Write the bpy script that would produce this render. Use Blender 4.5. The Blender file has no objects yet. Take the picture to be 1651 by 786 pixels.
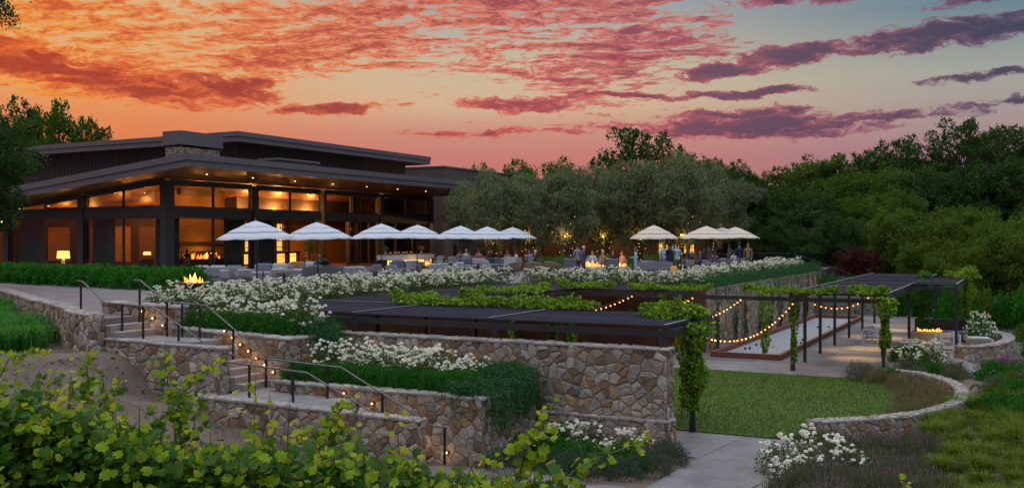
import bpy, bmesh, math, random
import numpy as np
from mathutils import Vector, Matrix, noise as mnoise

R = math.radians
scene = bpy.context.scene
COL = scene.collection
random.seed(7)
rng = np.random.default_rng(7)

# ------------------------------------------------------------------ camera
HEAD = R(27.0)                     # the camera looks 27 degrees left of the grid's +Y
cam_data = bpy.data.cameras.new('camera')
cam_data.sensor_width = 36.0
cam_data.lens = 35.54
cam_data.shift_y = -0.006
cam_data.clip_start = 0.1
cam_data.clip_end = 6000.0
cam = bpy.data.objects.new('camera', cam_data)
cam.location = (0, 0, 2.15)
cam.rotation_euler = (R(90), 0, HEAD)
COL.objects.link(cam)
scene.camera = cam
FW = Vector((-math.sin(HEAD), math.cos(HEAD), 0))
RT = Vector((math.cos(HEAD), math.sin(HEAD), 0))

scene.view_settings.view_transform = 'Standard'
scene.view_settings.look = 'None'
scene.view_settings.exposure = 0.1
scene.view_settings.gamma = 1.0
scene.view_settings.use_curve_mapping = False
scene.render.engine = 'CYCLES'
scene.cycles.use_denoising = True
scene.cycles.max_bounces = 6
scene.cycles.diffuse_bounces = 3
scene.cycles.glossy_bounces = 3
scene.cycles.transmission_bounces = 6
scene.cycles.transparent_max_bounces = 12
scene.cycles.caustics_reflective = False
scene.cycles.caustics_refractive = False
scene.cycles.sample_clamp_indirect = 4.0


# ------------------------------------------------------------------ node helpers
class NT:
    def __init__(s, tree):
        s.t = tree
        s.n = tree.nodes
        s.l = tree.links

    def put(s, sock, v):
        if isinstance(v, bpy.types.NodeSocket):
            s.l.new(v, sock)
        else:
            if hasattr(sock.default_value, '__len__'):
                v = tuple(v)
                if len(v) == 3 and len(sock.default_value) == 4:
                    v = v + (1.0,)
            sock.default_value = v

    def m(s, op, a, b=0.0, c=None, clamp=False):
        n = s.n.new('ShaderNodeMath')
        n.operation = op
        n.use_clamp = clamp
        s.put(n.inputs[0], a)
        s.put(n.inputs[1], b)
        if c is not None:
            s.put(n.inputs[2], c)
        return n.outputs[0]

    def vm(s, op, a, b=(0, 0, 0)):
        n = s.n.new('ShaderNodeVectorMath')
        n.operation = op
        s.put(n.inputs[0], a)
        if op == 'SCALE':
            s.put(n.inputs[3], b)
        else:
            s.put(n.inputs[1], b)
        return n.outputs[1] if op in ('DOT_PRODUCT', 'LENGTH') else n.outputs[0]

    def xyz(s, x, y, z):
        n = s.n.new('ShaderNodeCombineXYZ')
        s.put(n.inputs[0], x)
        s.put(n.inputs[1], y)
        s.put(n.inputs[2], z)
        return n.outputs[0]

    def sep(s, v):
        n = s.n.new('ShaderNodeSeparateXYZ')
        s.put(n.inputs[0], v)
        return n.outputs

    def noise(s, vec, scale, detail=4.0, rough=0.55, dist=0.0, out=0):
        n = s.n.new('ShaderNodeTexNoise')
        if vec is not None:
            s.put(n.inputs['Vector'], vec)
        n.inputs['Scale'].default_value = scale
        n.inputs['Detail'].default_value = detail
        n.inputs['Roughness'].default_value = rough
        n.inputs['Distortion'].default_value = dist
        return n.outputs[out]

    def ramp(s, fac, stops, interp='LINEAR'):
        n = s.n.new('ShaderNodeValToRGB')
        n.color_ramp.interpolation = interp
        e = n.color_ramp.elements
        while len(e) < len(stops):
            e.new(0.5)
        for i, (p, c) in enumerate(stops):
            e[i].position = p
            if not hasattr(c, '__len__'):
                c = (c, c, c)
            e[i].color = tuple(c)[:3] + (1.0,)
        s.put(n.inputs[0], fac)
        return n.outputs[0]

    def mix(s, fac, a, b, blend='MIX'):
        n = s.n.new('ShaderNodeMix')
        n.data_type = 'RGBA'
        n.blend_type = blend
        s.put(n.inputs[0], fac)
        s.put(n.inputs[6], a)
        s.put(n.inputs[7], b)
        return n.outputs[2]

    def rng(s, v, a, b, c=0.0, d=1.0, smooth=True):
        n = s.n.new('ShaderNodeMapRange')
        n.interpolation_type = 'SMOOTHSTEP' if smooth else 'LINEAR'
        s.put(n.inputs[0], v)
        for i, q in enumerate((a, b, c, d)):
            s.put(n.inputs[i + 1], q)
        return n.outputs[0]


def srgb(r, g, b):
    f = lambda c: (c / 255 / 12.92) if c / 255 <= 0.04045 else ((c / 255 + 0.055) / 1.055) ** 2.4
    return (f(r), f(g), f(b))


# ------------------------------------------------------------------ sky (world)
SUN_AZ_CAM = R(-33.0)              # the sunset glow lies left of the view axis
SUN_EL = R(2.5)
SUN_DIR = (FW * math.cos(SUN_AZ_CAM) + RT * math.sin(SUN_AZ_CAM)) * math.cos(SUN_EL) + Vector((0, 0, math.sin(SUN_EL)))

world = bpy.data.worlds.new('World')
scene.world = world
world.use_nodes = True


def build_sky():
    T = NT(world.node_tree)
    T.n.clear()
    out = T.n.new('ShaderNodeOutputWorld')
    bg = T.n.new('ShaderNodeBackground')
    T.l.new(bg.outputs[0], out.inputs[0])
    tc = T.n.new('ShaderNodeTexCoord')
    d = T.vm('NORMALIZE', tc.outputs['Generated'])
    dx = T.vm('DOT_PRODUCT', d, RT)
    dy = T.vm('DOT_PRODUCT', d, FW)
    dz = T.sep(d)[2]
    az = T.m('MULTIPLY', T.m('ARCTAN2', dx, dy), 180 / math.pi)      # degrees, right positive
    el = T.m('MULTIPLY', T.m('ARCSINE', dz), 180 / math.pi)
    # ---- clear sky: three elevation ramps blended round the compass
    e01 = T.m('DIVIDE', el, 90.0, clamp=True)

    def er(*stops):
        return T.ramp(e01, [(a / 90.0, srgb(*c)) for a, c in stops])
    left = er((0, (208, 96, 66)), (4.5, (222, 116, 78)), (6.5, (230, 140, 90)), (8.5, (232, 170, 114)), (12.5, (226, 182, 130)), (24, (208, 194, 192)), (90, (236, 241, 250)))
    mid = er((0, (192, 108, 106)), (4.5, (204, 126, 118)), (6.0, (208, 146, 130)), (7.4, (218, 184, 150)), (9.5, (208, 190, 160)), (12, (182, 178, 168)), (13.5, (158, 168, 172)), (24, (186, 194, 208)), (90, (236, 241, 250)))
    rgt = er((0, (146, 112, 128)), (4.5, (164, 128, 140)), (6, (172, 150, 150)), (8.5, (168, 170, 160)), (12, (108, 134, 150)), (24, (152, 172, 192)), (90, (236, 241, 250)))
    back = er((0, (88, 88, 112)), (8, (112, 114, 140)), (24, (158, 168, 192)), (90, (236, 241, 250)))
    c = T.mix(T.rng(az, -22, -2), left, mid)
    c = T.mix(T.rng(az, 2, 27), c, rgt)
    aaz = T.m('ABSOLUTE', T.m('SUBTRACT', az, -15.0))
    c = T.mix(T.rng(aaz, 45, 120), c, back)
    azn = T.rng(az, -26, 26, 0, 1, smooth=False)
    # ---- cloud coordinates on a flat cloud deck
    inv = T.m('DIVIDE', 1.0, T.m('ADD', T.m('MAXIMUM', dz, 0.0), 0.10))
    P = T.xyz(T.m('MULTIPLY', dx, inv), T.m('MULTIPLY', dy, inv), 0.0)
    warp = T.noise(P, 2.2, 4, 0.55, 0, 1)
    Pw = T.vm('ADD', P, T.vm('SCALE', T.vm('SUBTRACT', warp, (0.5, 0.5, 0.5)), 0.26))
    sx = T.sep(Pw)
    ca, sa = math.cos(R(-9)), math.sin(R(-9))
    qx = T.m('ADD', T.m('MULTIPLY', sx[0], ca), T.m('MULTIPLY', sx[1], sa))
    qy = T.m('SUBTRACT', T.m('MULTIPLY', sx[1], ca), T.m('MULTIPLY', sx[0], sa))
    # altocumulus ripples: rows of small torn puffs
    puff = T.noise(T.xyz(T.m('MULTIPLY', qx, 20.0), T.m('MULTIPLY', qy, 24.0), 0.3), 1.0, 6, 0.62, 0.35)
    rows = T.noise(T.xyz(T.m('MULTIPLY', qx, 5.0), T.m('MULTIPLY', qy, 13.0), 4.1), 1.0, 4, 0.55, 0.4)
    fine = T.noise(T.xyz(T.m('MULTIPLY', qx, 64.0), T.m('MULTIPLY', qy, 70.0), 1.3), 1.0, 4, 0.6, 0.3)
    big = T.noise(P, 1.6, 3, 0.5)
    den = T.m('ADD', T.m('MULTIPLY', T.m('SUBTRACT', puff, 0.5), 0.85), T.m('MULTIPLY', T.m('SUBTRACT', rows, 0.5), 0.85))
    den = T.m('ADD', den, T.m('MULTIPLY', T.m('SUBTRACT', fine, 0.5), 0.28))
    den = T.m('ADD', den, T.m('MULTIPLY', T.m('SUBTRACT', big, 0.5), 0.75))
    cover = T.m('MULTIPLY', T.rng(el, 5.2, 8.6), T.rng(T.m('SUBTRACT', az, T.m('MULTIPLY', el, 0.45)), 16, -1))
    cover = T.m('MULTIPLY', T.m('MULTIPLY', cover, T.rng(aaz, 100, 45, 0.0, 1)), T.rng(el, 42, 20))
    hole = T.m('ADD', T.m('POWER', T.m('DIVIDE', T.m('SUBTRACT', az, -5.5), 9.0), 2.0),
               T.m('POWER', T.m('DIVIDE', T.m('SUBTRACT', el, 8.0), 1.5), 2.0))
    cover = T.m('MULTIPLY', cover, T.rng(hole, 0.3, 1.3, 0.30, 1))
    over = T.m('SUBTRACT', T.m('ADD', den, T.m('MULTIPLY', cover, 0.46)), 0.335)
    a1 = T.m('MULTIPLY', T.rng(over, -0.04, 0.11), T.rng(cover, 0.02, 0.2))
    core = T.rng(T.m('ADD', over, T.m('MULTIPLY', T.m('SUBTRACT', fine, 0.5), 0.25)), 0.04, 0.34)
    lit = T.ramp(azn, [(0, srgb(244, 156, 66)), (0.25, srgb(238, 136, 84)), (0.5, srgb(226, 126, 108)), (0.75, srgb(196, 116, 118)), (1, srgb(144, 102, 120))])
    drk = T.ramp(azn, [(0, srgb(212, 78, 38)), (0.25, srgb(190, 72, 58)), (0.5, srgb(160, 70, 76)), (0.75, srgb(128, 72, 90)), (1, srgb(88, 70, 96))])
    c1 = T.mix(core, lit, drk)
    c = T.mix(T.m('MULTIPLY', a1, 0.95), c, c1)
    # ---- darker stratus streaks, each a soft lens of torn cloud
    wv = T.noise(T.xyz(T.m('MULTIPLY', az, 0.35), T.m('MULTIPLY', el, 0.8), 5.0), 1.0, 4, 0.6, 0, 1)
    wvs = T.sep(T.vm('SUBTRACT', wv, (0.5, 0.5, 0.5)))
    azw = T.m('ADD', az, T.m('MULTIPLY', wvs[0], 3.0))
    elw = T.m('ADD', el, T.m('MULTIPLY', wvs[1], 1.3))
    tear = T.noise(T.xyz(T.m('MULTIPLY', azw, 0.42), T.m('MULTIPLY', elw, 1.7), 0.7), 1.0, 8, 0.66, 0.5)
    tear2 = T.noise(T.xyz(T.m('MULTIPLY', azw, 1.7), T.m('MULTIPLY', elw, 3.6), 2.7), 1.0, 6, 0.62, 0.5)
    tr = T.m('ADD', T.m('MULTIPLY', T.m('SUBTRACT', tear, 0.5), 3.2), T.m('MULTIPLY', T.m('SUBTRACT', tear2, 0.5), 2.0))
    lenses = [(-25.5, 9.1, 6.5, 0.95, -0.11, 1.0), (-18.5, 7.9, 6.0, 0.95, -0.03, 1.0), (-31.0, 9.9, 5, 1.0, -.05, 1.0), (-14.5, 8.4, 2.0, 0.35, 0.03, .8),
              (0.8, 7.6, 4.0, 0.55, 0.0, 0.9), (23.5, 10.55, 6.5, 0.85, 0.06, 1.1), (15.5, 10.0, 4.2, 0.6, 0.10, 1.0), (11.5, 9.2, 3.2, 0.50, 0.12, 1.0),
              (13.5, 6.1, 7.8, 0.75, -0.01, 1.1), (12.5, 6.9, 4.5, 0.40, 0.02, 0.9), (5.5, 8.0, 4.2, 0.20, 0.0, 0.9), (13.0, 7.95, 4.6, 0.25, 0.02, 0.9),
              (17.0, 12.9, 6.0, 0.45, 0.05, 0.8), (25.0, 12.3, 4.0, 0.40, 0.12, 0.8), (25.5, 8.3, 3.5, 0.25, 0.05, 0.8), (26.0, 7.0, 3.2, 0.25, 0.1, 0.8),
              (-10.5, 7.1, 3.6, 0.38, 0.03, 0.7), (3.0, 8.95, 2.2, 0.22, 0.0, .7), (6.5, 9.9, 3.0, 0.35, 0.05, .7), (9, 10.9, 3.0, 0.30, 0.05, .6), (7.5, 6.3, 3.5, .3, 0, .7), (-1.5, 6.0, 5.0, .25, 0, .5), (19.5, 6.4, 5, .4, .03, .7)]
    best = None
    for (a0, e0, wa, we, tilt, k) in lenses:
        u = T.m('DIVIDE', T.m('SUBTRACT', azw, a0), wa)
        v = T.m('DIVIDE', T.m('SUBTRACT', T.m('SUBTRACT', elw, e0), T.m('MULTIPLY', T.m('SUBTRACT', azw, a0), tilt)), we)
        f = T.m('MULTIPLY', T.m('SUBTRACT', 1.0, T.m('ADD', T.m('MULTIPLY', u, u), T.m('MULTIPLY', v, v))), k)
        f = T.m('MAXIMUM', f, -2.5)
        best = f if best is None else T.m('MAXIMUM', best, f)
    s = T.m('ADD', T.m('ADD', best, 0.10), T.m('MULTIPLY', tr, 1.05))
    a2 = T.m('MULTIPLY', T.rng(s, 0.0, 0.6), T.rng(best, -1.7, -0.3))
    core2 = T.rng(T.m('SUBTRACT', s, T.m('MULTIPLY', T.m('SUBTRACT', tear2, 0.5), 1.2)), 0.25, 1.1)
    lit2 = T.ramp(azn, [(0, srgb(236, 108, 52)), (0.3, srgb(228, 106, 70)), (0.5, srgb(214, 98, 92)), (0.72, srgb(186, 90, 104)), (1, srgb(112, 90, 114))])
    drk2 = T.ramp(azn, [(0, srgb(168, 44, 38)), (0.3, srgb(156, 54, 58)), (0.5, srgb(160, 62, 78)), (0.72, srgb(104, 68, 94)), (1, srgb(64, 62, 88))])
    c2 = T.mix(core2, lit2, drk2)
    c = T.mix(T.m('MULTIPLY', a2, 0.94), c, c2)
    # overhead sky, out of view, is brightened to throw more light on the ground
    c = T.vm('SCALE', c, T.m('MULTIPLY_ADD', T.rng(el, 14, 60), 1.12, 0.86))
    # faint physical scattering under it all, with the sun at the same place
    sky = T.n.new('ShaderNodeTexSky')
    sky.sky_type = 'NISHITA'
    sky.sun_disc = False
    sky.sun_elevation = SUN_EL
    sky.sun_rotation = math.atan2(SUN_DIR.x, SUN_DIR.y)
    c = T.mix(1.0, c, T.vm('SCALE', sky.outputs[0], 0.003), 'ADD')
    # ground side of the sphere: dull dusk haze
    c = T.mix(T.rng(el, -1.0, -6.0), c, srgb(60, 58, 66))
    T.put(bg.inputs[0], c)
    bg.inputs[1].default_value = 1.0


build_sky()
world.cycles.sampling_method = 'MANUAL'
world.cycles.sample_map_resolution = 512

# ------------------------------------------------------------------ last sun, already at the ridge
sun_data = bpy.data.lights.new('sun', 'SUN')
sun_data.energy = 0.12
sun_data.angle = R(14)
sun_data.color = (1.0, 0.62, 0.38)
sun = bpy.data.objects.new('sun', sun_data)
sun.rotation_euler = (-SUN_DIR).to_track_quat('-Z', 'Y').to_euler()
COL.objects.link(sun)


# ------------------------------------------------------------------ object helpers
def tag(o, label=None, cat=None, group=None, kind=None):
    if label:
        o['label'] = label
    if cat:
        o['category'] = cat
    if group:
        o['group'] = group
    if kind:
        o['kind'] = kind
    return o


def empty(name, loc=(0, 0, 0), rz=0.0, label=None, cat=None, group=None):
    o = bpy.data.objects.new(name, None)
    o.empty_display_size = 0.2
    o.location = loc
    o.rotation_euler = (0, 0, rz)
    COL.objects.link(o)
    return tag(o, label, cat, group)


def link(name, me, mats=None, parent=None, loc=None, rz=None):
    o = bpy.data.objects.new(name, me)
    if mats is not None:
        if not isinstance(mats, (list, tuple)):
            mats = [mats]
        if len(me.materials) == 0:
            for m in mats:
                me.materials.append(m)
    if parent is not None:
        o.parent = parent
    if loc is not None:
        o.location = loc
    if rz is not None:
        o.rotation_euler = (0, 0, rz)
    COL.objects.link(o)
    return o


def copy_tree(o, parent=None):
    c = o.copy()
    COL.objects.link(c)
    if parent is not None:
        c.parent = parent
    for ch in o.children:
        copy_tree(ch, c)
    return c


def np_mesh(name, V, F, mi=None, smooth=False):
    """V (n,3); F (m,3) or (m,4) arrays -> mesh, quickly"""
    V = np.asarray(V, dtype=np.float32)
    F = np.asarray(F, dtype=np.int32)
    me = bpy.data.meshes.new(name)
    me.vertices.add(len(V))
    me.vertices.foreach_set('co', V.ravel())
    m, k = F.shape
    me.loops.add(m * k)
    me.loops.foreach_set('vertex_index', F.ravel())
    me.polygons.add(m)
    me.polygons.foreach_set('loop_start', np.arange(0, m * k, k, dtype=np.int32))
    if mi is not None:
        me.polygons.foreach_set('material_index', np.asarray(mi, dtype=np.int32))
    me.polygons.foreach_set('use_smooth', np.full(m, bool(smooth)))
    me.update(calc_edges=True)
    return me


class MB:
    """collects simple shapes into one mesh"""
    def __init__(s):
        s.v = []
        s.f = []
        s.mi = []
        s.sm = []
        s.cur = 0

    def add(s, vs, fs, smooth=False):
        b = len(s.v)
        s.v += [tuple(v) for v in vs]
        for f in fs:
            s.f.append(tuple(b + i for i in f))
            s.mi.append(s.cur)
            s.sm.append(smooth)
        return s

    def box(s, x0, x1, y0, y1, z0, z1):
        vs = [(x0, y0, z0), (x1, y0, z0), (x1, y1, z0), (x0, y1, z0), (x0, y0, z1), (x1, y0, z1), (x1, y1, z1), (x0, y1, z1)]
        return s.add(vs, [(0, 3, 2, 1), (4, 5, 6, 7), (0, 1, 5, 4), (1, 2, 6, 5), (2, 3, 7, 6), (3, 0, 4, 7)])

    def bbox(s, x0, x1, y0, y1, z0, z1, b=0.02):
        """box with chamfered edges"""
        b = min(b, (x1 - x0) * .45, (y1 - y0) * .45, (z1 - z0) * .45)
        bm = bmesh.new()
        bmesh.ops.create_cube(bm, size=1.0)
        for v in bm.verts:
            v.co = Vector(((x0 + x1) / 2 + v.co.x * (x1 - x0), (y0 + y1) / 2 + v.co.y * (y1 - y0), (z0 + z1) / 2 + v.co.z * (z1 - z0)))
        bmesh.ops.bevel(bm, geom=bm.edges[:] + bm.verts[:], offset=b, segments=2, affect='EDGES', profile=0.5)
        bm.verts.index_update()
        s.add([v.co[:] for v in bm.verts], [[v.index for v in f.verts] for f in bm.faces], smooth=False)
        bm.free()
        return s

    def beam(s, a, b, w, h, up=(0, 0, 1)):
        """rectangular bar from a to b, w wide, h tall"""
        a, b, up = Vector(a), Vector(b), Vector(up)
        d = (b - a).normalized()
        if abs(d.dot(up)) > 0.98:
            up = Vector((0, 1, 0))
        r = d.cross(up).normalized() * (w / 2)
        u = r.cross(d).normalized() * (h / 2)
        vs = [a - r - u, a + r - u, a + r + u, a - r + u, b - r - u, b + r - u, b + r + u, b - r + u]
        return s.add(vs, [(0, 1, 2, 3), (7, 6, 5, 4), (0, 4, 5, 1), (1, 5, 6, 2), (2, 6, 7, 3), (3, 7, 4, 0)])

    def tube(s, pts, rad, n=8, cap=True, smooth=True):
        pts = [Vector(p) for p in pts]
        if not hasattr(rad, '__len__'):
            rad = [rad] * len(pts)
        vs, fs = [], []
        ref = None
        for i, p in enumerate(pts):
            d = (pts[min(i + 1, len(pts) - 1)] - pts[max(i - 1, 0)])
            d = d.normalized() if d.length > 1e-9 else Vector((0, 0, 1))
            if ref is None:
                ref = Vector((0, 0, 1)) if abs(d.z) < 0.9 else Vector((1, 0, 0))
            a = d.cross(ref)
            if a.length < 1e-5:
                a = d.cross(Vector((0, 1, 0)))
            a.normalize()
            b = a.cross(d).normalized()
            ref = -b if False else ref
            for k in range(n):
                t = 2 * math.pi * k / n
                vs.append(p + (a * math.cos(t) + b * math.sin(t)) * rad[i])
        for i in range(len(pts) - 1):
            for k in range(n):
                fs.append((i * n + k, i * n + (k + 1) % n, (i + 1) * n + (k + 1) % n, (i + 1) * n + k))
        s.add(vs, fs, smooth)
        if cap:
            s.add(vs[:n], [tuple(range(n))[::-1]])
            s.add(vs[-n:], [tuple(range(n))])
        return s

    def lathe(s, prof, n=16, c=(0, 0, 0), smooth=True):
        """prof: list of (r, z)"""
        vs, fs = [], []
        for (r, z) in prof:
            for k in range(n):
                t = 2 * math.pi * k / n
                vs.append((c[0] + r * math.cos(t), c[1] + r * math.sin(t), c[2] + z))
        for i in range(len(prof) - 1):
            for k in range(n):
                fs.append((i * n + k, i * n + (k + 1) % n, (i + 1) * n + (k + 1) % n, (i + 1) * n + k))
        return s.add(vs, fs, smooth)

    def prism(s, poly, z0, z1):
        n = len(poly)
        vs = [(p[0], p[1], z0) for p in poly] + [(p[0], p[1], z1) for p in poly]
        fs = [tuple(range(n))[::-1], tuple(range(n, 2 * n))]
        fs += [(i, (i + 1) % n, n + (i + 1) % n, n + i) for i in range(n)]
        return s.add(vs, fs)

    def ball(s, c, r, n=10, m=6, sc=(1, 1, 1)):
        vs = [(c[0], c[1], c[2] - r * sc[2])]
        for j in range(1, m):
            ph = -math.pi / 2 + math.pi * j / m
            for k in range(n):
                t = 2 * math.pi * k / n
                vs.append((c[0] + r * sc[0] * math.cos(ph) * math.cos(t), c[1] + r * sc[1] * math.cos(ph) * math.sin(t), c[2] + r * sc[2] * math.sin(ph)))
        vs.append((c[0], c[1], c[2] + r * sc[2]))
        fs = [(0, 1 + (k + 1) % n, 1 + k) for k in range(n)]
        for j in range(m - 2):
            for k in range(n):
                a = 1 + j * n
                fs.append((a + k, a + (k + 1) % n, a + n + (k + 1) % n, a + n + k))
        a = 1 + (m - 2) * n
        L = len(vs) - 1
        fs += [(a + k, a + (k + 1) % n, L) for k in range(n)]
        return s.add(vs, fs, True)

    def xf(s, M, i0=0):
        s.v[i0:] = [tuple(M @ Vector(v)) for v in s.v[i0:]]
        return s

    def mesh(s, name):
        me = bpy.data.meshes.new(name)
        me.from_pydata(s.v, [], s.f)
        me.polygons.foreach_set('material_index', s.mi)
        me.polygons.foreach_set('use_smooth', s.sm)
        me.update()
        return me

    def build(s, name, mats, parent=None, loc=None, rz=None):
        return link(name, s.mesh(name), mats, parent, loc, rz)


# ------------------------------------------------------------------ materials
M = {}


def pmat(name, col, rough=0.6, var=0.12, scale=2.0, bump=0.0, bscale=30.0, metal=0.0, rnd=None, hue=0.0, spec=0.5,
         palette=None, emit=None, estr=0.0, transl=0.0, stretch=None, coat=0.0):
    """procedural Principled material. rnd: None, 'object' or 'island' = extra value jitter; palette: colours picked per piece"""
    m = bpy.data.materials.new(name)
    m.use_nodes = True
    T = NT(m.node_tree)
    b = T.n['Principled BSDF']
    o = T.n['Material Output']
    tc = T.n.new('ShaderNodeTexCoord')
    vec = tc.outputs['Object'] if rnd != 'object' else T.n.new('ShaderNodeNewGeometry').outputs['Position']
    if stretch:
        vec = T.vm('MULTIPLY', vec, stretch)
    r = None
    if rnd == 'object':
        r = T.n.new('ShaderNodeObjectInfo').outputs['Random']
    elif rnd == 'island':
        r = T.n.new('ShaderNodeNewGeometry').outputs['Random Per Island']
    if palette:
        base = T.ramp(r, [(i / len(palette), c) for i, c in enumerate(palette)], 'CONSTANT')
    else:
        base = col
    n1 = T.noise(vec, scale, 5, 0.6)
    v = T.m('MULTIPLY_ADD', n1, 2 * var * 1.6, 1 - var * 1.6)
    if r is not None:
        k = T.m('FRACT', T.m('MULTIPLY', r, 37.3))
        v = T.m('MULTIPLY', v, T.m('MULTIPLY_ADD', k, 0.5, 0.75))
    base = T.mix(1.0, base, T.xyz(v, v, v), 'MULTIPLY')
    if hue and r is not None:
        h = T.n.new('ShaderNodeHueSaturation')
        T.put(h.inputs['Hue'], T.m('MULTIPLY_ADD', T.m('FRACT', T.m('MULTIPLY', r, 91.7)), hue, 0.5 - hue / 2))
        T.put(h.inputs['Color'], base)
        base = h.outputs[0]
    T.put(b.inputs['Base Color'], base)
    b.inputs['Roughness'].default_value = rough
    b.inputs['Metallic'].default_value = metal
    b.inputs['Specular IOR Level'].default_value = spec
    if coat:
        b.inputs['Coat Weight'].default_value = coat
    if bump:
        bp = T.n.new('ShaderNodeBump')
        bp.inputs['Strength'].default_value = bump
        bp.inputs['Distance'].default_value = 0.02
        T.put(bp.inputs['Height'], T.noise(vec, bscale, 5, 0.65))
        T.l.new(bp.outputs[0], b.inputs['Normal'])
    if emit:
        T.put(b.inputs['Emission Color'], emit)
        b.inputs['Emission Strength'].default_value = estr
    if transl:
        t = T.n.new('ShaderNodeBsdfTranslucent')
        T.put(t.inputs[0], T.mix(1.0, base, (1.5, 1.6, 0.7), 'MULTIPLY'))
        mx = T.n.new('ShaderNodeMixShader')
        mx.inputs[0].default_value = transl
        T.l.new(b.outputs[0], mx.inputs[1])
        T.l.new(t.outputs[0], mx.inputs[2])
        T.l.new(mx.outputs[0], o.inputs[0])
    M[name] = m
    return m


STONE_PAL = [(0.31, 0.235, 0.165), (0.37, 0.315, 0.255), (0.22, 0.145, 0.085), (0.39, 0.30, 0.205), (0.30, 0.165, 0.075), (0.42, 0.365, 0.295), (0.34, 0.255, 0.185), (0.33, 0.285, 0.235),
             (0.28, 0.22, 0.17), (0.36, 0.235, 0.125), (0.31, 0.275, 0.245), (0.44, 0.365, 0.27), (0.19, 0.125, 0.08), (0.36, 0.29, 0.245), (0.26, 0.16, 0.085), (0.39, 0.335, 0.28), (0.34, 0.275, 0.21)]
pmat('stone', None, 0.85, 0.42, 6.0, 1.0, 18, rnd='object', palette=STONE_PAL)
pmat('stone_far', None, 0.85, 0.22, 6.0, 0.5, 22, rnd='island', palette=STONE_PAL)
pmat('cap_stone', (0.31, 0.28, 0.25), 0.85, 0.30, 5.0, 0.8, 25, rnd='object')
pmat('mortar', (0.24, 0.205, 0.17), 0.95, 0.25, 8, 0.5, 60)
pmat('concrete', (0.175, 0.158, 0.15), 0.75, 0.4, 1.4, 0.25, 60, rnd='object')
pmat('path_concrete', (0.175, 0.168, 0.168), 0.7, 0.42, 1.3, 0.2, 60, rnd='object')
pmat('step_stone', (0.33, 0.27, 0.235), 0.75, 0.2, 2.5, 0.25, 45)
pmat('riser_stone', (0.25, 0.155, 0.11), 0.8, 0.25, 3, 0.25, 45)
pmat('dirt', (0.125, 0.095, 0.07), 0.95, 0.45, 0.9, 1.0, 9)
pmat('mulch', (0.07, 0.045, 0.03), 0.95, 0.5, 6, 1.0, 30)
pmat('gravel', (0.33, 0.335, 0.34), 0.9, 0.28, 9, 0.8, 90)
pmat('dark_steel', (0.030, 0.030, 0.033), 0.45, 0.25, 3, 0.05, 40, metal=0.3)
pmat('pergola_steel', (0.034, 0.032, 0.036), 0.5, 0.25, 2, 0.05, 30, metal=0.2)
pmat('slat', (0.040, 0.042, 0.060), 0.9, 0.3, 2.5, 0.1, 30, rnd='island', spec=0.1)
pmat('rafter_sheen', (0.20, 0.18, 0.17), 0.6, 0.2, 3)
pmat('rail_top', (0.13, 0.13, 0.135), 0.35, 0.1, 4, metal=0.4)
pmat('corten', (0.13, 0.048, 0.022), 0.8, 0.45, 1.6, 0.3, 20, rnd='object')
pmat('board_red', (0.20, 0.062, 0.035), 0.65, 0.25, 3, 0.3, 25, stretch=(1, 1, 1))
pmat('siding', (0.105, 0.082, 0.076), 0.65, 0.2, 1.5, 0.1, 20)
pmat('fascia', (0.135, 0.118, 0.124), 0.5, 0.18, 1.2, 0.05, 15)
pmat('frame', (0.050, 0.044, 0.046), 0.5, 0.15, 1.5)
pmat('soffit', (0.20, 0.085, 0.032), 0.5, 0.25, 1.5, 0.05, 20, stretch=(0.4, 6, 1))
pmat('grass_base', (0.060, 0.115, 0.010), 0.9, 0.3, 3.0, 0.3, 60)
pmat('turf', (0.078, 0.150, 0.008), 0.8, 0.28, 0.55, spec=0.1)
pmat('warm_plaster', (0.46, 0.26, 0.10), 0.8, 0.2, 1.2)
pmat('dark_wood', (0.05, 0.028, 0.016), 0.55, 0.3, 2, stretch=(1, 6, 1))
pmat('wood', (0.22, 0.11, 0.05), 0.55, 0.3, 3, 0.1, 25, stretch=(1, 6, 1))
pmat('marble', (0.62, 0.60, 0.58), 0.35, 0.25, 2.5)
pmat('planter', (0.50, 0.44, 0.38), 0.75, 0.12, 4, 0.1, 40)
pmat('wicker_grey', (0.30, 0.30, 0.31), 0.8, 0.25, 18, 0.6, 70)
pmat('wicker_tan', (0.38, 0.28, 0.20), 0.8, 0.25, 18, 0.6, 70)
pmat('cushion', (0.48, 0.49, 0.52), 0.9, 0.1, 5, 0.2, 80)
pmat('cushion_blue', (0.16, 0.19, 0.26), 0.9, 0.15, 5, 0.2, 80)
pmat('cushion_rust', (0.40, 0.17, 0.08), 0.9, 0.15, 5, 0.2, 80)
pmat('canvas_grey', (0.55, 0.58, 0.63), 0.85, 0.06, 2, 0.05, 60)
pmat('canvas_cream', (0.66, 0.56, 0.45), 0.85, 0.06, 2, 0.05, 60)
pmat('white_metal', (0.78, 0.77, 0.75), 0.4, 0.05, 3)
pmat('bronze', (0.10, 0.05, 0.03), 0.4, 0.3, 4, 0.1, 20, metal=0.6)
pmat('curtain', (0.10, 0.13, 0.11), 0.9, 0.2, 1.5)
pmat('bark', (0.11, 0.085, 0.065), 0.9, 0.35, 5, 0.8, 25)
pmat('bark_grey', (0.16, 0.14, 0.12), 0.9, 0.35, 5, 0.8, 25)
pmat('stem_green', (0.10, 0.12, 0.03), 0.7, 0.3, 5)
pmat('amber_glow', (0.9, 0.5, 0.1), 0.5, 0.05, 2, emit=(1.0, 0.50, 0.10), estr=1.6)
pmat('bulb', (1, 0.8, 0.5), 0.3, 0, 1, emit=(1.0, 0.36, 0.05), estr=2.6)
pmat('step_lamp', (1, 0.8, 0.5), 0.3, 0, 1, emit=(1.0, 0.55, 0.2), estr=3.0)
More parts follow.
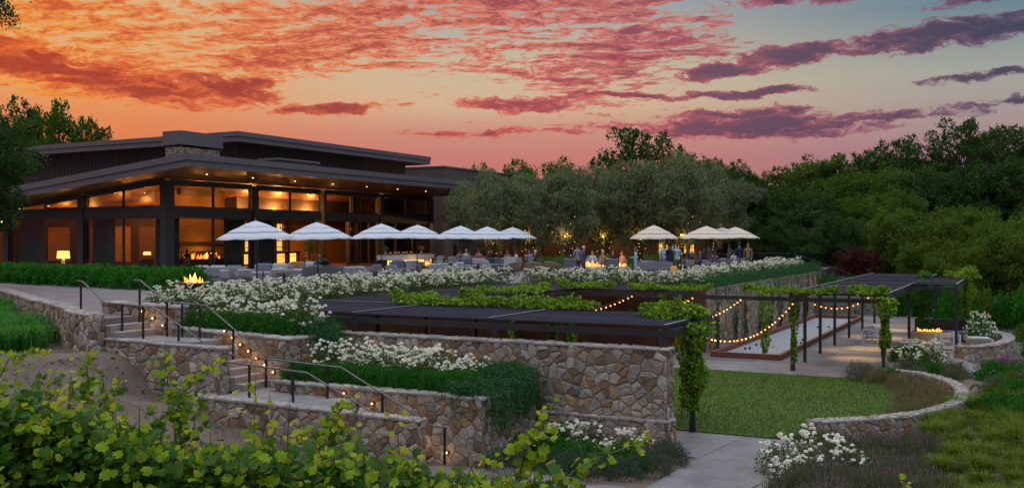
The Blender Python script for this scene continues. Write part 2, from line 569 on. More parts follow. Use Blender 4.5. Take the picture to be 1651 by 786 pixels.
pmat('fairy', (1, 0.8, 0.5), 0.3, 0, 1, emit=(1.0, 0.55, 0.18), estr=4.0)
pmat('shade_lamp', (0.9, 0.8, 0.5), 0.6, 0.05, 1, emit=(1.0, 0.70, 0.18), estr=1.9)
pmat('flame', (1, 0.5, 0.1), 0.5, 0.2, 3, emit=(1.0, 0.26, 0.02), estr=1.5)
pmat('flame_core', (1, 0.7, 0.3), 0.5, 0.2, 3, emit=(1.0, 0.48, 0.08), estr=2.0)
pmat('down_lamp', (1, 0.9, 0.7), 0.5, 0, 1, emit=(1.0, 0.75, 0.42), estr=4.0)


def glass_mat():
    m = bpy.data.materials.new('window_glass')
    m.use_nodes = True
    T = NT(m.node_tree)
    T.n.remove(T.n['Principled BSDF'])
    tr = T.n.new('ShaderNodeBsdfTransparent')
    tr.inputs[0].default_value = (0.84, 0.82, 0.80, 1)
    gl = T.n.new('ShaderNodeBsdfGlossy')
    gl.inputs['Roughness'].default_value = 0.02
    gl.inputs['Color'].default_value = (0.9, 0.9, 0.95, 1)
    fr = T.n.new('ShaderNodeLayerWeight')
    fr.inputs[0].default_value = 0.5
    mx = T.n.new('ShaderNodeMixShader')
    T.put(mx.inputs[0], T.m('MULTIPLY_ADD', T.m('POWER', fr.outputs[1], 5.0), 0.6, 0.022))
    T.l.new(tr.outputs[0], mx.inputs[1])
    T.l.new(gl.outputs[0], mx.inputs[2])
    T.l.new(mx.outputs[0], T.n['Material Output'].inputs[0])
    M['glass'] = m


glass_mat()


def leafmat(name, col, var=0.3, scale=0.5, hue=0.05, transl=0.25, rough=0.65, spec=0.15):
    return pmat(name, col, rough, var, scale, rnd='island', hue=hue, transl=transl, spec=spec)


leafmat('leaf_oak', (0.070, 0.130, 0.016), hue=.07, transl=.3)
leafmat('leaf_oak_dark', (0.044, 0.092, 0.022), hue=.06, transl=.3)
leafmat('leaf_olive', (0.165, 0.205, 0.100), hue=0.03, transl=0.15)
leafmat('leaf_bright', (0.085, 0.140, 0.016), transl=.3)
leafmat('leaf_maple', (0.085, 0.016, 0.016))
leafmat('leaf_creeper', (0.22, 0.34, 0.025), scale=1.5)
leafmat('leaf_creeper_dark', (0.085, 0.175, 0.030), scale=1.5)
leafmat('leaf_hedge', (0.035, 0.175, 0.020), scale=1.5, rough=0.4)
leafmat('leaf_box', (0.036, 0.150, 0.020), scale=2.5)
leafmat('leaf_rose', (0.075, 0.125, 0.034), scale=2.5)
leafmat('leaf_rosemary', (0.034, 0.125, 0.036), scale=2.0, transl=0.1)
leafmat('leaf_grass', (0.060, 0.215, 0.030), scale=1.5)
leafmat('leaf_sedge', (0.125, 0.175, 0.014), scale=1.5)
leafmat('leaf_grey', (0.080, 0.115, 0.070), scale=2.5, transl=0.1)
leafmat('leaf_lavender', (0.135, 0.145, 0.080), scale=2.5, transl=0.1)
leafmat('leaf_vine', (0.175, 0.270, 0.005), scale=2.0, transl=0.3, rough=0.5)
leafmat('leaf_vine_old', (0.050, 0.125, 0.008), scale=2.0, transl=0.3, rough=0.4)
leafmat('leaf_vine_young', (0.34, 0.37, 0.015), scale=2.0, transl=0.4, rough=0.4)
leafmat('leaf_agave', (0.12, 0.17, 0.12), scale=3.0, transl=0.05)
leafmat('petal_white', (0.84, 0.82, 0.78), var=0.06, scale=3, hue=0.01, transl=0.2)
leafmat('petal_purple', (0.30, 0.08, 0.30), var=0.2, scale=3, hue=0.06, transl=0.15)
leafmat('straw', (0.19, 0.165, 0.075), scale=2.5, transl=0.1)


# ------------------------------------------------------------------ foliage helpers
def unit(n, r=rng):
    v = r.normal(size=(n, 3))
    return v / np.linalg.norm(v, axis=1)[:, None]


def leaf_quads(P, L, W, up=0.3, D=None, r=rng, fold=0.0):
    """diamond leaves at P (n,3), length L, width W, mean direction D or random, lifted by up"""
    n = len(P)
    L = np.broadcast_to(L, (n,))[:, None]
    W = np.broadcast_to(W, (n,))[:, None]
    a = unit(n, r)
    if D is not None:
        a = a * 0.6 + D
    a[:, 2] += up
    a /= np.linalg.norm(a, axis=1)[:, None] + 1e-9
    t = unit(n, r)
    s = np.cross(a, t)
    s /= np.linalg.norm(s, axis=1)[:, None] + 1e-9
    nn = np.cross(a, s)
    V = np.empty((n, 4, 3), np.float32)
    V[:, 0] = P - a * L * 0.5
    V[:, 1] = P + s * W * 0.5 + nn * fold * L
    V[:, 2] = P + a * L * 0.5
    V[:, 3] = P - s * W * 0.5 + nn * fold * L
    F = np.arange(n * 4, dtype=np.int32).reshape(n, 4)
    return V.reshape(-1, 3), F


def blades(P, H, W, lean=0.5, r=rng, D=None, droop=0.5):
    """grass blades: two-segment bent strips rooted at P"""
    n = len(P)
    H = np.broadcast_to(H, (n,))[:, None]
    W = np.broadcast_to(W, (n,))[:, None]
    th = r.uniform(0, 2 * np.pi, n)
    d = np.stack([np.cos(th), np.sin(th), np.zeros(n)], 1)
    if D is not None:
        d = d * 0.5 + D
    k = r.uniform(0.3, 1.0, n)[:, None] * lean
    s = np.stack([-d[:, 1], d[:, 0], np.zeros(n)], 1)
    s /= np.linalg.norm(s, axis=1)[:, None] + 1e-9
    mid = P + d * H * k * 0.35 + np.array([0, 0, 1]) * H * 0.6
    tip = P + d * H * k + np.array([0, 0, 1]) * H * (1.0 - droop * k)
    V = np.empty((n, 6, 3), np.float32)
    V[:, 0] = P - s * W / 2
    V[:, 1] = P + s * W / 2
    V[:, 2] = mid + s * W * 0.4
    V[:, 3] = mid - s * W * 0.4
    V[:, 4] = tip + s * W * 0.06
    V[:, 5] = tip - s * W * 0.06
    b = (np.arange(n) * 6)[:, None]
    F = np.concatenate([b + np.array([[0, 1, 2, 3]]), b + np.array([[3, 2, 4, 5]])])
    return V.reshape(-1, 3), F.astype(np.int32)


def merge(parts):
    V, F, o = [], [], 0
    for v, f in parts:
        V.append(v)
        F.append(f + o)
        o += len(v)
    return np.concatenate(V), np.concatenate(F)


# ------------------------------------------------------------------ terrain
CTRL = np.array([
    (0, 0, -.4), (-4.3, 8.5, -1.75), (-1, 9.5, -1.9), (4, 8, -1.9), (-12, 5.3, -.8), (-7.3, 14.3, -2.1), (-20, 10, -.75), (-28, 14, -.7), (-21.6, 18.4, -.85),
    (-18.8, 18.4, -1.85), (-16, 17.8, -2.2), (-14, 17.2, -2.6), (-11.5, 17.5, -3.0), (-9.5, 19, -2.95), (-6.5, 18, -2.95), (-4.5, 19.5, -2.98), (-8, 22.5, -2.9),
    (-3, 22, -2.95), (1, 22, -3.0), (5, 26, -3.1), (-.5, 28, -2.85), (0, 32, -2.8), (0, 36, -2.78), (0, 40, -2.8), (3, 45, -2.85), (8, 40, -3.0), (-5, 30, -2.9),
    (-15, 30, -2.9), (-10, 45, -2.9), (-10, 60, -2.9), (-4, 60, -2.9), (-2, 68, -2.6), (10, 60, -2.6), (20, 30, -3), (20, 60, -1.5), (30, 95, 3), (8, 105, 2),
    (-10, 115, 1), (-30, 125, 1), (50, 60, 4), (-34, 23.5, -.55), (-44, 27, -.6), (-28, 19.5, -.7), (-60, 30, -.5), (-80, 60, -.5), (-60, 95, -.5),
    (-25, 98, -.6), (-40, 95, -.6), (-30, 60, -1), (-12, 80, -.6), (-18, 28, -3.0), (-19, 32, -3.0), (-18.5, 36, -3.0), (-19.5, 40, -3.0), (-14, 36, -3.0), (-19, 24.5, -3.0), (-14, 25, -3.0), (-10, 25, -2.95), (-22, 50, -1.5), (-26, 24, -.9), (-35, 35, -.8), (12, 16, -2.6), (-16, 6, -.75), (40, 10, -2.5),
    (-23.5, 16, -.75), (-14, 13, -1.6), (-18, 14.5, -1.25), (-4, 66, -2.7), (-8, 72, -1.6)], dtype=float)


def ground_z(x, y):
    x = np.atleast_1d(np.asarray(x, float))
    y = np.atleast_1d(np.asarray(y, float))
    d2 = (x[:, None] - CTRL[None, :, 0]) ** 2 + (y[:, None] - CTRL[None, :, 1]) ** 2 + 0.4
    w = d2 ** -1.9
    return (w * CTRL[None, :, 2]).sum(1) / w.sum(1)


def gz(x, y):
    return float(ground_z([x], [y])[0])


def spaced(lo, hi, a, b, step, grow=1.18):
    """fine between a and b, coarser outwards to lo and hi"""
    v = list(np.arange(a, b + 1e-6, step))
    s, p = step, v[-1]
    while p < hi:
        s *= grow
        p += s
        v.append(p)
    s, p = step, v[0]
    while p > lo:
        s *= grow
        p -= s
        v.insert(0, p)
    return np.array(v)


gx = spaced(-1800, 1800, -48, 24, 0.6)
gy = spaced(-600, 2600, -4, 74, 0.6)
GX, GY = np.meshgrid(gx, gy)
gzv = ground_z(GX.ravel(), GY.ravel())
_n = np.random.default_rng(3).normal(size=len(gzv)) * 0.035
gzv += np.where((np.abs(GX.ravel()) < 60) & (np.abs(GY.ravel()) < 80), _n, 0) + 0.05 * np.sin(GX.ravel() * 1.3 + 1.7 * np.sin(GY.ravel() * .9)) * np.cos(GY.ravel() * 1.1 + GX.ravel() * .4)
nx, ny = len(gx), len(gy)
idx = np.arange(nx * ny).reshape(ny, nx)
TF = np.stack([idx[:-1, :-1].ravel(), idx[:-1, 1:].ravel(), idx[1:, 1:].ravel(), idx[1:, :-1].ravel()], 1)
terrain = link('terrain', np_mesh('terrain', np.stack([GX.ravel(), GY.ravel(), gzv], 1), TF, smooth=True), M['dirt'])
tag(terrain, kind='structure')

# ------------------------------------------------------------------ terrace: upper level, z = 0
UPWALL = [(-21.8, 18.72), (-23.3, 19.35), (-24.8, 20.35), (-26.6, 21.35), (-29.3, 22.7), (-34.0, 25.3), (-40.0, 28.3), (-47.0, 31.3), (-62.0, 36.5)]
poly = [(-21.9, 20.3), (-21.9, 18.97), (-23.3, 19.45)] + UPWALL[2:] + [(-75, 40), (-75, 110), (-12.35, 110), (-12.35, 41.5), (-20.75, 41.5), (-20.75, 22.6), (-21.2, 20.6)]
tag(MB().prism(poly[::-1], -3.4, 0.0).build('terrace_paving', M['path_concrete']), kind='structure')

# lower court: slabs with open joints on a dark bed
court = empty('court_paving', (-10, 40, -2.66))
tag(court, kind='structure')
MB().box(-21.6, -2.2, 35.9, 70.0, -2.9, -2.665).build('bedding', M['mulch'], court).matrix_parent_inverse = Matrix.Translation((10, -40, 2.66))


def wl(name, me, mats, parent, kind=None):
    """link a mesh built in world coordinates under a parent that stands elsewhere"""
    o = link(name, me, mats, parent)
    o.matrix_parent_inverse = Matrix.Translation(-Vector(parent.location))
    if kind:
        o['kind'] = kind
    return o


sx_ = np.arange(-21.5, -2.3, 2.4)
for x0 in sx_:
    for y0 in np.arange(36.0, 69, 3.0):
        x1, y1 = min(x0 + 2.388, -2.25), y0 + 2.988
        wl('slab', MB().box(x0, x1, y0, y1, -2.70, -2.65 + random.uniform(-.002, .002)).mesh('slab'), M['concrete'], court)

for x0 in np.arange(-20.6, -17.1, 1.8):
    for y0 in np.arange(24.2, 35.9, 2.95):
        wl('slab', MB().box(x0, x0 + 1.788, y0, y0 + 2.938, -2.80, -2.65).mesh('slab'), M['concrete'], court)
for x0 in np.arange(-20.6, -9.0, 2.4):
    wl('slab', MB().box(x0, x0 + 2.388, 22.65, 24.18, -2.80, -2.65).mesh('slab'), M['concrete'], court)

# lower path: sloping slabs from the lawn down towards the vineyard
pth = empty('garden_path', (-6, 22, -2.7))
tag(pth, kind='structure')


def quad_slab(pts, th=0.12):
    b = MB()
    n = len(pts)
    vs = [Vector(p) for p in pts] + [Vector(p) - Vector((0, 0, th)) for p in pts]
    b.add(vs, [tuple(range(n)), tuple(range(2 * n - 1, n - 1, -1))] + [((i + 1) % n, i, n + i, n + (i + 1) % n) for i in range(n)])
    return b


for pts in ([(-8.6, 22.75, -2.80), (-6.62, 22.2, -2.80), (-6.1, 24.4, -2.66), (-8.6, 24.4, -2.66)],
            [(-6.60, 22.2, -2.80), (-4.5, 22.5, -2.80), (-4.3, 24.4, -2.66), (-6.08, 24.4, -2.66)],
            [(-6.85, 19.2, -2.88), (-4.7, 19.6, -2.88), (-4.51, 22.48, -2.80), (-6.61, 22.18, -2.80)],
            [(-7.6, 17.0, -2.93), (-4.9, 17.0, -2.93), (-4.71, 19.58, -2.885), (-6.86, 19.18, -2.885)],
            [(-11.9, 18.5, -2.90), (-11.9, 17.4, -2.92), (-7.62, 17.0, -2.93), (-6.87, 19.16, -2.89), (-9.0, 19.7, -2.90), (-11.9, 19.95, -2.90)]):
    wl('slab', quad_slab(pts).mesh('slab'), M['path_concrete'], pth)

# lawn: a base with real blades near the camera
lawn_poly = [(-17.0, 24.45), (-5.6, 24.45), (-4.4, 25.8), (-3.2, 27.6), (-2.3, 30.0), (-2.0, 32.4), (-2.6, 35.0), (-3.4, 36.0), (-17.0, 36.0)]
lawn = MB().prism(lawn_poly, -2.70, -2.635).build('lawn', M['grass_base'])
tag(lawn, kind='structure')


def in_poly(P, poly):
    x, y = P[:, 0], P[:, 1]
    c = np.zeros(len(P), bool)
    j = len(poly) - 1
    for i in range(len(poly)):
        xi, yi = poly[i]
        xj, yj = poly[j]
        k = ((yi > y) != (yj > y)) & (x < (xj - xi) * (y - yi) / (yj - yi + 1e-12) + xi)
        c ^= k
        j = i
    return c


p = np.stack([rng.uniform(-12, -2, 70000), rng.uniform(24.45, 36, 70000)], 1)
p = p[in_poly(p, lawn_poly)]
P3 = np.column_stack([p, np.full(len(p), -2.637)])
v, f = blades(P3, rng.uniform(.03, .06, len(p)), .012, 0.7)
lb = link('lawn_grass', np_mesh('lawn_grass', v, f), M['turf'])
tag(lb, 'short green mown grass covering the lawn beside the court', 'grass', kind='stuff')


# ------------------------------------------------------------------ stone masonry
def clip_poly(poly, px, py, nx_, ny_):
    out = []
    n = len(poly)
    for i in range(n):
        a, b = poly[i], poly[(i + 1) % n]
        da = (a[0] - px) * nx_ + (a[1] - py) * ny_
        db = (b[0] - px) * nx_ + (b[1] - py) * ny_
        if da <= 0:
            out.append(a)
        if (da < 0 < db) or (db < 0 < da):
            t = da / (da - db)
            out.append((a[0] + (b[0] - a[0]) * t, a[1] + (b[1] - a[1]) * t))
    return out


def cells(poly, sp, gap, ax=1.2, jit=0.50, rs=None):
    """irregular stone outlines that tile a convex polygon"""
    rs = rs or random
    sp = sp * 0.62
    xs = [q[0] for q in poly]
    ys = [q[1] for q in poly]
    dx, dy = sp * ax, sp / ax
    seeds = []
    row = 0
    y = min(ys) - dy
    while y < max(ys) + dy:
        x = min(xs) - dx + (dx / 2 if row % 2 else 0)
        while x < max(xs) + dx:
            if rs.random() > 0.17:
                seeds.append((x + rs.uniform(-jit, jit) * dx, y + rs.uniform(-jit, jit) * dy))
            x += dx
        y += dy
        row += 1
    S = np.array(seeds)
    out = []
    for i, (a, b) in enumerate(seeds):
        if a < min(xs) - sp or a > max(xs) + sp or b < min(ys) - sp or b > max(ys) + sp:
            continue
        c = list(poly)
        d = np.hypot(S[:, 0] - a, S[:, 1] - b)
        for j in np.argsort(d)[1:16]:
            if d[j] > 4 * sp or d[j] < 1e-6:
                continue
            nx_, ny_ = (S[j, 0] - a) / d[j], (S[j, 1] - b) / d[j]
            mx, my = a + nx_ * (d[j] / 2 - gap / 2), b + ny_ * (d[j] / 2 - gap / 2)
            c = clip_poly(c, mx, my, nx_, ny_)
            if len(c) < 3:
                break
        if len(c) < 3:
            continue
        ar = 0.5 * abs(sum(c[k][0] * c[(k + 1) % len(c)][1] - c[(k + 1) % len(c)][0] * c[k][1] for k in range(len(c))))
        if ar < sp * sp * 0.06:
            continue
        # drop needle edges
        q = [c[k] for k in range(len(c)) if math.hypot(c[k][0] - c[k - 1][0], c[k][1] - c[k - 1][1]) > 0.02]
        if len(q) >= 3:
            # chipped, uneven edges: a midpoint on each longer edge, pulled in a little
            gx_, gy_ = sum(t[0] for t in q) / len(q), sum(t[1] for t in q) / len(q)
            e = []
            for k in range(len(q)):
                a_, b_ = q[k], q[(k + 1) % len(q)]
                e.append((a_[0] + (gx_ - a_[0]) * rs.uniform(0, .09), a_[1] + (gy_ - a_[1]) * rs.uniform(0, .09)))
                if math.hypot(a_[0] - b_[0], a_[1] - b_[1]) > sp * .45:
                    f_ = rs.uniform(-.03, .10)
                    t_ = rs.uniform(.35, .65)
                    m_ = (a_[0] + (b_[0] - a_[0]) * t_, a_[1] + (b_[1] - a_[1]) * t_)
                    e.append((m_[0] + (gx_ - m_[0]) * f_, m_[1] + (gy_ - m_[1]) * f_))
            out.append(e)
    return out


def stone_geo(c, fn, depth, rs=random, flat=False):
    n = len(c)
    cx = sum(q[0] for q in c) / n
    cy = sum(q[1] for q in c) / n
    dd = depth * rs.uniform(0.55, 1.15)
    tilt = (rs.uniform(-.10, .10), rs.uniform(-.10, .10)) if not flat else (0, 0)
    ins = rs.uniform(0.16, 0.30)
    vs = []
    for q in c:
        vs.append(fn(q[0], q[1], -0.03))
    for q in c:
        vs.append(fn(q[0], q[1], dd * rs.uniform(.25, .5)))
    for q in c:
        a, b = cx + (q[0] - cx) * (1 - ins), cy + (q[1] - cy) * (1 - ins)
        vs.append(fn(a, b, dd + (a - cx) * tilt[0] + (b - cy) * tilt[1] + rs.uniform(-.010, .010)))
    vs.append(fn(cx, cy, dd + rs.uniform(0, .018)))
    fs = []
    for i in range(n):
        j = (i + 1) % n
        fs.append((i, j, n + j, n + i))
        fs.append((n + i, n + j, 2 * n + j, 2 * n + i))
        fs.append((2 * n + i, 2 * n + j, 3 * n))
    return vs, fs


def stones(parent, poly, fn, sp, gap=0.009, depth=0.030, mat='stone', ax=1.2, joined=False, flat=False, name='stone', flip=False):
    big = MB()
    for c in cells(poly, sp, gap, ax):
        vs, fs = stone_geo(c, fn, depth, flat=flat)
        if flip:
            fs = [tuple(reversed(f)) for f in fs]
        if joined:
            big.add(vs, fs)
        else:
            wl(name, MB().add(vs, fs).mesh(name), M[mat], parent)
    if joined:
        wl('stonework', big.mesh('stonework'), M[mat], parent, 'stuff')


def face_fn(A, D, N):
    A, D, N = Vector(A), Vector(D), Vector(N)
    return lambda s, t, d: A + D * s + Vector((0, 0, t)) + N * d


def straight_wall(name, label, x0, x1, y0, y1, zb, zt, faces='fre', sp=0.34, sl=0.0, joined=False, capsp=0.45, mat='stone', dz=0.0):
    """box wall; zt top at x0, slopes by sl per metre of x. faces: f = front (-y), k = back (+y), r = right (+x), l = left (-x)"""
    e = empty(name, ((x0 + x1) / 2, (y0 + y1) / 2, zb), 0, label, 'wall')
    top = lambda x: zt + (x - x0) * sl
    b = MB()
    vs = [(x0, y0, zb), (x1, y0, zb), (x1, y1, zb), (x0, y1, zb), (x0, y0, top(x0)), (x1, y0, top(x1)), (x1, y1, top(x1)), (x0, y1, top(x0))]
    b.add(vs, [(0, 3, 2, 1), (4, 5, 6, 7), (0, 1, 5, 4), (1, 2, 6, 5), (2, 3, 7, 6), (3, 0, 4, 7)])
    wl('core', b.mesh('core'), M['mortar'], e)
    L, W = x1 - x0, y1 - y0
    if 'f' in faces:
        stones(e, [(0, zb), (L, zb), (L, top(x1)), (0, top(x0))], face_fn((x0, y0, 0), (1, 0, 0), (0, -1, 0)), sp, joined=joined, mat=mat)
    if 'k' in faces:
        stones(e, [(0, zb), (L, zb), (L, top(x0)), (0, top(x1))], face_fn((x1, y1, 0), (-1, 0, 0), (0, 1, 0)), sp, joined=joined, mat=mat)
    if 'r' in faces:
        stones(e, [(0, zb), (W, zb), (W, top(x1)), (0, top(x1))], face_fn((x1, y0, 0), (0, 1, 0), (1, 0, 0)), sp, joined=joined, mat=mat)
    if 'l' in faces:
        stones(e, [(0, zb), (W, zb), (W, top(x0)), (0, top(x0))], face_fn((x0, y1, 0), (0, -1, 0), (-1, 0, 0)), sp, joined=joined, mat=mat)
    if 't' in faces:
        fn = lambda s, t, d: Vector((x0 + s, y0 + t, top(x0 + s) + d))
        o = 0.05
        stones(e, [(-.03, -o), (L + .05, -o), (L + .05, W + .02), (-.03, W + .02)], fn, capsp, depth=0.035, mat='cap_stone', ax=1.3, flat=True, name='cap_stone', joined=False)
    return e


def curve_pts(pts, n=12):
    """Catmull-Rom through 2-D points, evenly resampled"""
    P = [Vector((p[0], p[1])) for p in pts]
    P = [P[0] * 2 - P[1]] + P + [P[-1] * 2 - P[-2]]
    out = []
    for i in range(1, len(P) - 2):
        for k in range(n):
            t = k / n
            a, b, c, d = P[i - 1], P[i], P[i + 1], P[i + 2]
            out.append(0.5 * ((2 * b) + (c - a) * t + (2 * a - 5 * b + 4 * c - d) * t * t + (3 * b - a - 3 * c + d) * t ** 3))
    out.append(P[-2])
    return out


def curved_wall(name, label, pts, th, zb, zt, sp=0.36, faces='ft', ends='b', capsp=0.42, zfun=None, joined_face=False):
    """wall along a curve; its face is on the right-hand side of the direction of travel"""
    C = curve_pts(pts)
    S = [0.0]
    for i in range(1, len(C)):
        S.append(S[-1] + (C[i] - C[i - 1]).length)
    L = S[-1]
    zt_ = zfun or (lambda s: zt)

    def at(s):
        s = min(max(s, 0), L)
        i = min(max(np.searchsorted(S, s) - 1, 0), len(C) - 2)
        t = (s - S[i]) / max(S[i + 1] - S[i], 1e-9)
        p = C[i].lerp(C[i + 1], t)
        d0 = (C[min(i + 1, len(C) - 1)] - C[max(i - 1, 0)])
        d1 = (C[min(i + 2, len(C) - 1)] - C[i])
        d = d0.lerp(d1, t).normalized()
        return p, d
    mid, _ = at(L / 2)
    e = empty(name, (mid.x, mid.y, zb), 0, label, 'wall')
    n = max(int(L / 0.25), 4)
    b = MB()
    vs, fs = [], []
    for i in range(n + 1):
        s = L * i / n
        p, d = at(s)
        nr = Vector((d.y, -d.x))
        a, c = p + nr * th / 2, p - nr * th / 2
        z = zt_(s)
        vs += [(a.x, a.y, zb), (a.x, a.y, z), (c.x, c.y, z), (c.x, c.y, zb)]
    for i in range(n):
        o = i * 4
        fs += [(o, o + 4, o + 5, o + 1), (o + 1, o + 5, o + 6, o + 2), (o + 2, o + 6, o + 7, o + 3)]
    fs += [(0, 1, 2, 3), (n * 4 + 3, n * 4 + 2, n * 4 + 1, n * 4)]
    b.add(vs, fs)
    wl('core', b.mesh('core'), M['mortar'], e)

    def ffn(side):
        def fn(s, t, d):
            p, dr = at(s)
            nr = Vector((dr.y, -dr.x)) * side
            q = p + nr * (th / 2 + d)
            h = t * (zt_(s) - zb) + zb
            return Vector((q.x, q.y, h))
        return fn
    H = zt - zb
    # stones are cut in metres, then mapped on to the height of the wall there
    for key, side in (('f', 1), ('k', -1)):
        if key in faces:
            f0 = ffn(side)
            stones(e, [(0, 0), (L, 0), (L, H), (0, H)], (lambda s, t, d: f0(s, t / H, d)), sp, flip=(side < 0), joined=joined_face, mat='stone_far' if joined_face else 'stone')
    if 't' in faces:
        def tf(s, t, d):
            p, dr = at(s)
            nr = Vector((dr.y, -dr.x))
            q = p - nr * t
            return Vector((q.x, q.y, zt_(s) + d))
        w = th / 2 + 0.04
        stones(e, [(0, -w), (L, -w), (L, w), (0, w)], tf, capsp, depth=0.04, mat='cap_stone', ax=1.25, flat=True, name='cap_stone')
    for end, s in (('a', 0.0), ('b', L)):
        if end in ends:
            p, dr = at(s)
            sg = 1 if end == 'b' else -1
            nr = Vector((dr.y, -dr.x)) * sg
            A = p + nr * th / 2
            f0 = face_fn((A.x, A.y, 0), (-nr.x, -nr.y, 0), (dr.x * sg, dr.y * sg, 0))
            stones(e, [(0, zb), (th, zb), (th, zt_(s)), (0, zt_(s))], f0, sp)
    return e


# tall wall that carries the front of the pergola
straight_wall('tall_stone_wall', 'tall rubble stone wall carrying the front edge of the dark pergola', -16.58, -7.33, 22.2, 22.62, -2.1, -0.41, 'frt', 0.34)
straight_wall('wall_plinth', 'projecting stone base course along the foot of the tall wall', -10.66, -7.28, 22.1, 22.64, -3.0, -2.04, 'frt', 0.33)
# lower planter: front and right walls
straight_wall('planter_wall', 'stone planter wall with rosemary trailing over its right side', -16.55, -10.65, 19.45, 19.85, -3.05, -1.38, 'frt', 0.36)
straight_wall('planter_return_wall', 'stone side wall of the lower rose planter, half hidden by trailing rosemary', -11.05, -10.63, 19.87, 22.08, -3.05, -1.39, 'rt', 0.36)
# upper planter: front and right walls
straight_wall('stair_planter_wall', 'stone wall with small lamps beside the middle flight of steps', -20.6, -16.6, 20.2, 20.6, -2.0, -0.29, 'frt', 0.36, sl=-0.03)
straight_wall('planter_end_wall', 'short stone wall turning back from the corner below the upper roses', -17.0, -16.59, 20.62, 22.19, -2.0, -0.42, 'rt', 0.36)
# pillar wall at the top flight
straight_wall('pillar_wall', 'raised stone wall with small lamps beside the top flight of steps', -23.4, -20.62, 20.3, 20.75, -0.9, 0.32, 'frt', 0.34, sl=-0.02)
# outer low walls of the stair
straight_wall('low_wall', 'low sloping stone wall outside the middle landing beside bare soil', -21.55, -17.6, 18.8, 19.12, -2.9, -0.50, 'frt', 0.34, sl=-0.018)
straight_wall('low_wall', 'low stone wall in front of the lowest landing above the vines', -17.9, -11.3, 17.85, 18.15, -3.2, -1.58, 'frlt', 0.34, sl=-0.012)
# curved wall along the upper path
curved_wall('path_wall', 'curved low stone wall along the grassy bank below the upper path', UPWALL[::-1], 0.42, -1.2, 0.12, 0.36, 'ft', 'b')

# ------------------------------------------------------------------ steps and landings
def flight(name, label, x0, run, n, y0, y1, z0, rise):
    e = empty(name, (x0, (y0 + y1) / 2, z0 - n * rise), 0, label, 'stairs')
    for i in range(n):
        a = x0 + i * run
        z = z0 - (i + 1) * rise
        if i < n - 1:
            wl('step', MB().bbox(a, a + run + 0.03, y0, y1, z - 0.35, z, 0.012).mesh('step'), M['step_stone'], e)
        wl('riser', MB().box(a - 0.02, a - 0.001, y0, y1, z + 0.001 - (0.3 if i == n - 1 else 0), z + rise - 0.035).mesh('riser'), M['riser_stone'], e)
    return e


flight('upper_stairs', 'short flight of three pale steps at the top of the garden stair', -21.9, 0.32, 3, 18.96, 20.29, 0.0, 0.165)
tag(MB().box(-21.28, -18.8, 19.13, 20.19, -1.2, -0.497).build('upper_landing', M['path_concrete']), kind='structure')
flight('middle_stairs', 'middle flight of pale steps lit by small wall lamps', -18.8, 0.27, 7, 19.13, 20.19, -0.495, 0.16)
tag(MB().box(-17.2, -13.9, 18.16, 19.44, -2.6, -1.617).build('lower_landing', M['path_concrete']), kind='structure')
tag(MB().box(-17.2, -16.61, 19.441, 20.19, -2.6, -1.6175).build('landing_return', M['path_concrete']), kind='structure')
flight('lower_stairs', 'lowest flight of steps running down behind the low stone wall', -13.9, 0.30, 7, 18.16, 19.44, -1.615, 0.173)

# step lamps: small round lights set in the walls
def step_lamp(x, y, z, label, nrm=(0, -1, 0), group='small round lamps in the stair walls', en=0.5):
    e = empty('step_lamp', (x, y, z), 0, label, 'lamp', group)
    n = Vector(nrm)
    MB().tube([(0, 0, 0), n * 0.075], 0.04, 10).build('housing', M['bronze'], e)
    MB().ball(n * 0.08, 0.026, 8, 6).build('lens', M['step_lamp'], e)
    ld = bpy.data.lights.new('glow', 'POINT')
    ld.energy = en * .7
    ld.color = (1.0, 0.55, 0.22)
    ld.shadow_soft_size = 0.03
    l = bpy.data.objects.new('glow', ld)
    l.parent = e
    l.location = n * 0.17
    COL.objects.link(l)


ORD = ['topmost', 'second', 'third', 'fourth', 'fifth', 'sixth', 'lowest']
for k, (x, z) in enumerate([(-21.75, .13), (-21.35, -.05), (-20.98, -.23)]):
    step_lamp(x, 20.29, z, ['upper', 'middle', 'lower'][k] + ' of the three small round lamps beside the top steps', en=0.9)
for k in range(7):
    step_lamp(-18.68 + 0.27 * k, 20.19, -0.28 - 0.162 * k, ORD[k] + ' small round lamp down the wall beside the middle steps', en=0.8)
for k, (x, z) in enumerate([(-14.3, -1.5), (-13.5, -1.68), (-12.8, -2.05), (-12.1, -2.45), (-11.5, -2.62)]):
    step_lamp(x, 19.44, z, (ORD[:4] + ['lowest'])[k] + ' small round lamp on the planter wall beside the lowest steps', en=0.9)


# ------------------------------------------------------------------ handrails
def railing(label, pts, posts, zfoot):
    e = empty('stair_railing', (pts[0][0], pts[0][1], zfoot(pts[0][0])), 0, label, 'railing', None)
    wl('handrail', MB().tube(pts, 0.021, 8).mesh('handrail'), M['rail_top'], e)
    for (x, y, zt) in posts:
        zb = zfoot(x)
        wl('post', MB().beam((x, y, zb - 0.02), (x, y, zt), 0.045, 0.045).mesh('post'), M['dark_steel'], e)
    return e


def floor_z(x):
    if x < -21.9:
        return 0.0
    if x < -21.26:
        return 0.0 - 0.165 * (int((x + 21.9) / .32) + 1)
    if x < -18.8:
        return -0.497
    if x < -17.2:
        return -0.495 - 0.16 * min(int((x + 18.8) / .27) + 1, 6)
    if x < -13.9:
        return -1.617
    return -1.615 - 0.173 * min(int((x + 13.9) / .30) + 1, 7)


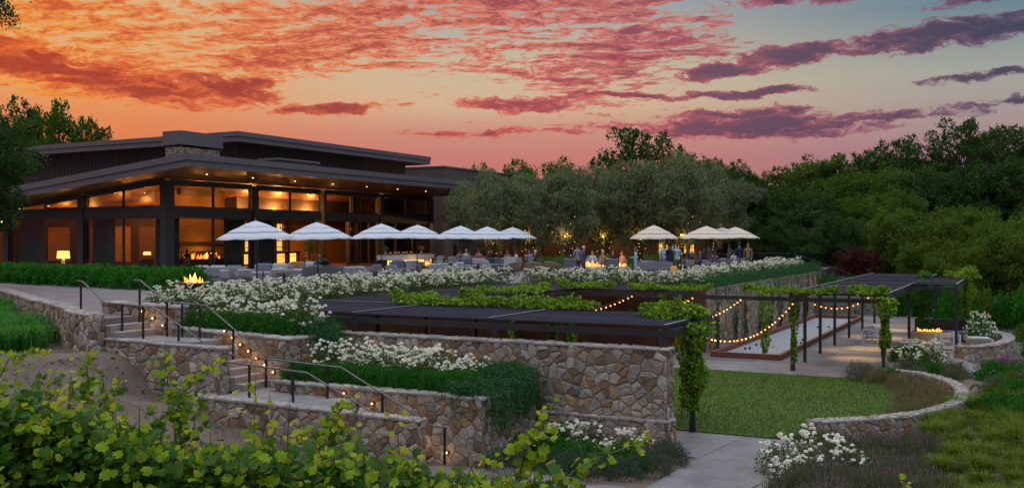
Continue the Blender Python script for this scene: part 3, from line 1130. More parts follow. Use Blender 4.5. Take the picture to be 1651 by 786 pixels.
railing('black and steel handrail on posts along the right side of the upper garden stair',
        [(-21.95, 20.1, .98), (-21.7, 20.1, .98), (-20.65, 20.0, .44), (-19.15, 19.95, .38), (-17.1, 19.9, -.84), (-16.8, 19.9, -.86)],
        [(-21.7, 20.08, .95), (-20.6, 20.0, .43), (-20.05, 20.0, .41), (-19.4, 19.97, .38), (-18.2, 19.92, -.18), (-17.1, 19.9, -.84)], floor_z)
railing('black handrail on posts down the right side of the lowest stair flight',
        [(-16.8, 19.2, -.78), (-14.25, 19.2, -.87), (-11.75, 19.2, -2.02), (-11.4, 19.2, -2.03)],
        [(-15.7, 19.2, -.82), (-14.65, 19.2, -.85), (-13.1, 19.2, -1.38), (-11.45, 19.2, -2.02)], floor_z)
railing('pale topped handrail on black posts along the left side of the top landing',
        [(-23.95, 19.9, .93), (-23.7, 19.85, .93), (-22.2, 19.35, .40), (-20.3, 19.25, .34), (-18.3, 19.22, -.60), (-17.5, 19.22, -.78)],
        [(-23.75, 19.86, .92), (-21.5, 19.3, .37), (-20.7, 19.27, .35), (-19.4, 19.23, -.08)], floor_z)
railing('thin handrail on posts along the left side of the lower landing',
        [(-17.4, 18.38, -.78), (-14.6, 18.38, -.92), (-12.7, 18.38, -1.72)],
        [(-16.3, 18.38, -.83), (-15.0, 18.38, -.9), (-13.2, 18.38, -1.5)], floor_z)


# ------------------------------------------------------------------ retaining walls round the court
def panel_wall(name, label, A, B, z0, z1, n, mat='corten'):
    """rusted steel sheets side by side"""
    A, B = Vector(A), Vector(B)
    e = empty(name, (A.x, A.y, z0), 0, label, 'wall')
    d = (B - A) / n
    u = d.normalized()
    for k in range(n):
        a = A + d * k + u * 0.006
        b = A + d * (k + 1) - u * 0.006
        wl('panel', MB().beam((a.x, a.y, (z0 + z1) / 2), (b.x, b.y, (z0 + z1) / 2), 0.03, z1 - z0).mesh('panel'), M[mat], e)


panel_wall('rust_panel_wall', 'rusty brown steel panel wall along the left side of the sunken court', (-20.70, 22.7), (-20.70, 41.4), -2.75, -0.05, 8)
panel_wall('rust_panel_wall', 'rusty brown steel panel wall at the far end of the sunken court', (-20.6, 41.42), (-12.0, 41.42), -2.75, -0.05, 4)
tall = straight_wall('bocce_stone_wall', 'long stone retaining wall with dark creepers beside the gravel court', -12.3, -11.95, 41.45, 68.0, -2.8, -0.02, 'r', 0.46)
straight_wall('court_end_wall', 'low dark stone wall before the hedge closing the far end of the gravel court', -11.9, -7.8, 65.5, 65.9, -2.8, -1.5, '', 0.46)


# ------------------------------------------------------------------ pergolas
ZT = 0.03


def pergola(name, label, beams, rafters, posts, slats, loc, zt=ZT):
    e = empty(name, loc, 0, label, 'pergola')
    for (a, b) in beams:
        wl('beam', MB().beam((a[0], a[1], zt - .10), (b[0], b[1], zt - .10), 0.09, 0.15).mesh('beam'), M['pergola_steel'], e)
    for (a, b) in rafters:
        r_ = wl('rafter', MB().beam((a[0], a[1], zt + .04), (b[0], b[1], zt + .04), 0.07, 0.12).mesh('rafter'), M['pergola_steel'], e)
        wl('rafter_sheen', MB().beam((a[0], a[1], zt + .108), (b[0], b[1], zt + .108), 0.075, 0.012).mesh('rafter_sheen'), M['rafter_sheen'], e)  # added paler strip, imitates the reflection along the steel rafter tops
    for (x, y, zb) in posts:
        wl('post', MB().beam((x, y, zb), (x, y, zt - .176), 0.11, 0.11).mesh('post'), M['pergola_steel'], e)
    for (x0, x1, y0, y1, sp) in slats:
        b = MB()
        y = y0 + 0.06
        while y < y1 - 0.03:
            z = zt + 0.052 + random.uniform(-.004, .004)
            b.box(x0 + random.uniform(0, .02), x1 - random.uniform(0, .02), y, y + sp * 0.52, z, z + 0.03)
            y += sp * random.uniform(0.95, 1.05)
        wl('slats', b.mesh('slats'), M['slat'], e, 'stuff')
    return e


C0 = -2.652
pergola('court_pergola', 'long dark slatted steel pergola wrapping round three sides of the sunken court',
        beams=[((-20.6, 22.5), (-7.38, 22.5)), ((-16.3, 26.3), (-7.38, 26.3)), ((-16.3, 26.36), (-16.3, 37.14)), ((-16.3, 37.2), (-4.4, 37.2)),
               ((-20.62, 22.6), (-20.62, 41.1)), ((-20.55, 41.15), (-12.5, 41.15)), ((-7.42, 22.56), (-7.42, 26.24)), ((-12.5, 37.26), (-12.5, 41.08))],
        rafters=[((x, 22.45), (x, 26.35)) for x in (-16.3, -12.1, -7.48)] + [((-20.65, y), (-16.25, y)) for y in (26.3, 29.9, 33.6, 37.2)] +
                [((x, 37.25), (x, 41.1)) for x in (-16.3, -12.55)],
        posts=[(-16.2, 22.42, -.4), (-11.9, 22.42, -.4), (-7.5, 22.42, -.4), (-7.4, 24.4, C0), (-12.1, 26.3, C0), (-16.3, 26.3, C0), (-16.3, 31.8, C0), (-16.3, 37.2, C0),
               (-12.5, 37.2, C0), (-7.55, 37.2, C0), (-4.45, 37.2, C0), (-20.62, 30, -2.7), (-20.62, 37.2, -2.7)],
        slats=[(-16.32, -7.4, 22.45, 26.3, 0.125), (-20.6, -16.34, 22.6, 37.1, 0.125), (-20.6, -12.5, 37.2, 41.1, 0.125)], loc=(-7.5, 24.4, C0))
PY = [40.0, 43.25, 46.8, 50.9, 55.3, 60.0]
pergola('bocce_pergola', 'dark slatted steel pergola over the paving beside the gravel court',
        beams=[((-7.66, 37.3), (-7.66, 60.0)), ((-4.45, 37.3), (-4.45, 60.0)), ((-7.6, 60.06), (-4.4, 60.06))],
        rafters=[((-7.72, y), (-4.38, y)) for y in PY[:-1]] + [((-7.72, 37.6), (-7.72, 60)), ((-4.42, 37.6), (-4.42, 60))],
        posts=[(-7.66, y, C0) for y in PY] + [(-4.45, y, C0) for y in (45.75, 51.8, 60.0)],
        slats=[(-7.66, -4.47, 37.4, 60.0, 0.15)], loc=(-7.66, 40.0, C0), zt=0.07)
pergola('lounge_pergola', 'small dark pergola bay over the fire table and white armchairs',
        beams=[((-2.6, 45.4), (-2.6, 52.3)), ((-4.35, 45.35), (-2.55, 45.35)), ((-4.35, 52.35), (-2.55, 52.35))],
        rafters=[((-4.36, y), (-2.55, y)) for y in (47.7, 50.0)] + [((-2.6, 45.4), (-2.6, 52.3))],
        posts=[(-2.6, 45.4, C0), (-2.6, 52.3, C0)],
        slats=[(-4.36, -2.6, 45.4, 52.3, 0.15)], loc=(-2.6, 45.4, C0), zt=0.14)

# ------------------------------------------------------------------ gravel court with timber edging, and its balls
bc = empty('bocce_court', (-10, 50, -2.65), 0, 'long gravel bocce court edged with red timber boards', 'bocce court')
wl('gravel_bed', MB().box(-11.25, -8.75, 40.2, 62.2, -2.66, -2.632).mesh('gravel_bed'), M['gravel'], bc)
for (x0, x1, y0, y1) in [(-11.4, -11.26, 40.05, 51.2), (-11.4, -11.26, 51.22, 62.35), (-8.74, -8.6, 40.05, 47.4), (-8.74, -8.6, 47.42, 54.8), (-8.74, -8.6, 54.82, 62.35), (-11.25, -8.75, 40.05, 40.19), (-11.25, -8.75, 62.21, 62.35)]:
    wl('board', MB().bbox(x0, x1, y0, y1, -2.655, -2.43, 0.012).mesh('board'), M['board_red'], bc)
balls = [('dark red', (0.10, 0.015, 0.02)), ('dark blue', (0.02, 0.03, 0.10)), ('green', (0.02, 0.08, 0.03)), ('pale yellow', (0.6, 0.5, 0.2))]
for n_, c_ in balls:
    pmat('ball_' + n_.replace(' ', '_'), c_, 0.3, 0.02, 2)
spots = [(-10.75, 43.1, 0, 'nearest the stone wall'), (-10.62, 43.35, 1, 'touching the pair by the stone wall'), (-10.7, 44.9, 0, 'in the left half of the court, alone'), (-10.45, 44.8, 1, 'beside a red ball left of the middle'),
         (-9.9, 44.6, 3, 'near the middle of the court'), (-9.0, 44.0, 2, 'close to the right board'), (-9.05, 44.5, 2, 'second from the right board'), (-8.95, 43.5, 3, 'lying right against the near right board'),
         (-9.1, 46.6, 1, 'near the third post'), (-9.3, 48.0, 2, 'beyond the vine post'), (-10.6, 52.6, 1, 'far up the left side'), (-9.9, 55.2, 2, 'at the far end left'), (-9.4, 55.6, 1, 'at the far end right')]
for (x, y, c, w_) in spots:
    nm = balls[c][0]
    o = MB().ball((0, 0, 0), 0.055, 12, 8).build('bocce_ball', M['ball_' + nm.replace(' ', '_')], None, (x, y, -2.632 + 0.055))
    tag(o, nm + ' bocce ball on the gravel court ' + w_, 'ball', 'balls lying on the gravel court')


# ------------------------------------------------------------------ string lights
def catenary(A, B, sag, n=28):
    A, B = Vector(A), Vector(B)
    return [A.lerp(B, k / n) - Vector((0, 0, sag * 4 * (k / n) * (1 - k / n))) for k in range(n + 1)]


bulb_me = MB().lathe([(0.001, -.060), (.022, -.050), (.030, -.028), (.020, -.008), (.010, 0)], 8).mesh('bulb')
cap_me = MB().tube([(0, 0, -.005), (0, 0, .045)], 0.018, 6).mesh('socket')


def string_light(label, A, B, sag, nb, en):
    e = empty('string_light', A, 0, label, 'string lights', 'strings of bulbs hung over the court')
    pts = catenary(A, B, sag)
    wl('cable', MB().tube(pts, 0.009, 5).mesh('cable'), M['dark_steel'], e)
    nb = int(nb * 1.3)
    for k in range(nb):
        t = (k + 0.5 + random.uniform(-.15, .15)) / nb
        j = t * (len(pts) - 1)
        i = min(int(j), len(pts) - 2)
        q = pts[i].lerp(pts[i + 1], j - i) - Vector((0, 0, 0.055))
        b = link('bulb', bulb_me, M['bulb'], e)
        b.location = q - Vector(e.location)
        s = link('socket', cap_me, M['dark_steel'], b)
    for t in (0.25, 0.5, 0.75):
        q = pts[int(t * (len(pts) - 1))]
        ld = bpy.data.lights.new('glow', 'POINT')
        ld.energy = en
        ld.color = (1.0, 0.50, 0.16)
        ld.shadow_soft_size = 0.04
        l = bpy.data.objects.new('glow', ld)
        l.parent = e
        l.location = q - Vector(e.location) - Vector((0, 0, 0.2))
        COL.objects.link(l)


string_light('string of glowing bulbs farthest to the left over the court', (-14.0, 26.3, .16), (-13.6, 37.1, .0), 0.46, 20, 5)
string_light('second string of glowing bulbs from the left over the court', (-12.2, 26.3, .16), (-11.2, 37.1, .0), 0.66, 24, 5)
string_light('third string of bulbs passing behind the vine covered end of the pergola', (-9.8, 26.3, .16), (-9.35, 37.1, .0), 0.55, 20, 5)
string_light('rightmost long string of glowing bulbs in front of the stone retaining wall', (-8.4, 26.35, -.12), (-7.5, 37.1, -.10), 0.85, 22, 5)
string_light('short string of bulbs under the beam near the gravel court posts', (-6.9, 37.3, -.12), (-5.6, 42.5, -.12), 0.32, 9, 3)


# downlights under the pergola beams
def downlight(x, y, z, label, en, ang=70, rot=None):
    e = empty('downlight', (x, y, z), 0, label, 'lamp', 'downlights under the pergola')
    MB().tube([(0, 0, 0), (0, 0, -.12)], 0.04, 10).build('housing', M['dark_steel'], e)
    MB().ball((0, 0, -.115), 0.028, 8, 5).build('lens', M['down_lamp'], e)
    ld = bpy.data.lights.new('beam', 'SPOT')
    ld.energy = en
    ld.color = (1.0, 0.66, 0.32)
    ld.spot_size = R(ang)
    ld.spot_blend = 0.9
    ld.shadow_soft_size = 0.03
    l = bpy.data.objects.new('beam', ld)
    l.parent = e
    l.location = (0, 0, -.16)
    if rot:
        l.rotation_euler = rot
    COL.objects.link(l)


for k, (y, w_) in enumerate([(42.0, 'nearest the lawn'), (46.2, 'second from the lawn'), (51.0, 'third from the lawn'), (56.0, 'farthest from the lawn')]):
    downlight(-6.0, y, ZT - .02, 'small pergola downlight over the paving beside the gravel court, ' + w_, 420, 62)
for k, (y, w_) in enumerate([(43.5, 'near end'), (50.0, 'middle'), (57, 'far end')]):
    downlight(-7.66, y + 1.6, ZT - .16, 'small downlight on the beam along the gravel court, ' + w_, 260, 80, (0, R(-22), 0))
downlight(-3.4, 48.5, 0.05, 'small downlight over the fire table', 150, 80)

# ------------------------------------------------------------------ curved seat walls on the right
SEAT = [(-4.35, 37.0), (-3.4, 36.5), (-2.6, 35.6), (-2.0, 34.2), (-1.70, 32.4), (-1.75, 30.5), (-2.3, 28.6), (-3.1, 27.2), (-4.15, 26.1), (-4.8, 25.6)]
curved_wall('curved_seat_wall', 'low curved stone wall bending round the right end of the lawn', SEAT, 0.30, -2.9, -2.38, 0.30, 'fkt', 'ab', 0.30)
SEAT2 = [(-2.5, 44.2), (-1.9, 44.6), (-1.2, 45.8), (-0.75, 48.0), (-0.8, 50.3), (-1.5, 52.3), (-2.6, 53.6)]
curved_wall('curved_seat_wall', 'low curved stone wall enclosing the paved corner behind the fire table', SEAT2, 0.42, -2.9, -2.2, 0.34, 'fkt', 'ab', 0.36)
straight_wall('post_plinth', 'short stone block wall between the shrubs and the fire table', -4.62, -4.2, 43.6, 45.4, -2.8, -2.1, 'frlt', 0.34)
# side path on the far right
sp_ = empty('side_path', (0, 42, -2.7))
tag(sp_, kind='structure')
for pts in ([(-4.2, 41.9, -2.66), (-2.2, 40.2, -2.68), (-1.6, 41.6, -2.68), (-2.3, 44.0, -2.66), (-4.2, 44.5, -2.66)],
            [(-2.18, 40.18, -2.68), (-0.2, 38.2, -2.72), (0.3, 39.3, -2.72), (-1.58, 41.58, -2.68)],
            [(-.18, 38.18, -2.72), (2.6, 36.4, -2.78), (2.9, 37.3, -2.78), (.32, 39.28, -2.72)]):
    wl('slab', quad_slab(pts).mesh('slab'), M['path_concrete'], sp_)


# ------------------------------------------------------------------ restaurant
BX, BY = -46.6, 45.3
RST = empty('restaurant_building', (BX, BY, 0), 0, 'dark modern restaurant with tall lit windows and broad flat roofs', 'building')


def rp(name, mb, mat, parent=None):
    return wl(name, mb.mesh(name), M[mat], parent or RST)


def sub(name, mb, mat, par):
    """sub-part of a part that was itself linked in world coordinates"""
    o = link(name, mb.mesh(name), M[mat], par)
    o.matrix_parent_inverse = Matrix.Identity(4)
    return o


def lowroof(x):
    return 6.89 + 0.106 * (x + 42.0)


def sloped_slab(x0, x1, y0, y1, za, zb, dz):
    """slab whose top runs from za at x0 to zb at x1, dz thick"""
    vs = [(x0, y0, za - dz), (x1, y0, zb - dz), (x1, y1, zb - dz), (x0, y1, za - dz), (x0, y0, za), (x1, y0, zb), (x1, y1, zb), (x0, y1, za)]
    return MB().add(vs, [(0, 3, 2, 1), (4, 5, 6, 7), (0, 1, 5, 4), (1, 2, 6, 5), (2, 3, 7, 6), (3, 0, 4, 7)])


# lower roof: core, soffit, two-step fascia on the front and right edges
X0r, X1r, Y0r, Y1r = -76.0, -42.0, 42.3, 75.4
roof = rp('lower_roof', sloped_slab(X0r, X1r - .1, Y0r + .1, Y1r - .1, lowroof(X0r) - .05, lowroof(X1r) - .05, 0.5), 'siding')
sub('soffit', sloped_slab(X0r, X1r - .12, Y0r + .12, Y1r - .12, lowroof(X0r) - .56, lowroof(X1r) - .56, 0.08), 'soffit', roof)


def fascia_front(x0, x1, y, za, zb, h, t):
    vs = [(x0, y - t, za - h), (x1, y - t, zb - h), (x1, y, zb - h), (x0, y, za - h), (x0, y - t, za), (x1, y - t, zb), (x1, y, zb), (x0, y, za)]
    return MB().add(vs, [(0, 3, 2, 1), (4, 5, 6, 7), (0, 1, 5, 4), (1, 2, 6, 5), (2, 3, 7, 6), (3, 0, 4, 7)])


def fascia_set(par, x0, x1, y0, y1, zf, h1, h2):
    for k, (h, off, t) in enumerate([(h1, 0.0, 0.14), (h2, h1 + 0.012, 0.06)]):
        sub('fascia', fascia_front(x0, x1 - 0.002, y0, zf(x0) - off, zf(x1) - off, h, t), 'fascia', par)
        sub('fascia', MB().box(x1, x1 + t, y0 - t, y1, zf(x1) - off - h, zf(x1) - off), 'fascia', par)
        sub('fascia', fascia_front(x0, x1 - 0.002, y1 + t, zf(x0) - off, zf(x1) - off, h, t), 'fascia', par)


fascia_set(roof, X0r, X1r, Y0r, Y1r, lowroof, 0.36, 0.36)
# upper roof and the wall under it
uz = lambda x: 9.72 + 0.008 * (x + 50)
uroof = rp('upper_roof', sloped_slab(-78, -50.1, 55.3, 81.0, uz(-78) - .04, uz(-50) - .04, 0.6), 'siding')
fascia_set(uroof, -78, -50.0, 55.2, 81.1, uz, 0.34, 0.36)
uwall = rp('upper_wall', MB().box(-76, -52, 57.3, 80, 4.0, 9.05), 'siding')
for k in range(60):
    y = 57.5 + k * 0.38
    sub('batten', MB().box(-52, -51.965, y, y + 0.05, 5.6, 8.98), 'siding', uwall)
for k in range(60):
    x = -75.5 + k * 0.39
    sub('batten', MB().box(x, x + .05, 57.265, 57.3, 5.0, 8.98), 'siding', uwall)
ub = rp('rear_block', MB().box(-62, -50.5, 84.5, 100, 0, 9.0), 'siding')
sub('coping', MB().box(-62.1, -50.4, 84.4, 100.1, 9.002, 9.14), 'fascia', ub)
for k in range(22):
    sub('batten', MB().box(-50.5, -50.465, 84.8 + k * .68, 84.86 + k * .68, 0.2, 8.95), 'siding', ub)
vent = rp('roof_vent', MB().box(-48.6, -47.0, 56.0, 60.4, 5.9, 7.62), 'fascia')
sub('vent_cap', MB().bbox(-48.75, -46.85, 55.85, 60.55, 7.62, 7.76, .02), 'fascia', vent)
for k in range(14):
    sub('louvre', MB().box(-47.0, -46.97, 56.2 + k * .3, 56.3 + k * .3, 6.6, 7.55), 'siding', vent)
# chimney: stone shaft, metal shroud
chim = rp('chimney', MB().box(-51.45, -50.05, 49.85, 53.45, 5.0, 8.2), 'mortar')
big = MB()
for fn, L in ((face_fn((-51.45, 49.85, 0), (1, 0, 0), (0, -1, 0)), 1.4), (face_fn((-50.05, 49.85, 0), (0, 1, 0), (1, 0, 0)), 3.6)):
    for c in cells([(0, 5.4), (L, 5.4), (L, 8.2), (0, 8.2)], 0.36, 0.02):
        big.add(*stone_geo(c, fn, 0.05))
sub('stonework', big, 'stone_far', chim)['kind'] = 'stuff'
sub('shroud', MB().box(-51.6, -49.9, 49.7, 53.6, 8.34, 9.26), 'fascia', chim)
for (x, y) in ((-51.5, 49.8), (-50.0, 49.8), (-50.0, 51.6), (-50.0, 53.5), (-51.5, 53.5)):
    sub('shroud_leg', MB().box(x - .05, x + .05, y - .05, y + .05, 8.18, 8.34), 'dark_steel', chim)

# columns, transom and head beams
colY = [45.3, 53.0, 60.5, 68.0, 75.5]
colX = [-54.0, -61.2, -68.4, -75.6]
for i, y in enumerate(colY):
    w_ = 0.34 if i in (0,) else (0.24 if i != 2 else 0.1)
    rp('column', MB().box(BX - 0.3, BX + 0.22, y - w_, y + w_, 0, 5.62), 'frame')
for x in colX:
    rp('column', MB().box(x - 0.26, x + 0.26, BY - 0.22, BY + 0.3, 0, lowroof(x) - .70), 'frame')
for i in range(4):
    rp('transom', MB().box(BX - 0.12, BX + 0.16, colY[i] + .345, colY[i + 1] - .345, 3.42, 4.04), 'frame')
    rp('head_beam', MB().box(BX - 0.12, BX + 0.14, colY[i] + .345, colY[i + 1] - .345, 5.44, 5.72), 'frame')
xs = [BX - .30] + colX
for i in range(4):
    a, b = xs[i + 1] + .262, xs[i] - (.262 if i else .04)
    rp('transom', MB().box(a, b, BY - 0.16, BY + 0.12, 3.42, 4.04), 'frame')
    vs = fascia_front(a, b, BY + .1, lowroof(a) - .64, lowroof(b) - .64, 0.24, 0.24)
    rp('head_beam', vs, 'frame')


def window_x(y0, y1, z0, z1, x=BX, fw=0.07, pane=True, par=None):
    """window in the right facade (plane x)"""
    b = MB()
    b.box(x - .05, x + .05, y0, y0 + fw, z0, z1)
    b.box(x - .05, x + .05, y1 - fw, y1, z0, z1)
    b.box(x - .049, x + .049, y0 + fw, y1 - fw, z0, z0 + fw)
    b.box(x - .049, x + .049, y0 + fw, y1 - fw, z1 - fw, z1)
    w = rp('window', b, 'frame', par)
    if pane:
        sub('pane', MB().box(x - .006, x + .006, y0 + fw - .002, y1 - fw + .002, z0 + fw - .002, z1 - fw + .002), 'glass', w)
    return w


def window_y(x0, x1, z0, za, zb, y=BY, fw=0.07):
    """window in the left facade; top runs za at x0 to zb at x1"""
    b = MB()
    b.add([(x0, y - .05, z0), (x0 + fw, y - .05, z0), (x0 + fw, y + .05, z0), (x0, y + .05, z0), (x0, y - .05, za), (x0 + fw, y - .05, za), (x0 + fw, y + .05, za), (x0, y + .05, za)],
          [(0, 3, 2, 1), (4, 5, 6, 7), (0, 1, 5, 4), (1, 2, 6, 5), (2, 3, 7, 6), (3, 0, 4, 7)])
    b.box(x1 - fw, x1, y - .05, y + .05, z0, zb)
    b.box(x0 + fw, x1 - fw, y - .049, y + .049, z0, z0 + fw)
    b.add(fascia_front(x0 + fw, x1 - fw, y + .049, za, zb, fw, .098).v, [(0, 3, 2, 1), (4, 5, 6, 7), (0, 1, 5, 4), (1, 2, 6, 5), (2, 3, 7, 6), (3, 0, 4, 7)])
    w = rp('window', b, 'frame')
    g = fascia_front(x0 + fw - .002, x1 - fw + .002, y + .006, za - fw + .002, zb - fw + .002, 1, .012)
    g.v = [(v[0], v[1], v[2] if i >= 4 else z0 + fw - .002) for i, v in enumerate(g.v)]
    sub('pane', g, 'glass', w)


# right facade: upper row all glazed, lower row open in the third bay
mids = [49.15, 56.75, 64.25, 71.75]
for i in range(4):
    a, m_, b_ = colY[i] + .35, mids[i], colY[i + 1] - .35
    for (p_, q_) in ((a, m_ - .01), (m_ + .01, b_)):
        window_x(p_, q_, 4.05, 5.43)
for (p_, q_) in ((45.65, 49.14), (49.16, 52.7), (53.3, 55.0), (55.02, 56.7), (65.2, 66.4), (66.42, 67.7), (68.3, 70.2), (70.22, 72.7), (72.72, 75.2)):
    window_x(p_, q_, 0.12, 3.41)
# stacked door leaves beside the opening
for k in range(3):
    window_x(63.9 + .02 * k, 65.15 + .01 * k, 0.06, 3.38, x=BX - .14 - .13 * k, fw=0.09)
rp('sill', MB().box(BX - .1, BX + .15, 45.65, 52.7, 0.0, 0.115), 'frame')
for i in range(4):
    a, b_ = xs[i + 1] + .265, xs[i] - (.265 if i else .045)
    m_ = (a + b_) / 2
    for (p_, q_) in ((a, m_ - .01), (m_ + .01, b_)):
        window_y(p_, q_, 0.12, 3.41, 3.41)
        if lowroof(p_) - .90 > 4.25:
            window_y(p_, q_, 4.05, lowroof(p_) - .885, lowroof(q_) - .885)
    rp('sill', MB().box(a, b_, BY - .12, BY + .1, 0.0, 0.115), 'frame')

# interior shell
rp('floor', MB().box(-76, BX - .13, BY + .11, 75.9, -.05, 0.012), 'wood')
rp('end_wall', MB().box(-76, BX + .1, 75.75, 76.1, 0, 5.9), 'siding')
rp('back_wall', MB().box(-76.3, -76.0, BY, 76, 0, 6), 'warm_plaster')
rp('dining_wall', MB().box(-76, -57.2, 56.0, 56.3, 0, 6.0), 'dark_wood')
for k in range(5):
    rp('wall_panel', MB().box(-60.5 - k * 3.4, -58.0 - k * 3.4, 55.94, 55.99, .3, 3.0), 'warm_plaster' if k % 2 else 'wood')
rp('bar_wall', MB().box(-56.2, -55.9, 56.4, 75.7, 0, 6.2), 'warm_plaster')
rp('slatted_partition', MB().box(-49.6, -49.45, 67.9, 75.7, 0, 5.6), 'dark_wood')
for k in range(20):
    rp('slat', MB().box(-49.44, -49.36, 68.0 + k * .38, 68.12 + k * .38, 0.1, 5.4), 'wood' if k in (3, 11) else 'dark_wood')
fp = rp('fireplace', MB().box(-52.0, -50.3, 49.4, 54.2, 0, 5.35), 'warm_plaster')
sub('mantel', MB().box(-50.29, -50.02, 49.6, 54.0, 1.55, 1.72), 'dark_wood', fp)
sub('firebox', MB().box(-50.29, -50.25, 50.1, 53.3, 0.4, 1.25), 'dark_steel', fp)

# lamps inside the restaurant
def warm_light(x, y, z, en, col=(1.0, 0.38, 0.08), r=0.035, parent=RST, name='ceiling_lamp'):
    ld = bpy.data.lights.new(name, 'POINT')
    ld.energy = en
    ld.color = col
    ld.shadow_soft_size = min(r, 0.04)
    l = bpy.data.objects.new(name, ld)
    l.location = (x, y, z)
    COL.objects.link(l)
    l.parent = parent
    l.matrix_parent_inverse = Matrix.Translation(-Vector(parent.location))
    return l


for (x, y, z, en) in [(-49.0, 50.5, 4.6, 60), (-49.2, 53.0, 4.5, 40), (-50.5, 47.5, 4.3, 45), (-52.2, 47.6, 3.9, 60), (-55, 49.5, 3.8, 110), (-57, 53.5, 3.7, 130), (-60, 49, 3.4, 130), (-62, 53, 3.3, 130), (-66, 50, 3.0, 110), (-71, 52, 2.7, 100),
                      (-51, 57.5, 4.2, 330), (-51.5, 61.5, 4.2, 420), (-51.5, 65.5, 4.2, 330), (-48.2, 71, 4.8, 16), (-48.2, 59, 4.6, 25), (-48.2, 64, 4.6, 25)]:
    warm_light(x, y, z, en * 1.15)
# small recessed soffit lamps
for k, u in enumerate([46.3, 50.4, 54.6, 58.8, 63.0, 67.2, 71.4]):
    z = lowroof(-44.4) - .645
    o = rp('soffit_lamp', MB().tube([(-44.4, u, z + .02), (-44.4, u, z - .012)], 0.045, 10), 'down_lamp')
for k, (x, y) in enumerate([(-49.0, 47.2), (-53.0, 47.0), (-56.5, 47.2), (-60, 47.5), (-48.6, 51.0), (-48.8, 57.2), (-48.8, 58.6), (-49.2, 62.0), (-52.5, 49.0)]):
    z = lowroof(x) - .645
    rp('ceiling_lamp', MB().tube([(x, y, z + .02), (x, y, z - .014)], 0.05, 10), 'down_lamp')

# ------------------------------------------------------------------ things inside
def curtain(label, A, B, z0, z1, amp=0.09, waves=9):
    A, B = Vector((A[0], A[1], 0)), Vector((B[0], B[1], 0))
    d = (B - A)
    nr = Vector((-d.y, d.x, 0)).normalized()
    n = waves * 8
    V, F = [], []
    for side in (0, 0.02):
        for i in range(n + 1):
            t = i / n
            p = A + d * t + nr * (amp * math.sin(t * waves * 2 * math.pi) * (0.8 + 0.4 * math.sin(t * 5)) + side)
            V += [(p.x, p.y, z0), (p.x, p.y, z1)]
    m = (n + 1) * 2
    for i in range(n):
        F.append((2 * i, 2 * i + 2, 2 * i + 3, 2 * i + 1))
        F.append((m + 2 * i, m + 2 * i + 1, m + 2 * i + 3, m + 2 * i + 2))
        F.append((2 * i + 1, 2 * i + 3, m + 2 * i + 3, m + 2 * i + 1))
    F.append((0, 1, m + 1, m))
    F.append((2 * n, m + 2 * n, m + 2 * n + 1, 2 * n + 1))
    b = MB()
    b.add([(v[0] - A.x, v[1] - A.y, v[2]) for v in V], F, True)
    tag(b.build('curtain', M['curtain'], None, (A.x, A.y, 0.0)), label, 'curtain', 'drapes behind the tall windows')


curtain('grey green drape behind the window left of the glowing table lamp', (-60.7, 45.75), (-58.3, 45.75), 0.05, 3.4, waves=10)
curtain('grey green drape behind the window just right of the table lamp bay', (-53.6, 45.75), (-51.6, 45.75), 0.05, 3.4)
curtain('narrow drape gathered against the corner column inside the left facade', (-48.1, 45.75), (-47.2, 45.75), 0.05, 3.4, waves=5)
curtain('narrow drape just right of the corner column behind the right facade', (-47.05, 45.8), (-47.05, 46.7), 0.05, 3.4, waves=5)
curtain('wide dark drape behind the window left of the second right facade column', (-47.1, 50.7), (-47.1, 52.6), 0.05, 3.4, waves=8)
curtain('dark drape left of the open doorway behind the third umbrella row', (-47.1, 53.4), (-47.1, 55.9), 0.05, 3.4, waves=9)
curtain('dark drape at the far left edge of the left facade', (-68, 45.75), (-65.5, 45.75), 0.05, 3.4, waves=9)

tl = empty('table_lamp', (-57.9, 47.0, 0.0), 0, 'table lamp with glowing yellow drum shade behind the left window', 'lamp')
MB().box(-.45, .45, -.3, .3, 0.0, 0.42).build('side_table', M['dark_wood'], tl)
MB().lathe([(0.0, .42), (.16, .42), (.16, .45), (.09, .5), (.13, .6), (.07, .72), (.03, .76)], 14).build('base', M['planter'], tl)
MB().lathe([(.42, .76), (.38, 1.26)], 20).build('shade', M['shade_lamp'], tl)
warm_light(-57.9, 47.0, 1.0, 35, (1, .7, .25), .15, tl, 'bulb')
tl2 = empty('table_lamp', (-52.8, 49.5, 0.0), 0, 'small table lamp with flat lit shade deep behind the left windows', 'lamp')
MB().box(-.3, .3, -.3, .3, 0, .75).build('side_table', M['dark_wood'], tl2)
MB().lathe([(.26, 1.0), (.22, 1.22)], 16).build('shade', M['shade_lamp'], tl2)
MB().tube([(0, 0, .75), (0, 0, 1.0)], .03).build('base', M['bronze'], tl2)


def flames(e, xs_, y0, y1, z, n, h, seed=1):
    """tongues of fire rising from z along y0..y1"""
    rs = random.Random(seed)
    for k in range(n):
        x = rs.uniform(*xs_)
        y = y0 + (y1 - y0) * (k + .5) / n + rs.uniform(-.03, .03)
        hh = h * rs.uniform(.45, 1.1)
        w_ = hh * rs.uniform(.18, .3)
        lx, ly = rs.uniform(-.3, .3) * hh, rs.uniform(-.35, .35) * hh
        b = MB()
        b.tube([(x, y, z), (x + lx * .1, y + ly * .1, z + hh * .3), (x + lx * .6, y + ly * .5, z + hh * .65), (x + lx, y + ly, z + hh)], [w_ * .6, w_, w_ * .55, .004], 7)
        b.build('flame', M['flame'] if k % 3 else M['flame_core'], e)


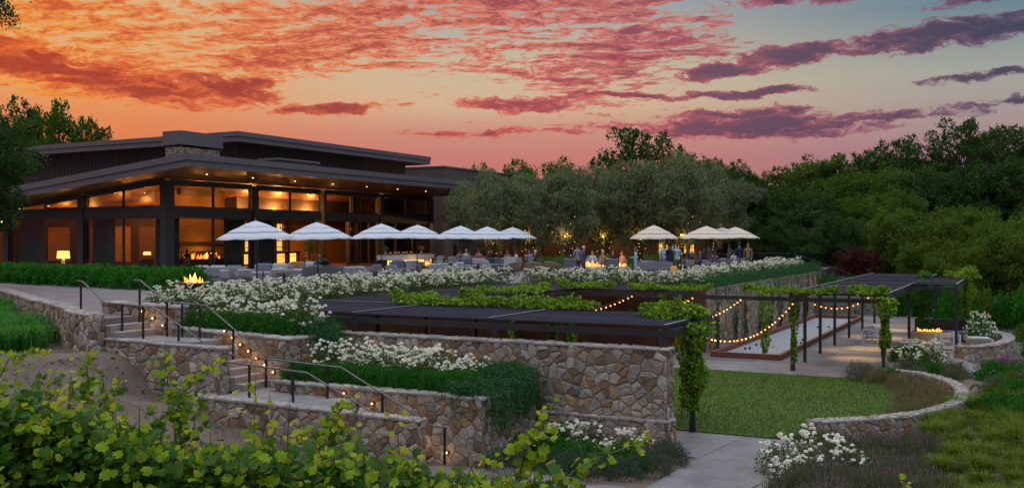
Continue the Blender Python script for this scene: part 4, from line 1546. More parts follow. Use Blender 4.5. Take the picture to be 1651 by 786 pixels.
fi = empty('hearth_fire', (-49.9, 51.6, 0.0), 0, 'row of flames in the hearth behind the right facade window', 'fire')
MB().box(-.28, .3, -2.0, 2.0, 0.0, 0.72).build('hearth', M['dark_steel'], fi)
flames(fi, (-.15, .15), -1.7, 1.7, 0.72, 16, 0.45, 3)
warm_light(-49.3, 51.6, 1.3, 40, (1, .45, .1), .3, fi, 'glow')

# bar with bottle shelves inside the open doorway
bb = empty('back_bar', (-55.5, 62, 0), 0, 'tall back bar with amber lit bottle shelves inside the open doorway', 'bar shelves')
MB().box(-.35, .15, -5.2, 5.2, 0, 1.0).build('cabinet', M['dark_wood'], bb)
MB().box(-.36, -.33, -5.2, 5.2, 1.0, 3.3).build('glowing_back', M['amber_glow'], bb)
for z in (1.35, 1.85, 2.35, 2.85, 3.3):
    MB().box(-.32, .12, -5.2, 5.2, z, z + .05).build('shelf', M['dark_wood'], bb)
for k in range(9):
    MB().box(-.325, .13, -5.2 + k * 1.27, -5.12 + k * 1.27, 1.0, 3.3).build('upright', M['dark_wood'], bb)
bott = MB().lathe([(0.0, 0), (.045, 0), (.045, .2), (.018, .25), (.016, .33), (0, .33)], 8)
pmat('bottle_amber', (0.25, 0.08, 0.01), 0.2, 0.1, 2, spec=.8, emit=(1, .35, .05), estr=0.15)
pmat('bottle_green', (0.03, 0.06, 0.02), 0.2, 0.1, 2, spec=.8)
pmat('bottle_clear', (0.5, 0.42, 0.3), 0.15, 0.1, 2, spec=.8)
bms = []
for nm in ('bottle_amber', 'bottle_green', 'bottle_clear'):
    me = bott.mesh('bottle')
    me.materials.append(M[nm])
    bms.append(me)
for z in (1.90, 2.40, 2.90):
    for k in range(34):
        if random.random() < .25:
            continue
        i = random.choice([0, 0, 1, 2])
        o = link('bottle', bms[i], None, None, (-55.5 + random.uniform(-.1, .05), 57.2 + k * .29, z))
        o.scale = (1, 1, random.uniform(.8, 1.1))
        tag(o, ['amber', 'green', 'clear'][i] + ' bottle standing on the lit back bar shelves', 'bottle', 'bottles on the back bar shelves')
cb = empty('bar_counter', (-53.2, 62, 0), 0, 'dark wooden bar counter with glowing front inside the open doorway', 'bar counter')
MB().box(-.35, .35, -3.6, 3.6, 0, 1.05).build('front', M['dark_wood'], cb)
MB().bbox(-.45, .5, -3.7, 3.7, 1.05, 1.12, .01).build('top', M['wood'], cb)
for k in range(5):
    MB().box(.352, .37, -3.4 + k * 1.4, -2.5 + k * 1.4, .15, .9).build('lit_panel', M['amber_glow'], cb)
warm_light(-54.4, 60, 2.6, 45, (1, .5, .12), .3, bb, 'glow')
warm_light(-54.4, 64, 2.6, 45, (1, .5, .12), .3, bb, 'glow')

# outdoor bar with marble slab and lit front
ob = empty('outdoor_bar', (-38.5, 59.4, 0), 0, 'outdoor bar with pale marble top band and glowing yellow front', 'bar counter')
MB().box(-.35, .28, -2.85, 2.85, 0, .64).build('base', M['dark_wood'], ob)
MB().bbox(-.45, .42, -3.0, 3.0, .66, 1.0, .015).build('marble_slab', M['marble'], ob)
MB().box(.285, .30, -2.8, 2.8, .14, .62).build('lit_front', M['amber_glow'], ob)
MB().box(-.48, .44, -3.02, 3.02, 1.001, 1.03).build('counter_top', M['wood'], ob)
for k, (y, z, r_, m_) in enumerate([(-2.6, 1.03, .10, 'leaf_bright'), (1.9, 1.03, .16, 'straw')]):
    v = empty('flower_vase', (-38.5, 59.4 + y, 1.03), 0, ['small vase of green leaves on the left end of the outdoor bar', 'vase of dry flowers on the right half of the outdoor bar'][k], 'vase')
    MB().lathe([(0, 0), (.06, 0), (.08, .1), (.05, .2), (.06, .22)], 10).build('vase', M['planter'], v)
    P = unit(160) * rng.uniform(.3, 1, (160, 1)) * np.array([.2, .2, .18]) + np.array([0, 0, .38])
    vv, ff = leaf_quads(P, .12, .06)
    link('flowers', np_mesh('flowers', vv, ff), M[m_], v)
pmat('peach', (0.6, 0.22, 0.08), .5, .1, 5)
for k in range(6):
    b = empty('fruit_bowl', (-38.45 + .05 * (k % 2), 57.3 + k * .5, 1.03), 0, 'bowl of orange fruit on the outdoor bar, ' + ['leftmost', 'second from left', 'third from left', 'fourth from left', 'fifth from left', 'rightmost'][k], 'bowl', 'fruit bowls along the outdoor bar')
    MB().lathe([(0, .0), (.08, 0), (.14, .08), (.12, .08), (.06, .02)], 10).build('bowl', M['wood'], b)
    mb = MB()
    for q in range(5):
        mb.ball((.06 * math.cos(q * 1.3), .06 * math.sin(q * 1.3), .10 + .02 * (q % 2)), .045, 7, 5)
    mb.build('fruit', M['peach'], b)['kind'] = 'stuff'
warm_light(-37.6, 59.4, .35, 12, (1, .6, .12), .2, ob, 'glow')

# ------------------------------------------------------------------ second building behind the olives
AN = empty('annex_building', (-32, 80, 0), 0, 'low dark annex behind the olive trees with grey edged flat roof', 'building')
MB2 = lambda *a: MB().box(*a)
r2 = wl('roof', MB().box(-46, -20.62, 75.6, 90, 5.85, 6.45).mesh('roof'), M['siding'], AN)
sub('fascia', MB().box(-20.6, -20.45, 75.4, 90, 6.14, 6.5), 'fascia', r2)
sub('fascia', MB().box(-20.6, -20.52, 75.4, 90, 5.78, 6.13), 'fascia', r2)
sub('fascia', MB().box(-46, -20.62, 75.45, 75.59, 5.78, 6.5), 'fascia', r2)
wl('wall', MB().box(-46, -22.5, 84.6, 84.9, 0, 5.8).mesh('wall'), M['dark_wood'], AN)
wl('wall', MB().box(-22.7, -22.4, 78.8, 84.59, 0, 5.8).mesh('wall'), M['siding'], AN)
wl('header', MB().box(-46, -22.4, 78.5, 78.79, 3.3, 5.8).mesh('header'), M['siding'], AN)
wl('floor', MB().box(-46, -22.7, 78.5, 84.59, -.05, .015).mesh('floor'), M['dark_wood'], AN)
for k in range(9):
    x = -45.8 + k * 2.9
    wl('column', MB().box(x - .12, x + .12, 78.5, 78.75, 0, 3.3).mesh('column'), M['frame'], AN)
for k in range(8):
    if k in (2, 5):
        continue
    x0, x1 = -45.68 + k * 2.9, -45.68 + k * 2.9 + 2.66
    b = MB()
    b.box(x0, x0 + .07, 78.56, 78.66, .02, 3.29)
    b.box(x1 - .07, x1, 78.56, 78.66, .02, 3.29)
    b.box(x0 + .07, x1 - .07, 78.56, 78.66, 3.22, 3.29)
    w = wl('window', b.mesh('window'), M['frame'], AN)
    sub('pane', MB().box(x0 + .068, x1 - .068, 78.605, 78.615, .02, 3.222), 'glass', w)
sh = empty('wine_shelf', (-27.0, 84.3, 0), 0, 'amber lit wall shelf inside the annex behind the olive trunks', 'shelf')
MB().box(-1.6, 1.6, .1, .14, .8, 3.0).build('glowing_back', M['amber_glow'], sh)
for z in (.8, 1.25, 1.7, 2.15, 2.6, 3.0):
    MB().box(-1.65, 1.65, -.3, .09, z, z + .05).build('shelf', M['dark_wood'], sh)
for k in range(6):
    MB().box(-1.66 + k * .66, -1.6 + k * .66, -.29, .095, .8, 3.0).build('upright', M['dark_wood'], sh)
for (x, en) in [(-43, 260), (-38.5, 260), (-34, 200), (-29.5, 260), (-25, 160)]:
    warm_light(x, 81.5, 3.0, en, (1, .5, .16), .3, AN)
for k, x in enumerate((-41.0, -36.5)):
    p_ = empty('hanging_lantern', (x, 77.6, 0), 0, ['left', 'right'][k] + ' hanging cylinder lantern glowing under the annex roof edge', 'lantern', 'lanterns under the annex eaves')
    MB().tube([(0, 0, 4.35), (0, 0, 5.8)], .012, 5).build('cord', M['dark_steel'], p_)
    MB().tube([(0, 0, 3.7), (0, 0, 4.35)], .09, 10).build('glass', M['shade_lamp'], p_)


# ------------------------------------------------------------------ trees
def cw(u, d):
    """ground-plan point seen at column u of the photograph, d metres ahead of the camera"""
    X = (u - 825.5) / 1630.0 * d
    p = RT * X + FW * d
    return p.x, p.y


def tree_meshes(seed, H, R_, crown_lo, nclump, nleaf, leaf, clump_r, kind='oak', multi=1, trunk_r=0.28, open_=0.0):
    """one trunk mesh and one crown mesh; base at the origin"""
    r = np.random.default_rng(seed)
    rs = random.Random(seed)
    cz = (H + crown_lo) / 2
    hz = (H - crown_lo) / 2
    cent = []
    tries = 0
    while len(cent) < nclump and tries < 6000:
        tries += 1
        v = r.normal(size=3)
        v /= np.linalg.norm(v)
        rad = r.uniform(0.35, 1.0) ** 0.6
        q = v * rad
        p_ = np.array([q[0] * R_, q[1] * R_, cz + q[2] * hz])
        # uneven outline: lobes
        lob = 0.78 + 0.22 * math.sin(3 * math.atan2(v[1], v[0]) + seed) + 0.15 * math.sin(5 * math.atan2(v[1], v[0]) + 2.1 * seed)
        p_[:2] *= lob
        p_[2] = cz + (p_[2] - cz) * (0.85 + 0.25 * rs.random())
        if all(np.linalg.norm(p_ - c) > clump_r * (0.75 + open_) for c in cent):
            cent.append(p_)
    cent = np.array(cent)
    # limbs
    b = MB()
    bases = []
    for k in range(multi):
        a = 2 * math.pi * k / max(multi, 1) + seed
        off = 0.0 if multi == 1 else 0.25
        base = Vector((math.cos(a) * off, math.sin(a) * off, -0.15))
        lean = 0.10 * R_ if multi == 1 else 0.28 * R_
        fork = Vector((base.x + math.cos(a) * lean * rs.uniform(.4, 1), base.y + math.sin(a) * lean * rs.uniform(.4, 1), crown_lo + (H - crown_lo) * .18))
        m1 = base.lerp(fork, .5) + Vector((rs.uniform(-.12, .12), rs.uniform(-.12, .12), 0)) * R_ * .3
        tr = trunk_r / math.sqrt(multi)
        b.tube([base, base.lerp(m1, .25), m1, fork], [tr * 1.35, tr, tr * .8, tr * .6], 8, cap=False)
        bases.append(fork)
    order = np.argsort(-cent[:, 2])
    for i in order[:: max(1, len(order) // 34)]:
        c = Vector(cent[i])
        f = min(bases, key=lambda q: (q - c).length)
        m_ = f.lerp(c, .5) + Vector((rs.uniform(-.4, .4), rs.uniform(-.4, .4), rs.uniform(-.1, .5))) * (clump_r * .6)
        b.tube([f - Vector((0, 0, .1)), m_, c], [trunk_r * .34, trunk_r * .2, .015], 5, cap=False)
    # leaves
    n = len(cent) * nleaf
    ci = np.repeat(np.arange(len(cent)), nleaf)
    sz = r.uniform(.7, 1.25, len(cent))[ci]
    q = unit(n, r) * (r.uniform(0, 1, n) ** 0.45)[:, None]
    q *= np.array([1.0, 1.0, 0.62]) * clump_r * sz[:, None]
    # twiggy sub-tufts
    tuft = unit(len(cent) * 9, r) * clump_r * .75 * np.array([1, 1, .7])
    sel = r.random(n) < 0.55
    ti = ci * 9 + r.integers(0, 9, n)
    q[sel] = (tuft[ti] + unit(n, r) * (clump_r * .28) * r.random((n, 1)))[sel]
    P = cent[ci] + q
    if kind == 'olive':
        V, F = leaf_quads(P, r.uniform(.7, 1.2, n) * leaf, r.uniform(.7, 1.2, n) * leaf * .30, up=.15, r=r)
    else:
        V, F = leaf_quads(P, r.uniform(.6, 1.2, n) * leaf, r.uniform(.6, 1.2, n) * leaf * .62, up=.1, r=r, fold=.08)
    return b.mesh('trunk'), np_mesh('crown', V, F)


TREE = {}


def tree_kind(key, mats, **kw):
    tm, cm = tree_meshes(**kw)
    tm.materials.append(M[mats[0]])
    cm.materials.append(M[mats[1]])
    TREE[key] = (tm, cm, kw['H'])


tree_kind('olive_a', ('bark_grey', 'leaf_olive'), seed=11, H=6.6, R_=3.1, crown_lo=1.5, nclump=95, nleaf=420, leaf=.21, clump_r=.85, kind='olive', multi=3, trunk_r=.26)
tree_kind('olive_b', ('bark_grey', 'leaf_olive'), seed=23, H=7.0, R_=3.4, crown_lo=1.5, nclump=105, nleaf=420, leaf=.21, clump_r=.9, kind='olive', multi=3, trunk_r=.28)
tree_kind('olive_c', ('bark_grey', 'leaf_olive'), seed=31, H=6.2, R_=2.8, crown_lo=1.5, nclump=85, nleaf=420, leaf=.20, clump_r=.82, kind='olive', multi=2, trunk_r=.24)
tree_kind('oak_a', ('bark', 'leaf_oak'), seed=5, H=11, R_=5.4, crown_lo=1.2, nclump=120, nleaf=170, leaf=.34, clump_r=1.25, open_=.05)
tree_kind('oak_b', ('bark', 'leaf_oak_dark'), seed=8, H=10, R_=5.6, crown_lo=.6, nclump=130, nleaf=170, leaf=.34, clump_r=1.2)
tree_kind('oak_c', ('bark', 'leaf_oak_dark'), seed=14, H=13, R_=5.2, crown_lo=4.2, nclump=62, nleaf=190, leaf=.32, clump_r=1.15, open_=.5)
tree_kind('oak_d', ('bark', 'leaf_oak'), seed=17, H=12, R_=4.6, crown_lo=2.6, nclump=80, nleaf=170, leaf=.32, clump_r=1.1, open_=.25)
tree_kind('bright', ('bark', 'leaf_bright'), seed=19, H=8, R_=4.2, crown_lo=.3, nclump=110, nleaf=210, leaf=.26, clump_r=1.0)
tree_kind('bright_b', ('bark', 'leaf_bright'), seed=41, H=7.5, R_=3.8, crown_lo=.2, nclump=90, nleaf=210, leaf=.24, clump_r=1.0, open_=.12)
tree_kind('maple', ('bark', 'leaf_maple'), seed=29, H=3.6, R_=2.0, crown_lo=.7, nclump=60, nleaf=200, leaf=.16, clump_r=.55, trunk_r=.12)
tree_kind('near_oak', ('bark', 'leaf_oak_dark'), seed=37, H=9.0, R_=4.4, crown_lo=2.2, nclump=120, nleaf=430, leaf=.15, clump_r=.85)


def plant_tree(key, x, y, H, rot, label, name, cat='tree', group=None, z=None, wide=1.0):
    tm, cm, h0 = TREE[key]
    z = gz(x, y) if z is None else z
    e = empty(name, (x, y, z), rot, label, cat, group)
    s = H / h0
    e.scale = (s * wide, s * wide, s)
    link('trunk', tm, None, e)
    link('crown', cm, None, e)
    return e


# olives on the terrace
for k, (u, d, H, key, lab) in enumerate([
        (752, 81, 6.2, 'olive_c', 'grey green olive tree just right of the restaurant roof end'),
        (797, 71, 6.6, 'olive_a', 'leftmost full olive tree standing behind the last grey umbrellas'),
        (850, 76, 7.0, 'olive_b', 'olive tree behind the gap between the grey umbrellas and the wicker chairs'),
        (912, 70, 6.8, 'olive_c', 'olive tree with forked pale trunks above the round wicker chairs'),
        (972, 75, 7.2, 'olive_a', 'olive tree rising behind the two people standing by the fire pit'),
        (1030, 72, 7.6, 'olive_b', 'large olive tree behind the left cream umbrella'),
        (1098, 70, 8.0, 'olive_b', 'largest olive tree with pale trunk between the cream umbrellas'),
        (1150, 76, 7.4, 'olive_a', 'rightmost olive tree in front of the grey roof corner')]):
    x, y = cw(u, d)
    plant_tree(key, x, y, H, k * 1.7, lab, 'olive_tree', group='olive trees along the terrace', z=0.0, wide=.84)
# trees behind the buildings
for k, (u, vt, d, key, lab, wd) in enumerate([
        (1028, 208, 104, 'oak_c', 'tall airy oak silhouetted above the olive trees', .92),
        (838, 256, 112, 'oak_d', 'dark tree top showing above the olives near the restaurant roof', .7),
        (772, 262, 118, 'oak_d', 'small dark tree top beside the end of the restaurant roof', .6),
        (900, 262, 116, 'oak_a', 'broad dark tree crown above the middle olive trees', .8),
        (1112, 246, 112, 'oak_d', 'dark tree right of the tall airy oak', .7),
        (1150, 256, 118, 'oak_c', 'small open crowned tree behind the annex roof', .7),
        (1185, 268, 122, 'oak_b', 'low dark tree behind the annex roof corner', .9),
        (95, 160, 98, 'oak_d', 'dark tree with feathery top behind the left end of the restaurant', .6),
        (40, 175, 100, 'oak_b', 'dense dark tree behind the far left roof end', .6),
        (150, 204, 104, 'oak_c', 'low tree silhouette just above the restaurant roof at left', .55)]):
    x, y = cw(u, d)
    z = gz(x, y)
    H = 2.15 + (383 - vt) * d / 1630 - z
    plant_tree(key, x, y, H, k * 2.3, lab, 'oak_tree', group='trees behind the buildings', wide=wd)
# wooded hillside on the right
HILL = [(1215, 284, 118, 'oak_b', 1.0), (1262, 268, 122, 'oak_d', 1.0), (1310, 258, 120, 'oak_a', 1.0), (1352, 246, 118, 'oak_d', .9), (1402, 250, 116, 'oak_b', 1.0),
        (1452, 222, 112, 'oak_c', .8), (1498, 246, 108, 'oak_b', .9), (1548, 194, 108, 'oak_c', .78), (1602, 208, 104, 'oak_c', .8), (1648, 200, 100, 'oak_c', .85), (1700, 215, 98, 'oak_b', .9),
        (1372, 278, 102, 'oak_a', 1.0), (1432, 270, 98, 'oak_a', 1.0), (1500, 276, 94, 'oak_b', 1.0), (1565, 270, 92, 'oak_b', 1.0), (1630, 262, 90, 'oak_b', 1.0), (1690, 280, 88, 'oak_a', 1.0),
        (1210, 304, 90, 'oak_b', 1.0), (1262, 306, 86, 'oak_b', 1.05), (1318, 312, 83, 'oak_b', 1.05), (1378, 318, 82, 'oak_a', 1.0), (1340, 350, 76, 'oak_b', 1.0), (1250, 356, 78, 'oak_b', 1.0),
        (1200, 345, 84, 'oak_b', .9), (1440, 306, 84, 'oak_a', 1.0), (1680, 330, 76, 'oak_a', 1.0)]
NEARB = [(1452, 332, 72, 'bright', 1.0), (1512, 346, 68, 'bright_b', 1.0), (1562, 328, 70, 'bright', .95), (1612, 352, 64, 'bright', 1.0), (1660, 366, 60, 'bright_b', 1.1), (1585, 392, 61, 'bright_b', 1.0), (1480, 388, 66, 'bright', .9), (1535, 396, 63, 'bright_b', 1.0),
         (1430, 392, 73, 'bright_b', .8)]
ORDN = ['first', 'second', 'third', 'fourth', 'fifth', 'sixth', 'seventh', 'eighth', 'ninth', 'tenth', 'eleventh']
for k, (u, vt, d, key, wd) in enumerate(HILL):
    x, y = cw(u, d)
    z = gz(x, y)
    H = 2.15 + (383 - vt) * d / 1630 - z
    lab = ('tall oak on the skyline of the right hillside, ' + ORDN[k] + ' from the left') if k < 11 else (
        ('dark oak halfway up the right hillside, ' + ORDN[k - 11] + ' from the left') if k < 17 else ('dense dark oak at the foot of the right hillside, ' + ORDN[k - 17] + ' of that row'))
    plant_tree(key, x, y, H, k * 1.9, lab, 'oak_tree', group='oaks on the right hillside', wide=wd)
for k, (u, vt, d, key, wd) in enumerate(NEARB):
    x, y = cw(u, d)
    z = gz(x, y)
    H = 2.15 + (383 - vt) * d / 1630 - z
    plant_tree(key, x, y, H, k * 1.3, 'yellow green leafy tree beyond the right pergola, ' + ORDN[k] + ' of the near group', 'leafy_tree', group='yellow green trees beyond the pergola', wide=wd)
x, y = cw(1381, 70)
plant_tree('maple', x, y, 2.15 - (400 - 383) * 70 / 1630 - gz(x, y), .4, 'small dark red Japanese maple beyond the pergola roof', 'red_maple')
# oak that leans in from the left edge
x, y = cw(-98, 42)
plant_tree('near_oak', x, y, 9.3, .8, 'large oak whose leafy crown leans in from the left edge', 'oak_tree', z=gz(x, y))
# twigs of a higher bough of that side, top left corner
x, y = cw(-30, 30)
e = empty('overhanging_bough', (x, y, 10.0), 0, 'leafy bough reaching into the top left corner of the sky', 'bough')
rr = np.random.default_rng(77)
tw = MB()
Ps = []
for k in range(10):
    a = Vector((0, 0, -.6))
    tip = RT * rr.uniform(.6, 1.15) + FW * rr.uniform(-.4, .4) + Vector((0, 0, rr.uniform(-1.6, -.4)))
    mid_ = a.lerp(tip, .55) + Vector((0, 0, .18))
    tw.tube([a, mid_, tip], [.03, .018, .006], 5)
    for q in range(34):
        t = rr.uniform(.35, 1.05)
        Ps.append(np.array(mid_.lerp(tip, t)) + rr.normal(size=3) * .10)
tw.tube([(-3.5 * RT.x, -3.5 * RT.y, -2.5), (-1.2 * RT.x, -1.2 * RT.y, -.9), (0, 0, -.6)], [.12, .08, .035], 7)
tw.build('branch', M['bark'], e)
v, f = leaf_quads(np.array(Ps), rr.uniform(.08, .13, len(Ps)), .06, r=rr)
link('leaves', np_mesh('leaves', v, f), M['leaf_oak_dark'], e)


# ------------------------------------------------------------------ roses, hedges and shrubs
def blossom_geo(P, s, r):
    """each blossom: eight cupped petals round a heart"""
    n = len(P)
    parts = []
    for ring, (cnt, el, rad, ps) in enumerate([(5, .1, .42, 1.15), (5, .75, .38, .95), (3, 1.35, .30, .7)]):
        for k in range(cnt):
            a = 2 * np.pi * k / cnt + ring * .5 + r.uniform(0, .6, n)
            d = np.stack([np.cos(a) * np.cos(el), np.sin(a) * np.cos(el), np.full(n, np.sin(el))], 1)
            c = P + d * s[:, None] * rad
            t = np.stack([-np.sin(a), np.cos(a), np.zeros(n)], 1)
            u = np.cross(t, d)
            h = (s * ps * .5)[:, None]
            nn = d * .55 + u * .75
            V = np.stack([c - t * h - nn * h * .3, c + t * h - nn * h * .3, c + t * h * .7 + nn * h, c - t * h * .7 + nn * h], 1)
            parts.append(V.reshape(-1, 3))
    V = np.concatenate(parts)
    return V.astype(np.float32), np.arange(len(V), dtype=np.int32).reshape(-1, 4)


def dome(n, r, rx, ry, h, power=.5, lo=0.05):
    """points in a bushy dome standing on z=0, denser towards the skin"""
    v = unit(n, r)
    v[:, 2] = np.abs(v[:, 2])
    rad = r.uniform(.25, 1, n) ** power
    bump = 1 + .16 * np.sin(v[:, 0] * 7 + v[:, 2] * 5) * np.cos(v[:, 1] * 6)
    q = v * (rad * bump)[:, None] * np.array([rx, ry, h * (1 - lo)])
    q[:, 2] += h * lo
    return q


ROSE = []
for s_ in range(7):
    r = np.random.default_rng(100 + s_)
    n = 620
    P = dome(n, r, .58, .58, .80)
    Vl, Fl = leaf_quads(P, r.uniform(.05, .09, n), r.uniform(.035, .06, n), up=.2, r=r, fold=.05)
    fm = np_mesh('foliage', Vl, Fl)
    fm.materials.append(M['leaf_rose'])
    nb = 46 + 7 * s_
    B = dome(nb, r, .60, .60, .92, .12, .30)
    # blooms come in trusses
    B[nb // 3:] = B[r.integers(0, nb // 3, nb - nb // 3)] + r.normal(size=(nb - nb // 3, 3)) * np.array([.07, .07, .045])
    bs = r.uniform(.040, .072, nb)
    Vb, Fb = blossom_geo(B, bs, r)
    bm_ = np_mesh('blossoms', Vb, Fb)
    bm_.materials.append(M['petal_white'])
    st = MB()
    for k in range(5):
        a = k * 1.26
        st.tube([(0, 0, -.1), (.2 * math.cos(a), .2 * math.sin(a), .35), (.38 * math.cos(a), .38 * math.sin(a), .68)], [.014, .011, .006], 4)
    sm_ = st.mesh('stems')
    sm_.materials.append(M['stem_green'])
    ROSE.append((fm, bm_, sm_))


def rose_bush(x, y, z, label, group, s=1.0, rs=random):
    fm, bm_, sm_ = rs.choice(ROSE)
    e = empty('rose_bush', (x, y, z), rs.uniform(0, 6.28), label, 'rose bush', group)
    e.scale = (s, s, s * rs.uniform(.9, 1.12))
    link('foliage', fm, None, e)
    b = link('blossoms', bm_, None, e)
    b['kind'] = 'stuff'
    link('stems', sm_, None, e)


def bed(x0, x1, y0, y1, z, sp, label, group, s=1.0, seed=1):
    rs = random.Random(seed)
    ny_ = max(1, round((y1 - y0) / sp))
    nx_ = max(1, round((x1 - x0) / sp))
    for i in range(nx_):
        for j in range(ny_):
            x = x0 + (i + .5) * (x1 - x0) / nx_ + rs.uniform(-.2, .2) * sp
            y = y0 + (j + .5) * (y1 - y0) / ny_ + rs.uniform(-.2, .2) * sp
            rose_bush(x, y, z, label, group, s * rs.uniform(.88, 1.12), rs)


# soil of the planters
def soil(name, *a):
    o = MB().box(*a).build(name, M['mulch'])
    return tag(o, kind='structure')


soil('planter_soil', -20.6, -17.01, 20.61, 22.4, -.9, -.45)
soil('planter_soil', -16.58, -11.06, 19.86, 22.19, -2.0, -1.5)
soil('bed_soil', -23.7, -20.78, 21.2, 41.45, -.02, .03)
soil('bed_soil', -20.77, -12.36, 41.52, 44.0, -.02, .035)
soil('bed_soil', -15.2, -12.36, 44.02, 69.0, -.02, .03)
bed(-20.5, -17.1, 21.1, 22.3, -.45, .72, 'white rose bush in the raised planter beside the middle stair', 'roses in the upper stair planter', 1.0, 1)
bed(-23.5, -20.9, 21.3, 41.3, .03, .78, 'white rose bush in the long bed between left terrace seating and pergola', 'roses along the left pergola edge', .80, 2)
bed(-20.9, -12.5, 41.7, 43.8, .035, .80, 'white rose bush in the bed between the terrace fire pit and the court', 'roses along the far court edge', .78, 3)
bed(-15.0, -13.0, 44.2, 68.8, .03, .82, 'white rose bush in the bed above the stone retaining wall at right', 'roses above the stone retaining wall', .80, 4)
bed(-16.3, -11.6, 20.45, 22.0, -1.5, .74, 'white rose bush in the lower raised planter before the tall wall', 'roses in the lower stair planter', 1.0, 5)
bed(-10.3, -7.7, 20.9, 21.9, -2.93, .8, 'sparsely flowering rose bush at the foot of the tall stone wall', 'roses at the foot of the tall wall', .95, 6)
for (u, v_) in [(1255, 742), (1290, 735), (1320, 722), (1345, 740), (1370, 750), (1300, 760)]:
    d = 5.05 * 1630 / (v_ + 25 - 383)
    x, y = cw(u, d)
    rose_bush(x, y, gz(x, y), 'white rose bush in the foreground clump right of the path', 'roses right of the garden path', .92)
for (x, y) in [(-3.7, 40.6), (-3.1, 40.2), (-3.5, 41.3)]:
    rose_bush(x, y, gz(x, y) + .1, 'white rose bush beside the curved seat wall near the pergola post', 'roses by the pergola post', 1.1)


def shrub_meshes(key, mats, seed, n, rx, ry, h, L, W, up=.3, flower=0, fmat=None, fs=.02, power=.35):
    r = np.random.default_rng(seed)
    P = dome(n, r, rx, ry, h, power)
    D = P / (np.linalg.norm(P, axis=1)[:, None] + 1e-6) * .8
    V, F = leaf_quads(P, r.uniform(.7, 1.3, n) * L, r.uniform(.7, 1.3, n) * W, up=up, D=D, r=r)
    fm = np_mesh('foliage', V, F)
    fm.materials.append(M[mats])
    st = MB()
    for k in range(4):
        a = k * 1.57 + seed
        st.tube([(0, 0, -.08), (rx * .35 * math.cos(a), ry * .35 * math.sin(a), h * .5)], [.016, .006], 4)
    sm_ = st.mesh('stems')
    sm_.materials.append(M['bark'])
    fl = None
    if flower:
        B = dome(flower, r, rx * 1.04, ry * 1.04, h * 1.08, .1, .2)
        Vb, Fb = leaf_quads(B, fs * 2.2, fs * 1.2, up=1.2, r=r)
        fl = np_mesh('flowers', Vb, Fb)
        fl.materials.append(M[fmat])
    return fm, sm_, fl


SHRUB = {
    'box': [shrub_meshes('box', 'leaf_box', 200 + k, 1500, .42, .40, .50, .060, .034, up=.5) for k in range(3)],
    'hedge': [shrub_meshes('hedge', 'leaf_hedge', 210 + k, 1100, .75, .72, .82, .12, .085) for k in range(3)],
    'grey': [shrub_meshes('grey', 'leaf_grey', 220 + k, 1500, .42, .40, .52, .055, .018, up=.6) for k in range(3)],
    'lav': [shrub_meshes('lav', 'leaf_lavender', 230 + k, 1100, .55, .52, .62, .13, .014, up=.9, flower=90, fmat='petal_purple', fs=.016) for k in range(3)],
    'straw': [shrub_meshes('straw', 'straw', 240 + k, 900, .55, .50, .50, .15, .012, up=1.0, flower=40, fmat='petal_purple', fs=.014) for k in range(2)],
    'purple': [shrub_meshes('purple', 'leaf_lavender', 250 + k, 700, .5, .45, .40, .10, .014, up=.9, flower=420, fmat='petal_purple', fs=.03) for k in range(2)],
    'leafy': [shrub_meshes('leafy', 'leaf_box', 260 + k, 1200, .6, .58, .6, .085, .05, up=.4) for k in range(3)],
    'oleander': [shrub_meshes('oleander', 'leaf_hedge', 270, 900, .6, .6, 1.3, .14, .035, up=.6, flower=240, fmat='petal_white', fs=.055)],
    'bright': [shrub_meshes('bright', 'leaf_bright', 280 + k, 1100, .7, .7, .75, .09, .06, up=.4) for k in range(2)],
    'terrace': [shrub_meshes('terrace', 'leaf_creeper_dark', 290 + k, 900, .62, .6, 1.05, .10, .06, up=.4) for k in range(2)],
}


def shrub(key, x, y, z, label, name, group, s=1.0, rs=random, sz=None, cat='shrub'):
    fm, sm_, fl = rs.choice(SHRUB[key])
    e = empty(name, (x, y, z), rs.uniform(0, 6.28), label, cat, group)
    e.scale = (s, s, sz or s)
    link('foliage', fm, None, e)
    link('stems', sm_, None, e)
    if fl:
        link('flowers', fl, None, e)['kind'] = 'stuff'
    return e


rs6 = random.Random(66)
# clipped box along the planter fronts
for k in range(9):
    shrub('box', -20.4 + k * .38, 20.86 + rs6.uniform(-.03, .06), -.46, 'small leaved green box shrub along the front of the upper stair planter', 'box_shrub', 'box shrubs in the upper planter', 1.0, rs6, 1.25)
for k in range(16):
    for j in range(2):
        shrub('box', -16.3 + k * .33 + j * .15, 20.08 + j * .36 + rs6.uniform(-.04, .04), -1.5, 'small leaved green box shrub along the front of the lower planter', 'box_shrub', 'box shrubs in the lower planter', .95, rs6, 1.15)
# hedge under the left windows
for k in range(15):
    for j in range(3):
        x = -32.0 - k * 1.02 - rs6.uniform(-.15, .15)
        y = 30.6 + (-32.0 - x) * .16 + j * .95 + rs6.uniform(-.12, .12)
        shrub('hedge', x, y, 0.0, 'broad leaved bright green hedge shrub below the left restaurant windows', 'hedge_shrub', 'hedge below the left windows', rs6.uniform(.95, 1.15), rs6)
